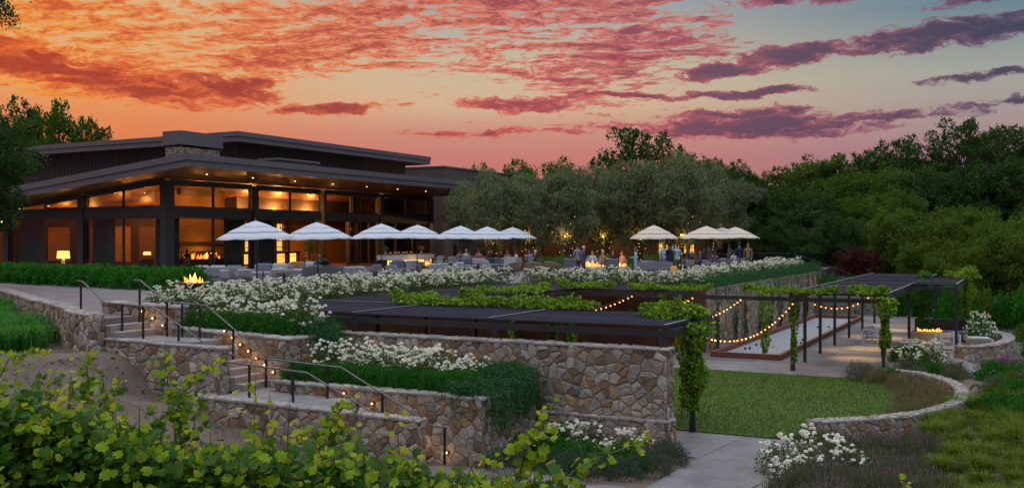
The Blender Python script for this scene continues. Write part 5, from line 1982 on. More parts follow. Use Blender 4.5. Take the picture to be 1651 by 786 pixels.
# grey shrubs along the bed by the path
for (x, y) in [(-7.0, 21.3), (-7.15, 20.5), (-7.5, 19.9), (-8.1, 19.75), (-8.7, 19.8), (-9.3, 19.9), (-7.2, 21.9), (-10.1, 20.2), (-10.2, 19.6)]:
    shrub('grey', x, y, gz(x, y) + .0, 'rounded grey green shrub edging the bed beside the garden path', 'grey_shrub', 'grey shrubs by the path', rs6.uniform(1.0, 1.25), rs6)
for (x, y) in [(-9.9, 21.6), (-9.3, 20.7), (-8.6, 20.5), (-10.2, 20.9), (-7.8, 20.7)]:
    shrub('leafy', x, y, gz(x, y), 'low dark leafy shrub under the roses by the tall wall', 'leafy_shrub', 'leafy shrubs by the tall wall', 1.0, rs6)
# shrubs outside and inside the curved seat wall
for k in range(46):
    u = rs6.uniform(1245, 1520)
    v_ = rs6.uniform(735, 850)
    d = 5.0 * 1630 / (v_ - 383)
    x, y = cw(u, d)
    if x < -4.45:
        continue
    shrub('lav', x, y, gz(x, y), 'dusky purple flowered lavender shrub in the right foreground', 'lavender_shrub', 'lavender in the right foreground', rs6.uniform(.9, 1.2), rs6)
for k in range(14):
    x = -4.75 + .22 * k + rs6.uniform(-.1, .1)
    y = 24.2 + .08 * k + rs6.uniform(-.5, .5)
    shrub('lav', x, y, gz(x, y), 'dusky purple flowered lavender shrub at the near end of the curved wall', 'lavender_shrub', 'lavender by the near end of the curved wall', rs6.uniform(.75, .95), rs6)
for (x, y, k_) in [(-5.1, 36.1, 'lav'), (-4.6, 36.0, 'lav'), (-4.1, 35.7, 'leafy'), (-3.7, 35.2, 'straw'), (-3.3, 34.7, 'straw'), (-3.0, 34.1, 'lav'), (-2.7, 33.4, 'straw'), (-2.5, 32.6, 'straw'), (-2.4, 31.7, 'straw'), (-2.4, 30.8, 'straw'),
                   (-2.6, 29.9, 'straw'), (-2.9, 29.1, 'straw'), (-3.2, 33.0, 'straw'), (-4.9, 35.5, 'lav'), (-4.3, 35.1, 'straw'), (-3.6, 34.2, 'straw'), (-3.1, 31.8, 'straw')]:
    shrub(k_, x, y, -2.68, {'lav': 'grey green lavender', 'straw': 'straw coloured dry', 'leafy': 'dark leafy'}[k_] + ' shrub growing inside the curved wall beside the lawn', 'border_shrub', 'shrubs inside the curved wall', rs6.uniform(.85, 1.1), rs6)
for k in range(34):
    t = rs6.random()
    x = -1.0 + rs6.uniform(-.2, 1.6) + .4 * math.sin(t * 3)
    y = 29.5 + t * 9
    shrub(rs6.choice(['leafy', 'leafy', 'bright', 'lav']), x, y, gz(x, y), 'low green shrub on the slope outside the curved wall', 'slope_shrub', 'shrubs outside the curved wall', rs6.uniform(.9, 1.25), rs6)
for k in range(16):
    x = -3.6 + rs6.uniform(-.3, 1.5)
    y = 38.2 + rs6.uniform(-.6, 1.6)
    shrub(rs6.choice(['lav', 'leafy', 'straw']), x, y, gz(x, y), 'low mixed shrub between the curved wall and the side path', 'border_shrub', 'shrubs between wall and side path', rs6.uniform(.7, 1.0), rs6)
for k in range(10):
    x = -.9 + k * .42
    y = 42.6 - k * .35 + rs6.uniform(-.2, .2)
    shrub('purple', x, y, gz(x, y), 'purple flowering ground shrub along the far side path', 'purple_shrub', 'purple shrubs along the side path', rs6.uniform(.8, 1.05), rs6)
for k in range(95):
    x = rs6.uniform(-.2, 10)
    y = rs6.uniform(41, 66)
    if x < .2 and 44 < y < 54:
        continue
    shrub(rs6.choice(['leafy', 'hedge', 'box', 'bright']), x, y, gz(x, y), 'green shrub on the bank beyond the curved corner wall', 'bank_shrub', 'shrubs on the right bank', rs6.uniform(1.0, 1.5), rs6)
shrub('oleander', -1.9, 50.6, gz(-1.9, 50.6), 'tall white flowering oleander behind the armchair', 'oleander', None, 1.15, rs6)
for (x, y) in [(-4.0, 42.3), (-3.9, 43.0), (-4.3, 42.0)]:
    shrub('leafy', x, y, -2.66, 'dark leafy shrub at the foot of the vine covered post', 'leafy_shrub', 'shrubs by the vine covered post', 1.0, rs6)
# shrubs between the olives on the terrace
for (u, d) in [(878, 63), (895, 64), (905, 62.5), (955, 66), (975, 66), (1010, 66), (1045, 63), (1055, 62)]:
    x, y = cw(u, d)
    shrub('terrace', x, y, 0.0, 'rounded green shrub between the terrace seats and the olive trunks', 'terrace_shrub', 'shrubs among the terrace seating', rs6.uniform(.9, 1.1), rs6)


# ------------------------------------------------------------------ grasses
def tuft_mesh(seed, n, h, w, lean, spread, mat, name='blades', droop=.5):
    r = np.random.default_rng(seed)
    P = np.column_stack([r.normal(size=n) * spread, r.normal(size=n) * spread, np.zeros(n)])
    V, F = blades(P, r.uniform(.6, 1.15, n) * h, w, lean, r, droop=droop)
    me = np_mesh(name, V, F)
    me.materials.append(M[mat])
    return me


SEDGE = [tuft_mesh(300 + k, 420, .50, .012, .85, .07, 'leaf_sedge') for k in range(4)]
GRASS = [tuft_mesh(310 + k, 330, .62, .020, .8, .16, 'leaf_grass', droop=.7) for k in range(4)]
AGAVE = [tuft_mesh(320 + k, 46, .52, .055, .9, .03, 'leaf_agave', droop=.25) for k in range(2)]
rs7 = random.Random(71)
placed = []
tries7 = 0
while len(placed) < 100 and tries7 < 20000:
    tries7 += 1
    u = rs7.uniform(1505, 1740)
    v_ = rs7.uniform(655, 850)
    if u < 1500 + (v_ - 650) * .0 + 20 * math.sin(v_ * .05):
        continue
    d = 4.9 * 1630 / (v_ - 383)
    x, y = cw(u, d)
    if any((x - a) ** 2 + (y - b) ** 2 < .60 ** 2 for a, b in placed):
        continue
    placed.append((x, y))
    o = link('sedge_tuft', rs7.choice(SEDGE), None, None, (x, y, gz(x, y)), rs7.uniform(0, 6.28))
    s = rs7.uniform(1.05, 1.55)
    o.scale = (s, s, s)
    tag(o, 'yellow green sedge tuft on the slope at the lower right', 'grass tuft', 'sedge tufts at the lower right')
# bank of long grass at left below the curved path wall
for k in range(230):
    t = rs7.random()
    x = -23.6 - t * 18
    yw = np.interp(-x, [23.3, 24.8, 29.3, 34, 40, 47], [19.3, 20.2, 22.7, 25.3, 28.3, 31.3])
    y = yw - .4 - rs7.random() ** 1.1 * (4.0 + 1.8 * t)
    o = link('grass_tuft', rs7.choice(GRASS), None, None, (x, y, gz(x, y) - .02), rs7.uniform(0, 6.28))
    s = rs7.uniform(.95, 1.4)
    o.scale = (s, s, s * rs7.uniform(.8, 1.05))
    tag(o, 'long green grass tuft on the bank below the curved path wall', 'grass tuft', 'long grass on the left bank')


# ------------------------------------------------------------------ trailing rosemary
def trailing(label, starts, outs, length, n, seed, name='trailing_rosemary', loc=(0, 0, 0), mound=.3, mat='leaf_rosemary'):
    """strands that arch over an edge and hang; starts: list of points, outs: outward unit vectors"""
    r = np.random.default_rng(seed)
    V, F, o = [], [], 0
    e = empty(name, loc, 0, label, 'shrub')
    n_ = len(starts)
    P, D = [], []
    for k in range(n):
        i = r.integers(0, n_)
        s = np.array(starts[i], float) + r.normal(size=3) * np.array([.16, .16, .05])
        out = np.array(outs[i], float) + r.normal(size=3) * np.array([.35, .35, 0])
        out /= np.linalg.norm(out) + 1e-6
        L = length * r.uniform(.25, 1.0) * (0.6 + .4 * math.sin(i * 1.7) ** 2 + .2 * r.random())
        reach = r.uniform(.1, .42)
        up = r.uniform(.05, mound)
        prev = None
        for q in range(int(8 + L * 22)):
            t = q / (8 + L * 22)
            # over the lip then down
            if t < .35:
                w_ = t / .35
                p_ = s + out * reach * w_ + np.array([0, 0, up * math.sin(w_ * math.pi * .8)])
            else:
                w_ = (t - .35) / .65
                p_ = s + out * (reach + .06 * w_) + np.array([0, 0, up * math.sin(.8 * math.pi) * (1 - w_) - L * w_])
            if prev is not None:
                P.append(p_ + r.normal(size=3) * .025)
                D.append((p_ - prev) * 18)
            prev = p_
    P, D = np.array(P), np.array(D)
    nn = np.linalg.norm(D, axis=1)[:, None]
    D = D / (nn + 1e-6)
    V, F = leaf_quads(P, r.uniform(.07, .13, len(P)), .018, up=.25, D=D * 1.1, r=r)
    V -= np.array(loc)
    link('foliage', np_mesh('foliage', V, F), M[mat], e)
    return e


trailing('dark rosemary trailing thickly over the near right corner of the lower planter', [(-10.95 - .14 * k, 19.75 + .16 * j, -1.36) for k in range(6) for j in range(6)], [(1, -.15, 0)] * 36, 1.15, 1300, 1, loc=(-10.9, 20.3, -1.5))
trailing('dark rosemary mound trailing over the planter wall against the tall wall', [(-10.9 - .14 * k, 20.8 + .18 * j, -1.30) for k in range(6) for j in range(7)], [(1, 0, 0)] * 42, 1.0, 1500, 2, loc=(-10.9, 21.5, -1.5), mound=.45)
trailing('rosemary clump spilling from the upper planter corner towards the pergola', [(-16.75 - .1 * k, 21.3 + .12 * j, -.42) for k in range(4) for j in range(7)], [(1, -.2, 0)] * 28, .40, 800, 3, loc=(-16.8, 21.8, -.45), mound=.5)
st_, ou_ = [], []
for k in range(60):
    y = 42.2 + k * .44
    for j in range(2):
        st_.append((-12.35 - .25 * j, y, .05))
        ou_.append((1, 0, 0))
trailing('long mound of rosemary spilling over the top of the retaining wall', st_, ou_, 1.1, 2600, 4, loc=(-12.3, 55, 0), mound=.55)
# dark creepers climbing the retaining wall
for k in range(9):
    y = 43.0 + k * 2.4 + rs7.uniform(-.5, .5)
    e = empty('wall_creeper', (-11.9, y, -2.65), 0, 'thin dark creeper climbing the stone retaining wall, ' + ORDN[k] + ' from the near end', 'climbing plant', 'creepers on the retaining wall')
    b = MB()
    Pk = []
    for q in range(5):
        p0 = Vector((.06, rs7.uniform(-.1, .1), 0))
        pts = [p0]
        for w_ in range(6):
            pts.append(pts[-1] + Vector((rs7.uniform(-.01, .02), rs7.uniform(-.22, .22), rs7.uniform(.22, .42))))
        b.tube(pts, [.02, .017, .014, .012, .01, .008, .005], 4)
        for w_ in range(36):
            i = rs7.randrange(1, 6)
            Pk.append(np.array(pts[i].lerp(pts[i + 1], rs7.random())) + np.array([.04, rs7.gauss(0, .1), rs7.gauss(0, .1)]))
    b.build('stem', M['bark'], e)
    v, f = leaf_quads(np.array(Pk), .10, .06)
    link('foliage', np_mesh('foliage', v, f), M['leaf_oak_dark'], e)


# ------------------------------------------------------------------ vines on the pergola
def pergola_vine(label, top, hang, seed, leafn=1500, name='climbing_vine', wtop=.6, htop=.28, zroof=.10, leaf=.12, cat='climbing plant', hw=.22, mats=('leaf_creeper', 'leaf_creeper_dark')):
    """top: polyline of (x, y) over the roof; hang: list of (x, y, z0, z1, density) columns"""
    r = np.random.default_rng(seed)
    x0, y0 = (hang[0][0], hang[0][1]) if hang else top[0]
    zb = hang[0][3] if hang else zroof
    e = empty(name, (x0, y0, zb), 0, label, cat)
    P = []
    if top:
        T_ = np.array(top, float)
        seg = np.linalg.norm(np.diff(T_, axis=0), axis=1) if len(T_) > 1 else np.array([0.0])
        cum = np.concatenate([[0], np.cumsum(seg)])
        s = r.uniform(0, max(cum[-1], 1e-6), leafn)
        c = np.stack([np.interp(s, cum, T_[:, 0]), np.interp(s, cum, T_[:, 1])], 1)
        lump = .55 + .45 * np.sin(s * 3.1 + seed) * np.sin(s * 1.37 + 2 * seed)
        fade = np.clip(np.minimum(s, cum[-1] - s) / .4, .35, 1)
        th = r.uniform(0, 2 * np.pi, leafn)
        rad = np.sqrt(r.random(leafn)) * wtop * (.6 + .4 * lump) * fade
        z = zroof + .02 + (1 - (rad / (wtop + 1e-6)) ** 2) * htop * (.45 + .75 * lump) * r.uniform(.3, 1, leafn)
        P.append(np.column_stack([c[:, 0] + rad * np.cos(th), c[:, 1] + rad * np.sin(th), z]))
    b = MB()
    for (x, y, z0, z1, dn) in hang:
        n = int(dn * abs(z0 - z1) * 260)
        z = r.uniform(z1, z0, n)
        t = (z0 - z) / max(z0 - z1, .01)
        w_ = hw * (1.15 - .75 * t) * (.75 + .35 * np.sin(z * 5 + seed))
        th = r.uniform(0, 2 * np.pi, n)
        rad = np.sqrt(r.random(n)) * np.clip(w_, .06, 1)
        P.append(np.column_stack([x + .05 + rad * np.cos(th), y - .02 + rad * np.sin(th), z]))
        for q in range(2):
            pts = []
            for w2 in range(12):
                zz = C0 + (z0 - C0) * w2 / 11
                pts.append((x + .085 * math.cos(w2 * .9 + q * 3), y + .085 * math.sin(w2 * .9 + q * 3), zz))
            b.tube(pts, .014, 5)
    P = np.concatenate(P)
    n = len(P)
    k = r.random(n) < .62
    o = np.array(e.location)
    for sel, mt in ((k, mats[0]), (~k, mats[1])):
        V, F = leaf_quads(P[sel] - o, r.uniform(.7, 1.25, sel.sum()) * leaf, r.uniform(.7, 1.2, sel.sum()) * leaf * .7, up=-.1, r=r, fold=.1)
        link('foliage', np_mesh('foliage', V, F), M[mt], e)
    if hang:
        wl('stem', b.mesh('stem'), M['bark'], e)
    return e


pergola_vine('leafy vine strip lying along the inner beam of the front pergola arm, left half', [(-17.4, 26.1), (-16.3, 26.2), (-15, 26.1), (-13.7, 26.3)], [], 1, 1500, wtop=.56, htop=.42)
pergola_vine('leafy vine strip lying along the inner beam of the front pergola arm, right half', [(-13.6, 26.2), (-12.4, 26.3), (-11.4, 26.2), (-10.7, 26.3)], [(-12.1, 26.3, 0, -2.3, 1.1)], 2, 1400, wtop=.52, htop=.42)
pergola_vine('rounded vine mound on the inner left beam of the pergola', [(-16.4, 28.6), (-16.3, 29.8)], [(-16.3, 31.8, 0, -1.8, .8)], 3, 600, wtop=.5, htop=.5)
pergola_vine('vine spread along the left pergola arm towards the inner corner', [(-17.2, 31.5), (-16.6, 33.5), (-16.4, 35.2)], [], 4, 1000, wtop=.55, htop=.38)
pergola_vine('vine covering the inner far corner post of the pergola', [(-17.0, 37.6), (-16.0, 37.4), (-14.6, 37.5)], [(-16.3, 37.2, 0, -2.4, 1.5)], 5, 1000, wtop=.5, htop=.4, hw=.38)
pergola_vine('vine along the middle of the far pergola beam', [(-13.9, 37.5), (-12.4, 37.4), (-10.6, 37.3)], [(-12.5, 37.2, 0, -2.4, 1.2)], 6, 1100, wtop=.42, htop=.34, hw=.3)
pergola_vine('vine on the beam above the gravel court corner', [(-9.3, 37.3), (-8.2, 37.2), (-7.3, 37.3), (-6.0, 37.3)], [(-7.55, 37.2, 0, -1.7, .55), (-7.55, 37.2, -1.5, -2.35, .9)], 7, 1500, wtop=.48, htop=.34, hw=.22)
pergola_vine('thick vine wrapping the near right end post of the pergola beside the lawn', [(-8.9, 25.2), (-8.2, 24.9), (-7.5, 24.7), (-7.3, 24.4)], [(-7.4, 24.4, .1, -2.15, 3.4)], 8, 1900, wtop=.66, htop=.46, hw=.50, leaf=.12)
pergola_vine('thick vine hanging on the right pergola post above the curved wall', [(-5.6, 37.4), (-4.9, 37.3), (-4.4, 37.4)], [(-4.45, 37.2, .1, -1.7, 2.2)], 9, 1100, wtop=.55, htop=.42, hw=.42)
pergola_vine('vine mass over the far right corner of the small pergola bay', [(-3.4, 52.3), (-2.6, 52.0), (-2.3, 50.5)], [(-2.6, 52.3, .2, -2.5, 2.4)], 10, 1300, wtop=.7, htop=.6, hw=.5, zroof=.2)
pergola_vine('dark climber hanging beside the fire table post', [(-4.4, 51.9), (-4.2, 50.9)], [(-4.45, 51.8, .1, -2.4, 2.2)], 11, 700, wtop=.5, htop=.4, hw=.5, zroof=.2, mats=('leaf_creeper_dark', 'leaf_hedge'))
pergola_vine('vine on the rust panel end seen through the pergola end', [], [(-9.5, 41.2, -.1, -2.5, 1.0), (-8.2, 26.3, -.1, -2.4, 1.3)], 12, 10, hw=.36)
pergola_vine('leafy creeper on the small dark trellis at the end of the restaurant', [(-41.5, 77.0), (-40.0, 77.5), (-38.0, 77.8)], [(-38.2, 72.5, 3.2, .2, 1.5)], 13, 1500, wtop=1.0, htop=.9, zroof=3.3, hw=.5, leaf=.2)

# dark hedge closing the far end of the gravel court
for k in range(16):
    x = -12.2 + (k % 8) * 1.15 + rs6.uniform(-.2, .2)
    y = 66.6 + (k // 8) * 1.1 + rs6.uniform(-.2, .2)
    shrub('leafy', x, y, -2.7, 'tall dark hedge shrub beyond the far end of the gravel court', 'hedge_shrub', 'hedge beyond the gravel court', 1.7, rs6, 3.9)
for k in range(14):
    x = -3.6 + (k % 7) * 1.3 + rs6.uniform(-.2, .2)
    y = 61.5 + (k // 7) * 2.0 + rs6.uniform(-.3, .3)
    shrub(rs6.choice(['leafy', 'hedge', 'bright']), x, y, gz(x, y), 'tall green shrub behind the far end of the right pergola', 'bank_shrub', 'shrubs behind the right pergola', 1.8, rs6, 3.0)
# leafy ground cover on the right slope
rg = np.random.default_rng(91)
n = 60000
px_ = rg.uniform(-2.6, 16, n)
py_ = rg.uniform(21, 68, n)
curve_r = np.interp(py_, [25, 27, 29, 31, 33, 35, 36.5, 38, 42, 44, 46, 49, 52, 54], [-3.0, -2.2, -1.2, -.9, -.9, -1.3, -2.0, -.5, .4, -.8, -.3, -.1, -.5, -1.6])
ok = (px_ > curve_r + .15) & ~((py_ < 33) & (rg.random(len(px_)) < .8))
px_, py_ = px_[ok], py_[ok]
P3 = np.column_stack([px_, py_, ground_z(px_, py_) + rg.uniform(.0, .13, len(px_))])
v, f = leaf_quads(P3, rg.uniform(.06, .14, len(P3)), rg.uniform(.04, .08, len(P3)), up=.3, r=rg)
gc = link('ground_cover', np_mesh('ground_cover', v, f), M['leaf_rosemary'])
tag(gc, 'low leafy ground cover over the right hand slope', 'ground cover', kind='stuff')


# ------------------------------------------------------------------ umbrellas
def canopy_mesh(r0, z0, r1, z1, sag, n=8, sub=6, rings=5, th=0.008, name='canopy'):
    vs, fs = [], []
    m = n * sub
    for layer in (0, -th):
        for j in range(rings + 1):
            t = j / rings
            r = r0 + (r1 - r0) * t
            z = z0 + (z1 - z0) * (t ** 0.85)
            for k in range(m):
                a = 2 * math.pi * k / m
                w_ = (k % sub) / sub
                f = math.sin(w_ * math.pi)
                rr = r * (1 - 0.055 * f * (1 - t))
                dz = -sag * f * (1 - t * .6) * (r / r0)
                if j == 0:
                    dz += 0.02 * f
                vs.append((rr * math.cos(a), rr * math.sin(a), z + dz + layer))
    L = (rings + 1) * m
    for j in range(rings):
        for k in range(m):
            a, b = j * m + k, j * m + (k + 1) % m
            fs.append((a, b, b + m, a + m))
            fs.append((L + a, L + a + m, L + b + m, L + b))
    for k in range(m):
        a, b = k, (k + 1) % m
        fs.append((a, L + a, L + b, b))
    return MB().add(vs, fs, True).mesh(name)


UMB = {}
for key, mt in (('grey', 'canvas_grey'), ('cream', 'canvas_cream')):
    c = canopy_mesh(1.62, 2.13, .42, 2.66, .055)
    v = canopy_mesh(.70, 2.60, .02, 2.86, .03, name='vent_cap')
    v2 = canopy_mesh(1.14, 2.40, .50, 2.66, .04, name='vent_tier')
    for q in (c, v, v2):
        q.materials.append(M[mt])
    UMB[key] = (c, v, v2)
pole_me = MB().tube([(0, 0, .08), (0, 0, 2.72)], .028, 10).mesh('pole')
pole_me.materials.append(M['dark_wood'])
base_me = MB().lathe([(0, 0), (.32, 0), (.32, .05), (.06, .08), (.05, .3), (.0, .3)], 16).mesh('base')
base_me.materials.append(M['dark_steel'])
fin_me = MB().lathe([(0, 2.84), (.035, 2.86), (.02, 2.90), (.03, 2.93), (0, 2.97)], 10).mesh('finial')
fin_me.materials.append(M['wood'])
rib_me = MB().tube([(0, 0, 2.68), (1.6, 0, 2.10)], .011, 5).mesh('rib')
rib_me.materials.append(M['dark_wood'])


def umbrella(key, u, d, label, group, s=1.0, rz=0.2):
    x, y = cw(u, d)
    e = empty('umbrella', (x, y, 0), rz, label, 'umbrella', group)
    e.rotation_euler = (R(random.uniform(-1.3, 1.3)), R(random.uniform(-1.3, 1.3)), rz)
    e.scale = (s, s, 1)
    c, v, v2 = UMB[key]
    cc = link('canopy', c, None, e)
    link('vent_tier', v2, None, cc)
    link('vent_cap', v, None, cc)
    link('pole', pole_me, None, e)
    link('base', base_me, None, e)
    link('finial', fin_me, None, e)
    for k in range(8):
        r = link('rib', rib_me, None, e)
        r.rotation_euler = (0, 0, k * math.pi / 4)


for k, (u, d) in enumerate([(415, 42.0), (513, 46.3), (616, 51.0), (672, 55.5), (741, 60.0), (785, 64.0), (826, 67.5)]):
    umbrella('grey', u, d, 'pale grey tiered umbrella, ' + ['first and largest on the left', 'second from the left', 'third from the left', 'fourth from the left', 'fifth from the left', 'sixth from the left', 'last before the wicker chairs'][k],
             'pale grey umbrellas in a row', 1.0 if k else 1.02, .2 + k * .31)
for k, (u, d, s) in enumerate([(1055, 57, .86), (1139, 61, 1.0), (1166, 69, 1.0), (1186, 66, 1.0)]):
    umbrella('cream', u, d, 'cream umbrella ' + ['standing alone left of the others behind the roses', 'in front of the overlapping right group', 'half hidden behind its neighbours at right', 'at the far right end'][k], 'cream umbrellas on the right', s, .1 + k * .4)


# ------------------------------------------------------------------ seating
def proto(fn):
    """build a thing's parts as (name, mesh) once"""
    return fn()


def tub_chair():
    out = []
    b = MB()
    n = 18
    vs, fs = [], []
    for i in range(n + 1):
        a = math.pi * (-.12 + 1.24 * i / n) + math.pi
        h = .44 + .30 * math.sin(math.pi * min(max((i / n - .12) / .76, 0), 1)) ** .6
        for (r, z) in ((.36, .14), (.42, h), (.36, h), (.32, .16)):
            vs.append((r * math.cos(a), r * math.sin(a) * .95, z))
    for i in range(n):
        for k in range(4):
            a, c = i * 4 + k, i * 4 + (k + 1) % 4
            fs.append((a, a + 4, c + 4, c))
    fs += [(0, 1, 2, 3), (n * 4 + 3, n * 4 + 2, n * 4 + 1, n * 4)]
    b.add(vs, fs, True)
    out.append(('shell', b.mesh('shell'), 'wicker_grey'))
    out.append(('seat_frame', MB().bbox(-.33, .33, -.30, .34, .14, .28, .04).mesh('seat_frame'), 'wicker_grey'))
    out.append(('seat_cushion', MB().bbox(-.30, .30, -.26, .36, .282, .42, .05).mesh('seat_cushion'), 'cushion'))
    bc_ = MB().bbox(-.29, .29, -.07, .07, .42, .80, .06)
    bc_.xf(Matrix.Translation((0, -.22, 0)) @ Matrix.Rotation(R(10), 4, 'X'))
    out.append(('back_cushion', bc_.mesh('back_cushion'), 'cushion'))
    for (x, y) in ((-.28, -.26), (.28, -.26), (-.28, .28), (.28, .28)):
        out.append(('leg', MB().tube([(x, y, 0), (x, y, .15)], .022, 6).mesh('leg'), 'dark_wood'))
    return out


def sofa(w_=2.0, cush='cushion', pill='cushion_blue'):
    out = [('frame', MB().bbox(-w_ / 2, w_ / 2, -.42, .42, .10, .34, .03).mesh('frame'), 'wicker_grey'),
           ('back', MB().bbox(-w_ / 2, w_ / 2, -.46, -.30, .345, .80, .04).mesh('back'), 'wicker_grey')]
    for s in (-1, 1):
        out.append(('arm', MB().bbox(s * w_ / 2 - (.16 if s > 0 else 0), s * w_ / 2 + (.16 if s < 0 else 0), -.29, .42, .345, .60, .04).mesh('arm'), 'wicker_grey'))
    k = 2 if w_ < 2.3 else 3
    cwid = (w_ - .36) / k
    for i in range(k):
        x0 = -w_ / 2 + .18 + i * cwid
        out.append(('seat_cushion', MB().bbox(x0 + .01, x0 + cwid - .01, -.28, .44, .345, .50, .05).mesh('seat_cushion'), cush))
        q = MB().bbox(x0 + .02, x0 + cwid - .02, -.09, .09, .50, .88, .07)
        q.xf(Matrix.Translation((0, -.22, 0)))
        out.append(('back_cushion', q.mesh('back_cushion'), pill if i == k - 1 else cush))
    for s in (-1, 1):
        for y in (-.36, .36):
            out.append(('leg', MB().box(s * (w_ / 2 - .1) - .03, s * (w_ / 2 - .1) + .03, y - .03, y + .03, 0, .10).mesh('leg'), 'dark_wood'))
    return out


def round_lounge():
    """round tan wicker shell chair on a low base"""
    vs, fs = [], []
    n, m = 22, 6

    def pt(t, a, o):
        back = .5 - .5 * math.sin(a)
        r = .12 + (.40 + .06 * back) * t ** .7 - o
        return (r * math.cos(a), r * math.sin(a) * .95 - .05 * back * t, .24 + o + (.16 + .46 * back) * t ** 1.6)
    for o in (0, .03):
        for j in range(m + 1):
            for k in range(n):
                vs.append(pt(j / m, 2 * math.pi * k / n, o))
    L = (m + 1) * n
    for j in range(m):
        for k in range(n):
            a, b = j * n + k, j * n + (k + 1) % n
            fs += [(a, a + n, b + n, b), (L + a, L + b, L + b + n, L + a + n)]
    for k in range(n):
        a, b = m * n + k, m * n + (k + 1) % n
        fs.append((a, L + a, L + b, b))
    out = [('shell', MB().add(vs, fs, True).mesh('shell'), 'wicker_tan')]
    rim = [pt(1.0, 2 * math.pi * k / 24, 0) for k in range(25)]
    out.append(('rim', MB().tube(rim, .030, 7).mesh('rim'), 'wicker_tan'))
    out.append(('cushion', MB().lathe([(0, .34), (.26, .33), (.34, .38), (.30, .46), (0, .44)], 18).mesh('cushion'), 'cushion'))
    for k in range(4):
        a = k * math.pi / 2 + .78
        out.append(('leg', MB().tube([(.40 * math.cos(a), .40 * math.sin(a), 0), (.22 * math.cos(a), .22 * math.sin(a), .32)], .022, 6).mesh('leg'), 'dark_steel'))
    return out


def sling_chair():
    """low grey sling chair with a broad leaning back"""
    out = []
    V = [(-.36, .42, .36), (.36, .42, .36), (.36, -.18, .26), (-.36, -.18, .26), (.33, -.52, .92), (-.33, -.52, .92)]
    b = MB()
    b.add(V + [(x, y - .015, z - .02) for x, y, z in V], [(0, 1, 2, 3), (3, 2, 4, 5), (6, 9, 8, 7), (9, 11, 10, 8), (5, 4, 10, 11), (0, 6, 7, 1)])
    out.append(('sling', b.mesh('sling'), 'wicker_grey'))
    for s in (-1, 1):
        x = .37 * s
        out.append(('side_frame', MB().tube([(x, .45, .38), (x, -.18, .27), (.34 * s, -.54, .95)], .018, 6).mesh('side_frame'), 'dark_steel'))
        out.append(('leg', MB().tube([(x, .40, .37), (x, .46, 0)], .016, 6).mesh('leg'), 'dark_steel'))
        out.append(('leg', MB().tube([(x, -.20, .27), (x, -.42, 0)], .016, 6).mesh('leg'), 'dark_steel'))
    return out


def dining_chair():
    out = [('seat', MB().bbox(-.23, .23, -.23, .23, .42, .47, .02).mesh('seat'), 'cushion'),
           ('backrest', MB().bbox(-.22, .22, -.25, -.21, .52, .86, .015).mesh('backrest'), 'wicker_grey')]
    for s in (-1, 1):
        out.append(('leg', MB().tube([(.21 * s, -.23, 0), (.21 * s, -.23, .86)], .016, 6).mesh('leg'), 'dark_steel'))
        out.append(('leg', MB().tube([(.21 * s, .21, 0), (.21 * s, .21, .43)], .016, 6).mesh('leg'), 'dark_steel'))
    return out


def round_table(r=.34, h=.62):
    return [('top', MB().lathe([(0, h - .03), (r, h - .03), (r, h), (0, h)], 20, smooth=False).mesh('top'), 'wood'),
            ('stem', MB().tube([(0, 0, .02), (0, 0, h - .03)], .03, 8).mesh('stem'), 'dark_steel'),
            ('foot', MB().lathe([(0, 0), (r * .6, 0), (r * .6, .02), (0, .03)], 16).mesh('foot'), 'dark_steel')]


def dining_table(w_=1.6):
    out = [('top', MB().bbox(-w_ / 2, w_ / 2, -.42, .42, .72, .76, .008).mesh('top'), 'wood')]
    for s in (-1, 1):
        for q in (-1, 1):
            out.append(('leg', MB().box(s * (w_ / 2 - .1) - .03, s * (w_ / 2 - .1) + .03, q * .34 - .03, q * .34 + .03, 0, .72).mesh('leg'), 'dark_steel'))
    return out


def white_armchair():
    out = []
    for s in (-1, 1):
        x = .36 * s
        out.append(('side_frame', MB().beam((x, .38, .0), (x, .38, .64), .065, .065).beam((x, -.38, .0), (x, -.38, .64), .065, .065).beam((x, -.405, .672), (x, .405, .672), .065, .065).beam((x, -.353, .03), (x, .353, .03), .065, .065).mesh('side_frame'), 'white_metal'))
    out.append(('cross_bar', MB().beam((-.333, -.36, .28), (.333, -.36, .28), .06, .06).mesh('cross_bar'), 'white_metal'))
    out.append(('cross_bar', MB().beam((-.333, .36, .28), (.333, .36, .28), .06, .06).mesh('cross_bar'), 'white_metal'))
    out.append(('seat_cushion', MB().bbox(-.33, .33, -.33, .36, .302, .44, .04).mesh('seat_cushion'), 'cushion'))
    b = MB().bbox(-.33, .33, -.07, .07, .44, .84, .05)
    b.xf(Matrix.Translation((0, -.28, 0)))
    out.append(('back_cushion', b.mesh('back_cushion'), 'cushion'))
    return out


def planter_grass(seed=1, mat='planter', plant=0):
    me = MB().lathe([(0, 0), (.26, 0), (.34, .42), (.30, .42), (.28, .38), (0, .38)], 18)
    return [('pot', me.mesh('pot'), mat), ('plant', tuft_mesh(400 + seed, 150, .48, .014, .85, .09, 'leaf_grass'), None) if plant == 0 else ('plant', AGAVE[seed % 2], None)]


def box_planter(seed=1):
    return [('pot', MB().bbox(-.42, .42, -.22, .22, 0, .40, .015).mesh('pot'), 'planter'),
            ('plant', tuft_mesh(420 + seed, 260, .42, .014, .85, .14, 'leaf_rosemary'), None)]


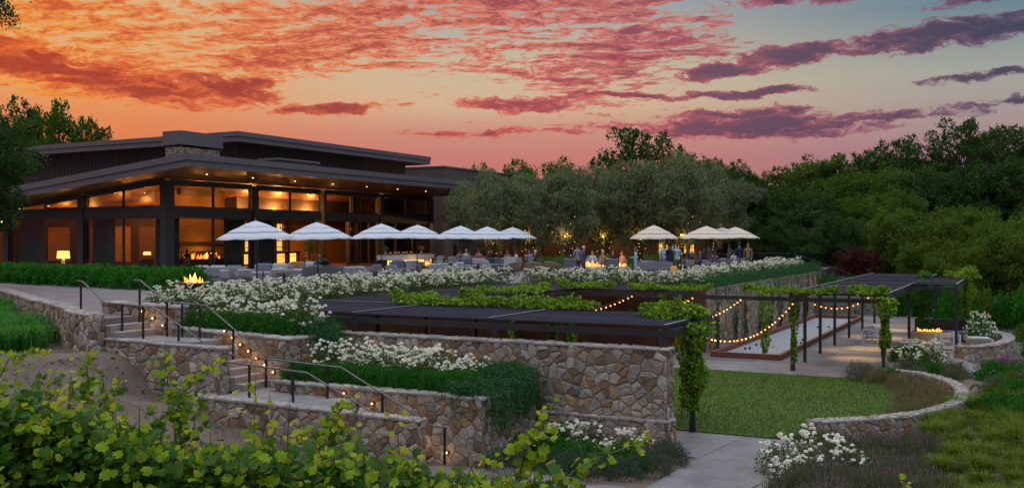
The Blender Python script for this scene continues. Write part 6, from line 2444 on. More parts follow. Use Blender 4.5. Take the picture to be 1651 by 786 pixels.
PARTS = {'tub': tub_chair(), 'sofa': sofa(), 'sofa3': sofa(2.6), 'sofa_rust': sofa(2.0, 'cushion', 'cushion_rust'), 'lounge': round_lounge(), 'sling': sling_chair(), 'dchair': dining_chair(), 'rtable': round_table(),
         'dtable': dining_table(), 'warm': white_armchair(), 'pot': planter_grass(1), 'agave': planter_grass(2, 'planter', 1), 'boxp': box_planter(3)}
for k in PARTS:
    for (n_, me, mt) in PARTS[k]:
        if mt and len(me.materials) == 0:
            me.materials.append(M[mt])


def put(kind, x, y, z, rz, name, label, cat, group=None, s=1.0):
    e = empty(name, (x, y, z), rz, label, cat, group)
    if s != 1.0:
        e.scale = (s, s, s)
    for (n_, me, mt) in PARTS[kind]:
        link(n_, me, None, e)
    return e


def putc(kind, u, d, turn, name, label, cat, group=None, s=1.0, z=0.0):
    x, y = cw(u, d)
    return put(kind, x, y, z, HEAD + R(turn), name, label, cat, group, s)


# terrace seating on the left, towards the restaurant doors
LG = 'grey terrace seating under the umbrellas'
for (k, u, d, t, lab) in [
        ('sofa3', 352, 47, 10, 'long grey sofa with blue cushion behind the fire bowl'), ('tub', 372, 43.5, -30, 'grey tub chair right beside the fire bowl'), ('tub', 392, 44.5, 20, 'grey tub chair left of the first umbrella pole'),
        ('sofa', 436, 50, 170, 'grey sofa facing out behind the first umbrella pole'), ('tub', 447, 45, 15, 'grey tub chair behind a small round table near the second umbrella'),
        ('tub', 466, 46.5, -70, 'grey tub chair turned sideways left of the second umbrella pole'),
        ('sofa_rust', 490, 54, 175, 'sofa with rust cushion just outside the open doorway'), ('sofa', 525, 47.5, -5, 'grey sofa with its back to the roses near the second umbrella'),
        ('tub', 558, 48, 25, 'grey chair draped with a pale throw'), ('tub', 584, 48.5, -15, 'grey tub chair left of the third umbrella pole'), ('tub', 603, 52, 40, 'grey tub chair half behind the third umbrella pole'),
        ('sofa', 652, 57, 170, 'grey sofa in front of the glowing outdoor bar'), ('tub', 636, 51, -20, 'grey tub chair just right of the third umbrella pole'), ('tub', 700, 54, 10, 'grey tub chair right of the fourth umbrella pole'),
        ('tub', 720, 55, -25, 'pale grey tub chair between the fourth and fifth umbrellas'), ('tub', 736, 57, 30, 'grey tub chair at the fifth umbrella pole'), ('sofa', 760, 62, 175, 'grey sofa beneath the fifth umbrella'),
        ('tub', 782, 60, -10, 'grey tub chair beneath the sixth umbrella'), ('sofa', 805, 65, 170, 'grey sofa beneath the last grey umbrella')]:
    putc(k, u, d, t, 'sofa' if k.startswith('sofa') else 'tub_chair', lab, 'sofa' if k.startswith('sofa') else 'chair', LG)
for (u, d, lab) in [(459, 44.5, 'small round side table beside the grey tub chair near the roses'), (424, 47, 'small round table under the first umbrella'), (645, 53, 'small round table under the third umbrella'), (690, 57, 'small round table under the fourth umbrella'), (770, 60, 'small round table under the sixth umbrella')]:
    putc('rtable', u, d, 0, 'side_table', lab, 'table', 'small round tables on the terrace')
for (k, u, d, s, lab) in [('agave', 283, 43, 1.25, 'large cream pot with spiky agave beside the fire bowl'), ('agave', 442, 53, 1.1, 'cream pot with agave before the dark drapes'), ('agave', 607, 55, 1.1, 'cream pot with agave left of the outdoor bar'),
                          ('boxp', 498, 44.5, 1.0, 'cream box planter with low grass right of the round side table'), ('boxp', 630, 47.5, 1.0, 'cream box planter with low grass before the third umbrella pole'), ('pot', 440, 44, 1.0, 'cream pot with low grass beside the first umbrella chairs'),
                          ('boxp', 664, 49.5, 1.0, 'cream box planter with low grass before the fourth umbrella'), ('boxp', 750, 54, 1.0, 'cream box planter with low grass before the fifth umbrella'), ('boxp', 786, 57, 1.0, 'cream box planter with low grass before the sixth umbrella')]:
    putc(k, u, d, 0, 'planter_pot', lab, 'planter', 'cream planters on the terrace', s)

# wicker chairs and fire pit in the middle
for (u, d, t, lab) in [(828, 58, 35, 'leftmost round tan wicker lounge chair tilted sideways'), (860, 56.5, 0, 'middle round tan wicker lounge chair seen from behind'), (892, 57, -35, 'right round wicker lounge chair with pale cushion')]:
    putc('lounge', u, d, t, 'wicker_lounge_chair', lab, 'chair', 'round wicker chairs', .92)
for (u, d, t, lab) in [(914, 56, 15, 'grey sling chair beside the round wicker chairs'), (985, 56, 0, 'grey sling chair with its back to the court before the fire pit'), (820, 60, 170, 'dark sling chair behind the left wicker chair')]:
    putc('sling', u, d, t, 'sling_chair', lab, 'chair', 'low sling chairs', 1.1)
putc('sofa', 1054, 57, 8, 'sofa', 'pale two seat sofa under the left cream umbrella', 'sofa')
putc('sofa', 965, 64, 180, 'sofa', 'pale sofa behind the terrace fire pit', 'sofa')
x, y = cw(975, 60)
fp_ = empty('fire_pit', (x, y, 0), HEAD, 'long low terrace fire pit with flames near the standing guests', 'fire pit')
MB().bbox(-1.5, 1.5, -.4, .4, 0, .40, .02).build('base', M['planter'], fp_)
MB().box(-1.3, 1.3, -.22, .22, .401, .44).build('burner', M['dark_steel'], fp_)
rsf = random.Random(9)
for k in range(26):
    fx = -1.25 + 2.5 * k / 25 + rsf.uniform(-.04, .04)
    cl = .5 + .5 * abs(math.sin(fx * 2.2 + .6))
    hh = rsf.uniform(.2, .5) * cl
    w_ = hh * .28
    MB().tube([(fx, 0, .43), (fx + rsf.uniform(-.03, .03), .02, .43 + hh * .35), (fx + rsf.uniform(-.08, .08), 0, .43 + hh)], [w_ * .8, w_, .004], 6).build('flame', M['flame'] if k % 3 else M['flame_core'], fp_)
warm_light(x, y, .95, 60, (1, .45, .12), .04, fp_, 'glow')
# fire bowl at the head of the stair
x, y = cw(312, 39.5)
fb = empty('fire_bowl', (x, y, 0), 0, 'wide dark metal fire bowl burning at the top of the stair', 'fire bowl')
MB().lathe([(0, .0), (.30, 0), (.28, .06), (.0, .06)], 18).build('foot', M['bronze'], fb)
MB().lathe([(.20, .06), (.42, .14), (.62, .28), (.70, .42), (.66, .42), (.56, .32), (.0, .30)], 28).build('bowl', M['bronze'], fb)
for k in range(22):
    a, r_ = rsf.uniform(0, 6.28), rsf.uniform(0, .46)
    fx, fy = r_ * math.cos(a), r_ * math.sin(a)
    hh = rsf.uniform(.10, .40) * (1.1 - r_)
    w_ = hh * .2
    MB().tube([(fx, fy, .33), (fx + rsf.uniform(-.04, .04), fy, .36 + hh * .35), (fx + rsf.uniform(-.1, .1), fy, .38 + hh)], [w_, w_ * .9, .004], 6).build('flame', M['flame'] if k % 3 else M['flame_core'], fb)
warm_light(x, y, 1.0, 22, (1, .45, .12), .04, fb, 'glow')

# dining tables and chairs at the back of the terrace
rsd = random.Random(31)
for k, (u, d) in enumerate([(740, 70), (770, 71), (815, 66), (848, 67), (1122, 61), (1160, 63), (1185, 64), (700, 72)]):
    w_ = ORDN[k]
    putc('dtable', u, d, rsd.uniform(-15, 15), 'dining_table', 'wooden dining table on the terrace, ' + ['near the trellis', 'under the sixth umbrella', 'beside the white shirted guest', 'before the dark jacketed guest', 'with seated guests under the front cream umbrella', 'under the middle cream umbrella', 'beside the navy jacketed man', 'right of the outdoor bar'][k], 'table', 'dining tables on the terrace')
    for q, (dx, t) in enumerate([(-.45, 0), (.45, 0), (-.45, 180), (.45, 180)]):
        x, y = cw(u, d)
        o = Vector((x, y, 0)) + RT * dx + FW * (-.75 if t == 0 else .75)
        put('dchair', o.x, o.y, 0, HEAD + R(t + rsd.uniform(-12, 12)), 'dining_chair', ['left near', 'right near', 'left far', 'right far'][q] + ' dining chair at the table ' + ['near the trellis', 'under the sixth umbrella', 'beside the white shirted guest', 'before the dark jacketed guest', 'under the front cream umbrella', 'under the middle cream umbrella', 'beside the navy jacketed man', 'right of the outdoor bar'][k], 'chair', 'dining chairs on the terrace')
# yellow lantern, menu board, drum stools
x, y = cw(1090, 54.5)
ln = empty('floor_lantern', (x, y, 0), HEAD, 'bright orange yellow box lantern behind the roses', 'lantern')
pmat('lantern_orange', (0.75, 0.30, 0.02), .5, .05, 2, emit=(1, .36, .02), estr=.35)
MB().bbox(-.26, .02, -.13, .13, 0, .62, .01).build('tall_box', M['lantern_orange'], ln)
MB().bbox(.03, .30, -.13, .13, 0, .36, .01).build('short_box', M['lantern_orange'], ln)
MB().box(-.05, .05, -.134, -.131, .08, .3).build('opening', M['dark_steel'], ln)
for k, u in enumerate((1143, 1166)):
    x, y = cw(u, 58.5)
    dr = empty('drum_stool', (x, y, 0), 0, ['left', 'right'][k] + ' dark drum shaped stool before the cream umbrella tables', 'stool', 'dark drum stools')
    MB().lathe([(0, 0), (.30, 0), (.34, .3), (.30, .62), (0, .62)], 18).build('drum', M['dark_steel'], dr)
    MB().lathe([(0, .621), (.28, .621), (.26, .68), (0, .69)], 18).build('pad', M['cushion_blue'], dr)

# lounge by the right pergola
put('warm', -6.1, 48.0, C0, R(-115), 'white_armchair', 'white framed armchair left of the fire table', 'chair', 'white framed armchairs')
put('warm', -3.0, 46.6, C0, R(75), 'white_armchair', 'white framed armchair in front of the fire table', 'chair', 'white framed armchairs')
ft = empty('fire_table', (-3.95, 49.6, C0), R(0), 'brown box fire table with a row of yellow flames', 'fire table')
MB().bbox(-.9, .9, -.35, .35, 0, .52, .015).build('base', M['wicker_tan'], ft)
MB().box(-.75, .75, -.15, .15, .521, .55).build('burner', M['dark_steel'], ft)
for k in range(16):
    fx = -.5 + 1.0 * k / 15
    hh = rsf.uniform(.07, .17)
    MB().tube([(fx, 0, .54), (fx + rsf.uniform(-.02, .02), 0, .56 + hh * .4), (fx + rsf.uniform(-.05, .05), 0, .56 + hh)], [.03, .033, .003], 6).build('flame', M['flame'] if k % 2 else M['flame_core'], ft)
warm_light(-3.95, 49.6, C0 + 1.0, 10, (1, .5, .12), .04, ft, 'glow')
bn = empty('bench_seat', (-3.6, 51.6, C0), R(180), 'dark high backed bench behind the fire table', 'bench')
MB().bbox(-1.2, 1.2, -.35, .35, .08, .45, .02).build('seat', M['cushion_blue'], bn)
MB().bbox(-1.2, 1.2, -.45, -.352, .08, .95, .02).build('back', M['dark_steel'], bn)
b2 = empty('side_ottoman', (-1.85, 47.6, C0), R(10), 'brown box ottoman at the right edge of the paved corner', 'ottoman')
MB().bbox(-.45, .45, -.4, .4, .06, .48, .02).build('box', M['wicker_tan'], b2)
MB().bbox(-.43, .43, -.38, .38, .481, .56, .03).build('pad', M['cushion'], b2)

# small trellis beside the restaurant
tr = empty('trellis', (-40, 77.4, 0), 0, 'small dark trellis with creeper between restaurant and olives', 'trellis')
for x in (-42.0, -38.2):
    for y in (76.4, 78.4):
        wl('post', MB().beam((x, y, 0), (x, y, 3.1), .12, .12).mesh('post'), M['pergola_steel'], tr)
for y in (76.4, 78.4):
    wl('beam', MB().beam((-42.4, y, 3.17), (-37.4, y, 3.17), .09, .14).mesh('beam'), M['pergola_steel'], tr)

# fairy lights wound round the olive trunks
rsl = random.Random(55)
for k, (u, d) in enumerate([(797, 71), (850, 76), (912, 70), (972, 75), (1030, 72), (1098, 70), (1150, 76)]):
    x, y = cw(u, d)
    e = empty('fairy_lights', (x, y, 0), 0, 'warm fairy lights wound through the olive tree, ' + ORDN[k] + ' from the left', 'fairy lights', 'fairy lights in the olives')
    pts = []
    for q in range(60):
        t = q / 59
        pts.append((math.cos(q * .8) * (.35 + 1.6 * t * t), math.sin(q * .8) * (.35 + 1.6 * t * t), .5 + 3.4 * t))
    MB().tube(pts, .006, 4).build('wire', M['dark_steel'], e)
    b = MB()
    for q in range(0, 60, 2):
        p_ = pts[q]
        b.ball((p_[0], p_[1], p_[2] - .03), .018, 6, 4)
    b.build('bulbs', M['fairy'], e)['kind'] = 'stuff'
    warm_light(x + .5, y - 1.2, 2.3, 30, (1, .5, .18), .04, e, 'glow')


# ------------------------------------------------------------------ people
SK = {}
for n_, c_ in [('skin', (.48, .27, .18)), ('skin_pale', (.58, .36, .27)), ('hair_dark', (.03, .02, .015)), ('hair_brown', (.10, .05, .025)), ('hair_grey', (.50, .49, .48)), ('hair_blond', (.45, .30, .12)),
               ('cloth_white', (.68, .67, .66)), ('cloth_grey', (.28, .28, .29)), ('cloth_navy', (.02, .03, .07)), ('cloth_black', (.018, .018, .02)), ('cloth_purple', (.07, .05, .22)), ('cloth_sky', (.36, .56, .66)), ('cloth_tan', (.32, .20, .09)),
               ('cloth_denim', (.05, .09, .22)), ('cloth_pink', (.55, .25, .22)), ('cloth_lilac', (.36, .30, .46)), ('cloth_green', (.10, .13, .09)), ('cloth_blue', (.10, .20, .42)), ('shoe', (.03, .025, .02)), ('cloth_pale_denim', (.42, .52, .60))]:
    pmat(n_, c_, .8, .1, 6)


def person_skel(pose, H=1.72, arms='down'):
    """joints (name -> point, radius) and bones with the clothing region each shows; feet on z=0, facing +Y"""
    k = H / 1.75
    J, Bn = {}, []

    def j(n, p, r, r2=None):
        J[n] = (Vector(p) * k, r * k, (r2 or r) * k)

    def b(a, c, reg):
        Bn.append((a, c, reg))
    sit = pose == 'sit'
    hz = .52 if sit else .93
    j('pel', (0, 0, hz), .135, .105)
    j('waist', (0, .01, hz + .17), .125, .095)
    j('chest', (0, .0, hz + .38), .150, .105)
    j('neck0', (0, -.01, hz + .55), .062)
    j('neck', (0, .005, hz + .60), .052)
    j('chin', (0, .03, hz + .655), .072, .078)
    j('head', (0, .015, hz + .745), .082, .098)
    j('top', (0, .0, hz + .815), .055, .06)
    for a, c, g in (('pel', 'waist', 'top'), ('waist', 'chest', 'top'), ('chest', 'neck0', 'top'), ('neck0', 'neck', 'skin'), ('neck', 'chin', 'skin'), ('chin', 'head', 'skin'), ('head', 'top', 'skin')):
        b(a, c, g)
    for s, t in ((-1, 'L'), (1, 'R')):
        j('sh' + t, (.185 * s, -.01, hz + .50), .062)
        if arms == 'down' and not sit:
            el, wr, hd = (.235 * s, -.02, hz + .22), (.235 * s, .05, hz - .03), (.23 * s, .075, hz - .10)
        elif arms == 'hold' or (sit and arms != 'up'):
            el, wr, hd = (.25 * s, .0, hz + .22), (.14 * s, .24, hz + .20), (.10 * s, .31, hz + .22)
        elif arms == 'up':
            if s < 0:
                el, wr, hd = (-.34, .06, hz + .50), (-.20, .14, hz + .70), (-.16, .14, hz + .77)
            else:
                el, wr, hd = (.26, .02, hz + .22), (.14, .24, hz + .22), (.10, .31, hz + .24)
        else:
            el, wr, hd = (.24 * s, -.04, hz + .22), (.20 * s, .20, hz + .10), (.18 * s, .27, hz + .09)
        j('el' + t, el, .044)
        j('wr' + t, wr, .030)
        j('hd' + t, hd, .036, .022)
        b('chest', 'sh' + t, 'top')
        b('sh' + t, 'el' + t, 'top')
        b('el' + t, 'wr' + t, 'sleeve')
        b('wr' + t, 'hd' + t, 'skin')
        dv = (Vector(hd) - Vector(wr)).normalized()
        sd = Vector((1, 0, 0)) if abs(dv.x) < .8 else Vector((0, 1, 0))
        for q in range(4):
            o = sd * (.014 * (q - 1.5) * 1.4)
            j('f%d%s' % (q, t), Vector(hd) + o + dv * (.062 + .010 * (q in (1, 2))), .009)
            b('hd' + t, 'f%d%s' % (q, t), 'skin')
        j('th' + t, Vector(hd) - sd * .045 * s + dv * .01, .010)
        b('hd' + t, 'th' + t, 'skin')
        hx = .095 * s
        j('hip' + t, (hx, 0, hz - .04), .098)
        if sit:
            j('kn' + t, (hx * 1.25, .45, hz - .02), .062)
            j('an' + t, (hx * 1.25, .48, .09), .040)
            j('to' + t, (hx * 1.35, .64, .04), .036)
        else:
            j('kn' + t, (hx * 1.05, .02 + .03 * s, .50), .062)
            j('an' + t, (hx * 1.1, -.02 + .05 * s, .09), .040)
            j('to' + t, (hx * 1.4, .14 + .05 * s, .035), .036)
        b('pel', 'hip' + t, 'leg')
        b('hip' + t, 'kn' + t, 'leg')
        b('kn' + t, 'an' + t, 'shin')
        b('an' + t, 'to' + t, 'shoe')
    return J, Bn


PEOPLE = []


def person(u, d, face, pose, label, top, leg, hair, H=1.72, arms='down', skin='skin', sleeve='top', shin='leg', z=0.0, xy=None, hairlen=0.0, z0=None):
    J, Bn = person_skel(pose, H, arms)
    names = list(J)
    me = bpy.data.meshes.new('body')
    me.from_pydata([J[n][0] for n in names], [(names.index(a), names.index(c)) for a, c, _ in Bn], [])
    o = bpy.data.objects.new('person', me)
    COL.objects.link(o)
    sm = o.modifiers.new('skin', 'SKIN')
    sm.use_smooth_shade = True
    for i, n in enumerate(names):
        me.skin_vertices[0].data[i].radius = (J[n][1], J[n][2])
    me.skin_vertices[0].data[names.index('pel')].use_root = True
    ss = o.modifiers.new('sub', 'SUBSURF')
    ss.levels = 1
    ss.render_levels = 1
    x, y = xy if xy else cw(u, d)
    PEOPLE.append(dict(o=o, J=J, B=Bn, loc=(x, y, z), rz=HEAD + R(face), label=label, mats=dict(top=top, leg=leg, skin=skin, sleeve=top if sleeve == 'top' else skin, shin=leg if shin == 'leg' else skin, shoe='shoe'), hair=hair, hairlen=hairlen, sit=pose == 'sit', H=H))


def finish_people():
    bpy.context.view_layer.update()
    dg = bpy.context.evaluated_depsgraph_get()
    keys = ['skin', 'top', 'leg', 'sleeve', 'shin', 'shoe']
    for p in PEOPLE:
        o = p['o']
        ev = o.evaluated_get(dg)
        me = bpy.data.meshes.new_from_object(ev)
        o.modifiers.clear()
        old = o.data
        o.data = me
        bpy.data.meshes.remove(old)
        me.materials.clear()
        for k in keys:
            me.materials.append(M[p['mats'][k]])
        n = len(me.polygons)
        c = np.empty(n * 3, np.float32)
        me.polygons.foreach_get('center', c)
        c = c.reshape(-1, 3)
        best = np.full(n, 1e9)
        mi = np.zeros(n, np.int32)
        for a, b_, reg in p['B']:
            A, Bv = np.array(p['J'][a][0]), np.array(p['J'][b_][0])
            ab = Bv - A
            t = np.clip(((c - A) @ ab) / (ab @ ab + 1e-9), 0, 1)
            rr = p['J'][a][1] * (1 - t) + p['J'][b_][1] * t
            dd = np.linalg.norm(c - (A + t[:, None] * ab), axis=1) - rr
            w_ = dd < best
            best[w_] = dd[w_]
            mi[w_] = keys.index(reg)
        me.polygons.foreach_set('material_index', mi)
        me.polygons.foreach_set('use_smooth', np.ones(n, bool))
        o.location = p['loc']
        o.rotation_euler = (0, 0, p['rz'])
        tag(o, p['label'], 'person', 'guests on the terrace and in the bar')
        h = p['J']['head'][0]
        k = p['H'] / 1.75
        hb = MB()
        # cap of hair over crown and back of the head
        vs, fs = [], []
        nn_, mm = 14, 6
        for j_ in range(mm + 1):
            ph = math.pi * .5 - (math.pi * .62) * j_ / mm
            for q in range(nn_):
                a = 2 * math.pi * q / nn_
                drop = 1.0 if math.sin(a) < .35 else .55
                ph2 = math.pi * .5 - (math.pi * .5 - ph) * drop
                vs.append((h.x + .098 * k * math.cos(ph2) * math.cos(a), h.y - .008 + .116 * k * math.cos(ph2) * math.sin(a), h.z + .012 * k + .112 * k * math.sin(ph2) - (p['hairlen'] * (j_ == mm) * (math.sin(a) < .2))))
        for j_ in range(mm):
            for q in range(nn_):
                fs.append((j_ * nn_ + q, (j_ + 1) * nn_ + q, (j_ + 1) * nn_ + (q + 1) % nn_, j_ * nn_ + (q + 1) % nn_))
        hb.add(vs, fs, True)
        hb.build('hair', M[p['hair']], o)
        fc = MB()
        for s in (-1, 1):
            fc.ball((h.x + .032 * k * s, h.y + .098 * k, h.z - .005 * k), .010 * k, 6, 4)
        fc.build('eyes', M['cloth_black'], o)
        MB().tube([(h.x, h.y + .092 * k, h.z + .0), (h.x, h.y + .118 * k, h.z - .035 * k)], [.008 * k, .014 * k], 6).build('nose', M[p['mats']['skin']], o)
        MB().ball((h.x, h.y + .088 * k, h.z - .068 * k), .018 * k, 6, 4, (1.2, .6, .35)).build('mouth', M['cloth_pink'], o)


# standing
person(931, 58.0, 20, 'stand', 'man in grey shirt and dark trousers standing by the fire pit, seen from behind', 'cloth_grey', 'cloth_black', 'hair_dark', 1.76)
person(941, 57.0, -80, 'stand', 'grey haired woman in purple top beside the fire pit', 'cloth_purple', 'cloth_purple', 'hair_grey', 1.66, 'hold')
person(1025, 55.5, 80, 'stand', 'woman with long brown hair in pale blue shirt behind the roses', 'cloth_sky', 'cloth_pale_denim', 'hair_brown', 1.64, 'hold', hairlen=.22)
person(1079, 57.5, 40, 'stand', 'man in navy jacket standing with raised arm right of the left cream umbrella', 'cloth_navy', 'cloth_navy', 'hair_dark', 1.80, 'hold')
person(1092, 59, 20, 'stand', 'person in pale blue shirt lifting an arm beside the navy jacketed man', 'cloth_sky', 'cloth_green', 'hair_brown', 1.76, 'up')
person(1070, 60.5, 200, 'stand', 'man in light shirt half hidden behind the navy jacketed man', 'cloth_sky', 'cloth_denim', 'hair_brown', 1.78)
person(1140, 62.5, 10, 'stand', 'man in grey tee shirt standing at the cream umbrella tables', 'cloth_grey', 'cloth_navy', 'hair_dark', 1.78, 'fwd', sleeve='skin')
person(1192, 60.5, 15, 'stand', 'man in navy jacket and grey shorts near the right end of the terrace', 'cloth_navy', 'cloth_grey', 'hair_dark', 1.82, 'fwd', shin='skin')
person(1206, 61.5, 150, 'stand', 'man in tan jacket and blue jeans at the right end of the terrace', 'cloth_tan', 'cloth_denim', 'hair_brown', 1.80)
person(1176, 66, 100, 'stand', 'man in blue grey shirt standing between the cream umbrella poles', 'cloth_grey', 'cloth_black', 'hair_brown', 1.78, 'fwd')
person(1161, 67, 190, 'stand', 'blond guest in black standing behind the cream umbrella tables', 'cloth_black', 'cloth_black', 'hair_blond', 1.70, 'hold', hairlen=.15)
# seated on the terrace
SITZ = 0.0
for (u, d, f, lab, top, leg, hair, ar, skin) in [
        (832, 64, 70, 'guest in white shirt seated at a table under the last grey umbrella', 'cloth_white', 'cloth_denim', 'hair_dark', 'hold', 'skin'),
        (818, 65.5, 160, 'guest in pale pink top seated opposite the white shirted guest', 'cloth_pink', 'cloth_black', 'hair_brown', 'hold', 'skin'),
        (808, 66, 190, 'guest in dark top seated at the far side of the sixth umbrella', 'cloth_black', 'cloth_black', 'hair_dark', 'hold', 'skin'),
        (863, 64, 85, 'white haired guest in dark jacket seated left of the shrubs', 'cloth_navy', 'cloth_black', 'hair_grey', 'hold', 'skin_pale'),
        (853, 66.5, 180, 'guest in lilac shirt seated behind the white haired guest', 'cloth_lilac', 'cloth_denim', 'hair_brown', 'hold', 'skin'),
        (793, 68.5, 150, 'guest in dark jacket seated below the sixth umbrella rim', 'cloth_black', 'cloth_black', 'hair_dark', 'hold', 'skin'),
        (1115, 60.3, -70, 'guest in black leaning over the table under the front cream umbrella', 'cloth_black', 'cloth_black', 'hair_grey', 'hold', 'skin'),
        (1129, 60.8, 80, 'guest in bright blue top seated under the front cream umbrella', 'cloth_blue', 'cloth_denim', 'hair_grey', 'hold', 'skin_pale'),
        (1121, 62.2, 190, 'blond guest seated between the black and the blue dressed guests', 'cloth_pink', 'cloth_black', 'hair_blond', 'hold', 'skin'),
        (988, 63, 190, 'guest in dark top seated behind the terrace fire pit', 'cloth_black', 'cloth_black', 'hair_brown', 'hold', 'skin'),
        (1003, 61, 120, 'guest in rust top seated at the right end of the fire pit', 'cloth_pink', 'cloth_tan', 'hair_brown', 'hold', 'skin'),
        (742, 69.2, 10, 'guest in grey top seated at the table near the trellis, seen from behind', 'cloth_grey', 'cloth_black', 'hair_dark', 'hold', 'skin'),
        (752, 70.8, 200, 'guest in white blouse seated facing out near the trellis', 'cloth_white', 'cloth_black', 'hair_blond', 'hold', 'skin_pale'),
        (772, 70.2, 20, 'guest in rose top seated under the sixth umbrella, seen from behind', 'cloth_pink', 'cloth_black', 'hair_brown', 'hold', 'skin'),
        (955, 62.5, 170, 'guest in sky blue top seated on the pale sofa behind the fire', 'cloth_sky', 'cloth_denim', 'hair_brown', 'hold', 'skin'),
        (972, 63, 180, 'guest in tan jacket seated on the pale sofa behind the fire', 'cloth_tan', 'cloth_black', 'hair_grey', 'hold', 'skin_pale'),
        (1152, 62, 170, 'guest in lilac shirt seated under the middle cream umbrella', 'cloth_lilac', 'cloth_denim', 'hair_brown', 'hold', 'skin'),
        (1183, 62.4, 20, 'guest in white shirt seated near the navy jacketed man', 'cloth_white', 'cloth_black', 'hair_dark', 'hold', 'skin'),
        (514, 47.6, 0, 'grey haired guest in blue seated on the sofa, seen from behind', 'cloth_blue', 'cloth_denim', 'hair_grey', 'hold', 'skin_pale'),
        (524, 47.4, 0, 'dark haired guest in black seated on the same sofa, seen from behind', 'cloth_black', 'cloth_black', 'hair_dark', 'hold', 'skin')]:
    person(u, d, f, 'sit', lab, top, leg, hair, 1.74, ar, skin)
# in the bar and the dining room
for (x, y, f, pose, lab, top, hair) in [
        (-50.2, 57.2, 30, 'sit', 'guest in white shirt lit orange just inside the left of the doorway', 'cloth_white', 'hair_dark'),
        (-51.2, 58.6, 60, 'stand', 'guest in green grey shirt standing at the bar inside the doorway', 'cloth_green', 'hair_dark'),
        (-51.0, 60.0, 60, 'stand', 'tall guest in black standing in the middle of the bar', 'cloth_black', 'hair_brown'),
        (-52.1, 60.9, 250, 'stand', 'guest in dark red top standing at the bar counter', 'cloth_pink', 'hair_dark'),
        (-49.6, 62.6, 60, 'sit', 'guest in pink shirt seated at the right of the open doorway', 'cloth_pink', 'hair_brown'),
        (-48.6, 48.9, 20, 'sit', 'guest in dark top seated before the hearth window flames', 'cloth_black', 'hair_dark'),
        (-48.4, 51.0, 20, 'sit', 'dark figure seated at the right of the hearth window', 'cloth_black', 'hair_dark'),
        (-54.2, 62.8, 270, 'stand', 'bartender in white standing between counter and bottle shelves', 'cloth_white', 'hair_dark')]:
    person(0, 0, f, pose, lab, top, 'cloth_black', hair, 1.75, 'hold', xy=(x, y), z=.012)
finish_people()
# bar stools and tables under the seated guests inside
for k, (x, y, t) in enumerate([(-50.2, 57.2, 30), (-49.6, 62.6, 60), (-48.6, 48.9, 20), (-48.4, 51.0, 20)]):
    put('dchair', x, y, .012, HEAD + R(t), 'dining_chair', 'indoor chair under the ' + ['white shirted guest by the doorway', 'pink shirted guest at the doorway', 'dark dressed guest before the hearth', 'dark figure right of the hearth'][k], 'chair', 'indoor chairs')
for k, (u, d, t) in enumerate([(793, 68.5, 150), (832, 64, 70), (818, 65.5, 160), (808, 66, 190), (863, 64, 85), (853, 66.5, 180), (1115, 60.3, -70), (1129, 60.8, 80), (1121, 62.2, 190), (988, 63, 190), (1003, 61, 120)]):
    putc('dchair', u, d, t, 'dining_chair', 'chair occupied by the ' + ['dark jacketed guest below the sixth umbrella', 'white shirted guest', 'pink topped guest', 'dark topped guest at the sixth umbrella', 'white haired guest', 'lilac shirted guest', 'guest in black leaning over', 'guest in bright blue', 'blond seated guest', 'dark topped guest by the fire pit', 'rust topped guest by the fire pit'][k], 'chair', 'occupied terrace chairs')
for k, (x, y) in enumerate([(-49.3, 47.4), (-55.5, 48.5), (-58.5, 50.5), (-51.4, 48.0), (-49.0, 59.5), (-49.2, 61.0)]):
    put('rtable', x, y, .012, 0, 'indoor_table', 'small round indoor table ' + ['by the corner column', 'behind the second left window', 'deep behind the table lamp', 'before the hearth', 'left in the doorway', 'right in the doorway'][k], 'table', 'indoor tables', 1.25)
x, y = -48.2, 61.0
pt = empty('potted_tree', (x, y, 0), 0, 'leafy potted tree standing in the open doorway', 'potted plant')
MB().lathe([(0, 0), (.25, 0), (.32, .5), (.28, .5), (0, .45)], 14).build('pot', M['bronze'], pt)
MB().tube([(0, 0, .4), (.03, .02, 1.1)], .03, 6).build('trunk', M['bark'], pt)
P = unit(420) * (rng.random((420, 1)) ** .4) * np.array([.5, .5, .65]) + np.array([0, 0, 1.5])
v, f = leaf_quads(P, .2, .07)
link('foliage', np_mesh('foliage', v, f), M['leaf_creeper_dark'], pt)

# iron fence at the right end of the terrace, stepping down the slope
fe = empty('iron_fence', (-17.2, 70.4, 0), 0, 'dark iron fence at the right end of the terrace running down the slope', 'fence')
fz = lambda x: 0.0 if x < -14.2 else -.36 * (x + 14.2)
for k in range(53):
    x = -17.2 + k * .14
    wl('baluster', MB().tube([(x, 70.4, fz(x) + .08), (x, 70.4, fz(x) + 1.08)], .012, 5).mesh('baluster'), M['dark_steel'], fe)
for zz in (.08, 1.08):
    wl('rail', MB().tube([(-17.25, 70.4, zz), (-14.2, 70.4, zz), (-9.9, 70.4, zz + fz(-9.9))], .02, 6).mesh('rail'), M['dark_steel'], fe)
for x in (-17.2, -15.7, -14.2, -12.8, -11.4, -9.95):
    wl('post', MB().beam((x, 70.4, fz(x) - .3), (x, 70.4, fz(x) + 1.15), .05, .05).mesh('post'), M['dark_steel'], fe)


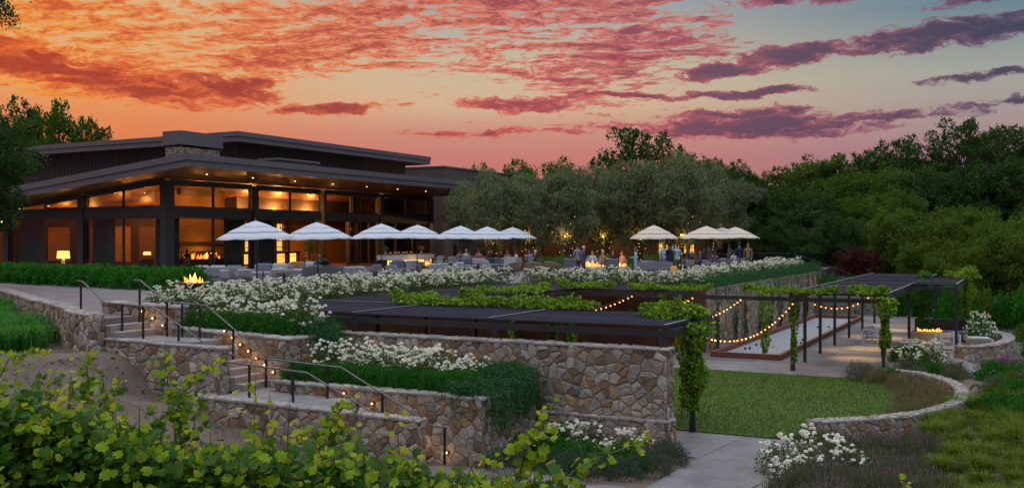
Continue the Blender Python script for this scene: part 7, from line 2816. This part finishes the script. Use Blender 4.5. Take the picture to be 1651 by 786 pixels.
# ------------------------------------------------------------------ vineyard in the foreground
def vine_leaf(seed, mat):
    """five-lobed vine leaf, about one unit across, gently cupped"""
    rs = random.Random(seed)
    prof = [(-90, .14), (-68, .46), (-40, .52), (-22, .42), (2, .58), (24, .48), (50, .60), (72, .52), (90, .68), (108, .52), (130, .60), (156, .48), (178, .58), (202, .42), (220, .52), (248, .46)]
    cup = rs.uniform(-.45, .45)
    tw = rs.uniform(-.15, .15)
    vs = [(0, 0.02, 0)]
    for a, r in prof:
        r *= rs.uniform(.92, 1.08)
        x, y = r * math.cos(R(a)), r * math.sin(R(a))
        vs.append((x, y + .1, cup * (x * x + y * y) - rs.uniform(.08, .30) * abs(x) + tw * x * y + rs.uniform(-.02, .02)))
    n = len(prof)
    fs = [(0, 1 + i, 1 + (i + 1) % n) for i in range(n)]
    b = MB().add(vs, fs, True)
    me = b.mesh('leaf')
    me.materials.append(M[mat])
    return me


VL = {'leaf_vine': [vine_leaf(k, 'leaf_vine') for k in range(4)], 'leaf_vine_old': [vine_leaf(10 + k, 'leaf_vine_old') for k in range(4)], 'leaf_vine_young': [vine_leaf(20 + k, 'leaf_vine_young') for k in range(3)]}
rv = random.Random(808)


def leaf_matrix(p, size, toward):
    """random leaf pose; blades tend to face up and outward"""
    n = (Vector((rv.gauss(0, .55), rv.gauss(0, .55), .75)) + toward * .55).normalized()
    t = Vector((rv.gauss(0, 1), rv.gauss(0, 1), rv.gauss(-.4, .6)))
    yv = (t - n * t.dot(n)).normalized()
    xv = yv.cross(n)
    Mx = Matrix((xv, yv, n)).transposed().to_4x4()
    return Matrix.Translation(p) @ Mx @ Matrix.Diagonal((size, size, size, 1))


def grapevine(u, d, top, label, group, width=1.5, nleaf=150, nfill=260, shoots=7, low=.35, depth=.42, tips=2, leafs=.15, extra=None):
    x, y = cw(u, d)
    z = gz(x, y)
    e = empty('grapevine', (x, y, z), 0, label, 'grapevine', group)
    H = top - z
    tr = MB()
    tr.tube([(0, 0, -.1), (.03, .02, .35), (-.02, .03, .72), (.0, 0, .80)], [.045, .036, .032, .035], 7)
    for s in (-1, 1):
        e1 = RT * (s * width / 2)
        tr.tube([(0, 0, .76), (e1.x * .4, e1.y * .4, .84), (e1.x, e1.y, .82)], [.03, .022, .014], 6)
    tr.build('trunk', M['bark'], e)
    canes = MB()
    P = []
    lines = []
    for k in range(shoots):
        s0 = RT * rv.uniform(-width / 2, width / 2) + Vector((0, 0, .82))
        hh = (H - .82) * rv.uniform(.72, 1.0)
        if k < tips:
            hh = (H - .82) * rv.uniform(1.05, 1.25)
        lean = RT * rv.uniform(-.35, .35) + FW * rv.uniform(-.35, .25)
        pts = [s0 + lean * t * t + Vector((0, 0, hh * t)) + Vector((rv.gauss(0, .02), rv.gauss(0, .02), 0)) for t in (0, .25, .5, .75, 1.0)]
        lines.append(pts)
        canes.tube(pts, [.010, .009, .008, .006, .003], 5)
    for ln_ in (extra or []):
        pts = [Vector(q) for q in ln_]
        lines.append(pts)
        canes.tube(pts, [.010] * (len(pts) - 1) + [.003], 5)
    canes.build('canes', M['stem_green'], e)
    ne = len(extra or [])
    for k in range(nleaf):
        r_ = rv.random()
        young = False
        if r_ < .42 or ne and r_ < .6:
            pts = rv.choice(lines[-ne:] if ne and r_ > .42 else lines)
            t = rv.random() * (len(pts) - 1)
            i = min(int(t), len(pts) - 2)
            p_ = pts[i].lerp(pts[i + 1], t - i) + Vector((rv.gauss(0, .07), rv.gauss(0, .07), rv.gauss(0, .05)))
            tt = t / (len(pts) - 1)
            size = leafs * (1.15 - .65 * tt ** 2) * rv.uniform(.75, 1.15)
            young = tt > .72
        else:
            w_ = rv.uniform(-1, 1)
            p_ = RT * (w_ * (width / 2 + .15)) - FW * rv.uniform(.0, depth) + Vector((0, 0, low + (H * .92 - low) * rv.random() ** .8))
            size = leafs * rv.uniform(.65, 1.15)
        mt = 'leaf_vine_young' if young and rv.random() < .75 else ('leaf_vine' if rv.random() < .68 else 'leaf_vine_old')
        o = bpy.data.objects.new('leaf', rv.choice(VL[mt]))
        o.parent = e
        o.matrix_local = leaf_matrix(p_, size, -FW)
        COL.objects.link(o)
    # the mass of further leaves behind them
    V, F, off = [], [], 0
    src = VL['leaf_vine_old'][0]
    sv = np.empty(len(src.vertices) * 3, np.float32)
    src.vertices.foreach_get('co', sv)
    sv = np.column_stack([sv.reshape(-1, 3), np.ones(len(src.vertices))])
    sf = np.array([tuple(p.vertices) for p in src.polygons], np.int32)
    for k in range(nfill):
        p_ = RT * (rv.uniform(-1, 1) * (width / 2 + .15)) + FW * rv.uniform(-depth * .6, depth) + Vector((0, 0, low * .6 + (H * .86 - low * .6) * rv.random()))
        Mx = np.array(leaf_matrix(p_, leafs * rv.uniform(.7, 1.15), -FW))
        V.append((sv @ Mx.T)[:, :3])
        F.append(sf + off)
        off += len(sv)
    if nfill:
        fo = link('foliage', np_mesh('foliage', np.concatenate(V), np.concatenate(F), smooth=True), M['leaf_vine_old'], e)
        fo['kind'] = 'stuff'
    return e


def topz(v_, d):
    return 2.15 - (v_ - 383) * d / 1630


FR = 'grapevines of the nearest row'
row = [(-40, 600, 9.6), (60, 622, 9.8), (170, 640, 9.9), (285, 690, 9.9), (395, 680, 9.8), (500, 684, 9.7), (600, 702, 9.6), (700, 730, 9.5), (790, 755, 9.4)]
for k, (u, v_, d) in enumerate(row):
    ex = None
    if k == 4:
        ex = [[(0, 0, .9), (.05, .05, 1.3), (.12, .02, topz(600, d) - gz(*cw(u, d)))]]
    grapevine(u, d, topz(v_, d), 'leafy grapevine in the nearest row, ' + ['at the left edge', 'second from the left edge', 'third from the left edge', 'fourth from the left edge', 'with a tall tip below the stair', 'below the lower landing rail', 'below the lowest stair wall', 'before the lowest lamps', 'at the sparse right end of the row'][k],
              FR, width=.72, nleaf=299, nfill=1300, shoots=9, low=.15, depth=.55, tips=2, leafs=.106, extra=ex)
# straggling last vine with a long shoot pointing right
x, y = cw(868, 9.6)
zg = gz(x, y)
sh1 = [tuple(RT * a + Vector((0, 0, topz(b, 9.6) - zg))) for a, b in ((-.05, 800), (-.02, 740), (.02, 700), (.08, 668), (.14, 655))]
sh2 = [tuple(RT * a + Vector((0, 0, topz(b, 9.6) - zg))) for a, b in ((.15, 800), (.32, 760), (.55, 738), (.82, 722), (1.06, 704))]
sh3 = [tuple(RT * a + Vector((0, 0, topz(b, 9.6) - zg))) for a, b in ((-.2, 800), (-.15, 740), (-.08, 705), (.06, 690))]
grapevine(868, 9.6, topz(735, 9.6), 'grapevine with a long yellow green shoot pointing right before the rose bed', FR, width=.55, nleaf=260, nfill=360, shoots=5, low=.2, depth=.5, tips=1, leafs=.104, extra=[sh1, sh2, sh3])
# low tips along the bottom edge at right
for k, (u, v_, lab) in enumerate([(1195, 775, 'tip of a grapevine shoot at the bottom edge beside the path'), (1440, 772, 'small grapevine tip at the bottom edge below the lavender')]):
    d = 9.0
    x, y = cw(u, d)
    zg = gz(x, y)
    a = [tuple(RT * q + Vector((0, 0, topz(w_, d) - zg))) for q, w_ in ((-.25, 860), (-.12, 810), (.05, 790), (.22, v_))]
    grapevine(u, d, topz(840, d), lab, FR, width=.5, nleaf=46, nfill=0, shoots=2, low=.2, tips=0, leafs=.09, extra=[a])
# second row further down the slope
SR = 'grapevines of the second row'
for k, (u, v_, d, lab, w_) in enumerate([(25, 575, 15.5, 'grapevine of the second row at the left edge below the grassy bank', .9), (145, 588, 15.5, 'grapevine of the second row standing on bare soil below the bank', .6), (285, 600, 15, 'grapevine of the second row with an arm reaching towards the stair', .5), (535, 665, 13.5, 'grapevine of the second row rising before the lower landing', .55)]):
    x, y = cw(u, d)
    zg = gz(x, y)
    ex = None
    if k == 2:
        ex = [[tuple(RT * q + Vector((0, 0, topz(b, d) - zg))) for q, b in ((0, 650), (.2, 612), (.45, 598), (.75, 572))], [tuple(RT * q + Vector((0, 0, topz(b, d) - zg))) for q, b in ((-.1, 650), (-.15, 600), (-.2, 556))]]
    if k == 0:
        ex = [[tuple(RT * q + Vector((0, 0, topz(b, d) - zg))) for q, b in ((-.3, 620), (-.1, 578), (.2, 570), (.5, 566))]]
    if k == 1:
        ex = [[tuple(RT * q + Vector((0, 0, topz(b, d) - zg))) for q, b in ((0, 640), (-.05, 590), (.0, 566))]]
    if k == 3:
        ex = [[tuple(RT * q + Vector((0, 0, topz(b, d) - zg))) for q, b in ((0, 720), (.0, 680), (.15, 655), (.28, 648))]]
    grapevine(u, d, topz(v_, d), lab, SR, width=w_, nleaf=150, nfill=60, shoots=4, low=.7, depth=.3, tips=0, leafs=.11, extra=ex)

# trellis wire of the nearest row
wpts = []
for (u, v_, d) in row:
    x, y = cw(u, d + .05)
    wpts.append((x, y, gz(x, y) + .84))
x0, y0, z0 = wpts[0]
tag(MB().tube([(a - x0, b - y0, c - z0) for a, b, c in wpts], .004, 4).build('trellis_wire', M['dark_steel'], None, (x0, y0, z0)), 'thin trellis wire running through the nearest row of vines', 'wire')

# vineyard wire posts
for k, (u, d) in enumerate([(210, 10.0), (720, 9.8)]):
    x, y = cw(u, d)
    e = MB().tube([(0, 0, -.1), (0, 0, 1.25)], .03, 7).build('vineyard_stake', M['bark_grey'], None, (x, y, gz(x, y)))
    tag(e, ['left', 'right'][k] + ' thin wooden stake standing among the nearest vines', 'stake', 'vineyard stakes')

# clods and dry litter on the bare soil
rc = np.random.default_rng(12)
V, F, off = [], [], 0
base = np.array([(-1, 0, 0), (1, 0, 0), (0, -1, 0), (0, 1, 0), (0, 0, -1), (0, 0, 1)], float)
tri = np.array([(0, 2, 5), (2, 1, 5), (1, 3, 5), (3, 0, 5), (2, 0, 4), (1, 2, 4), (3, 1, 4), (0, 3, 4)], np.int32)
n = 9000
px_ = rc.uniform(-27, -8, n)
py_ = rc.uniform(8.5, 20, n)
ok = ~((px_ > -22.1) & (py_ > 18.45)) & ~((px_ > -16.8) & (py_ > 17.7)) & (py_ < 20.3 - (px_ + 22) * .0)
px_, py_ = px_[ok], py_[ok]
pz_ = ground_z(px_, py_)
sz = rc.uniform(.01, .07, len(px_)) ** 1.0 * rc.uniform(.4, 1.0, len(px_))
S = base[None] * sz[:, None, None] * rc.uniform(.6, 1.3, (len(px_), 6, 1))
S[:, :, 2] *= .6
S += np.stack([px_, py_, pz_ + sz * .2], 1)[:, None, :]
Fc = (np.arange(len(px_))[:, None, None] * 6 + tri[None]).reshape(-1, 3)
cl = link('soil_clods', np_mesh('soil_clods', S.reshape(-1, 3), Fc), M['dirt'])
tag(cl, 'scattered soil clods and small stones on the bare vineyard ground', 'soil', kind='stuff')
n = 14000
px_ = rc.uniform(-30, -8, n)
py_ = rc.uniform(8.5, 20.3, n)
ok = ~((px_ > -22.1) & (py_ > 18.4)) & ~((px_ > -16.8) & (py_ > 17.65))
P3 = np.column_stack([px_[ok], py_[ok], ground_z(px_[ok], py_[ok]) + .01])
V, F = leaf_quads(P3, rc.uniform(.04, .16, len(P3)), .014, up=0.0, D=np.zeros((len(P3), 3)), r=rc)
st = link('dry_litter', np_mesh('dry_litter', V, F), M['straw'])
tag(st, 'dry straw litter strewn over the bare vineyard ground', 'litter', kind='stuff')


# ------------------------------------------------------------------ tell small groups of look-alikes apart by their place
NTH = ['leftmost', 'second from left', 'third from left', 'fourth from left', 'fifth from left', 'sixth from left', 'seventh from left', 'eighth from left', 'ninth from left', 'tenth from left',
       'eleventh from left', 'twelfth from left', 'thirteenth from left', 'fourteenth from left', 'fifteenth from left', 'sixteenth from left', 'seventeenth from left', 'eighteenth from left']
same = {}
for o in COL.objects:
    if o.parent is None and 'label' in o and 'group' in o:
        same.setdefault(o['label'], []).append(o)
for lab, os_ in same.items():
    if 1 < len(os_) <= len(NTH):
        def col(o):
            v = Vector(o.location) - cam.location
            return v.dot(RT) / max(v.dot(FW), .1)
        os_.sort(key=col)
        for k, o in enumerate(os_):
            t = lab + ', ' + (NTH[k] if k < len(os_) - 1 else 'rightmost')
            if len(t.split()) <= 16:
                o['label'] = t
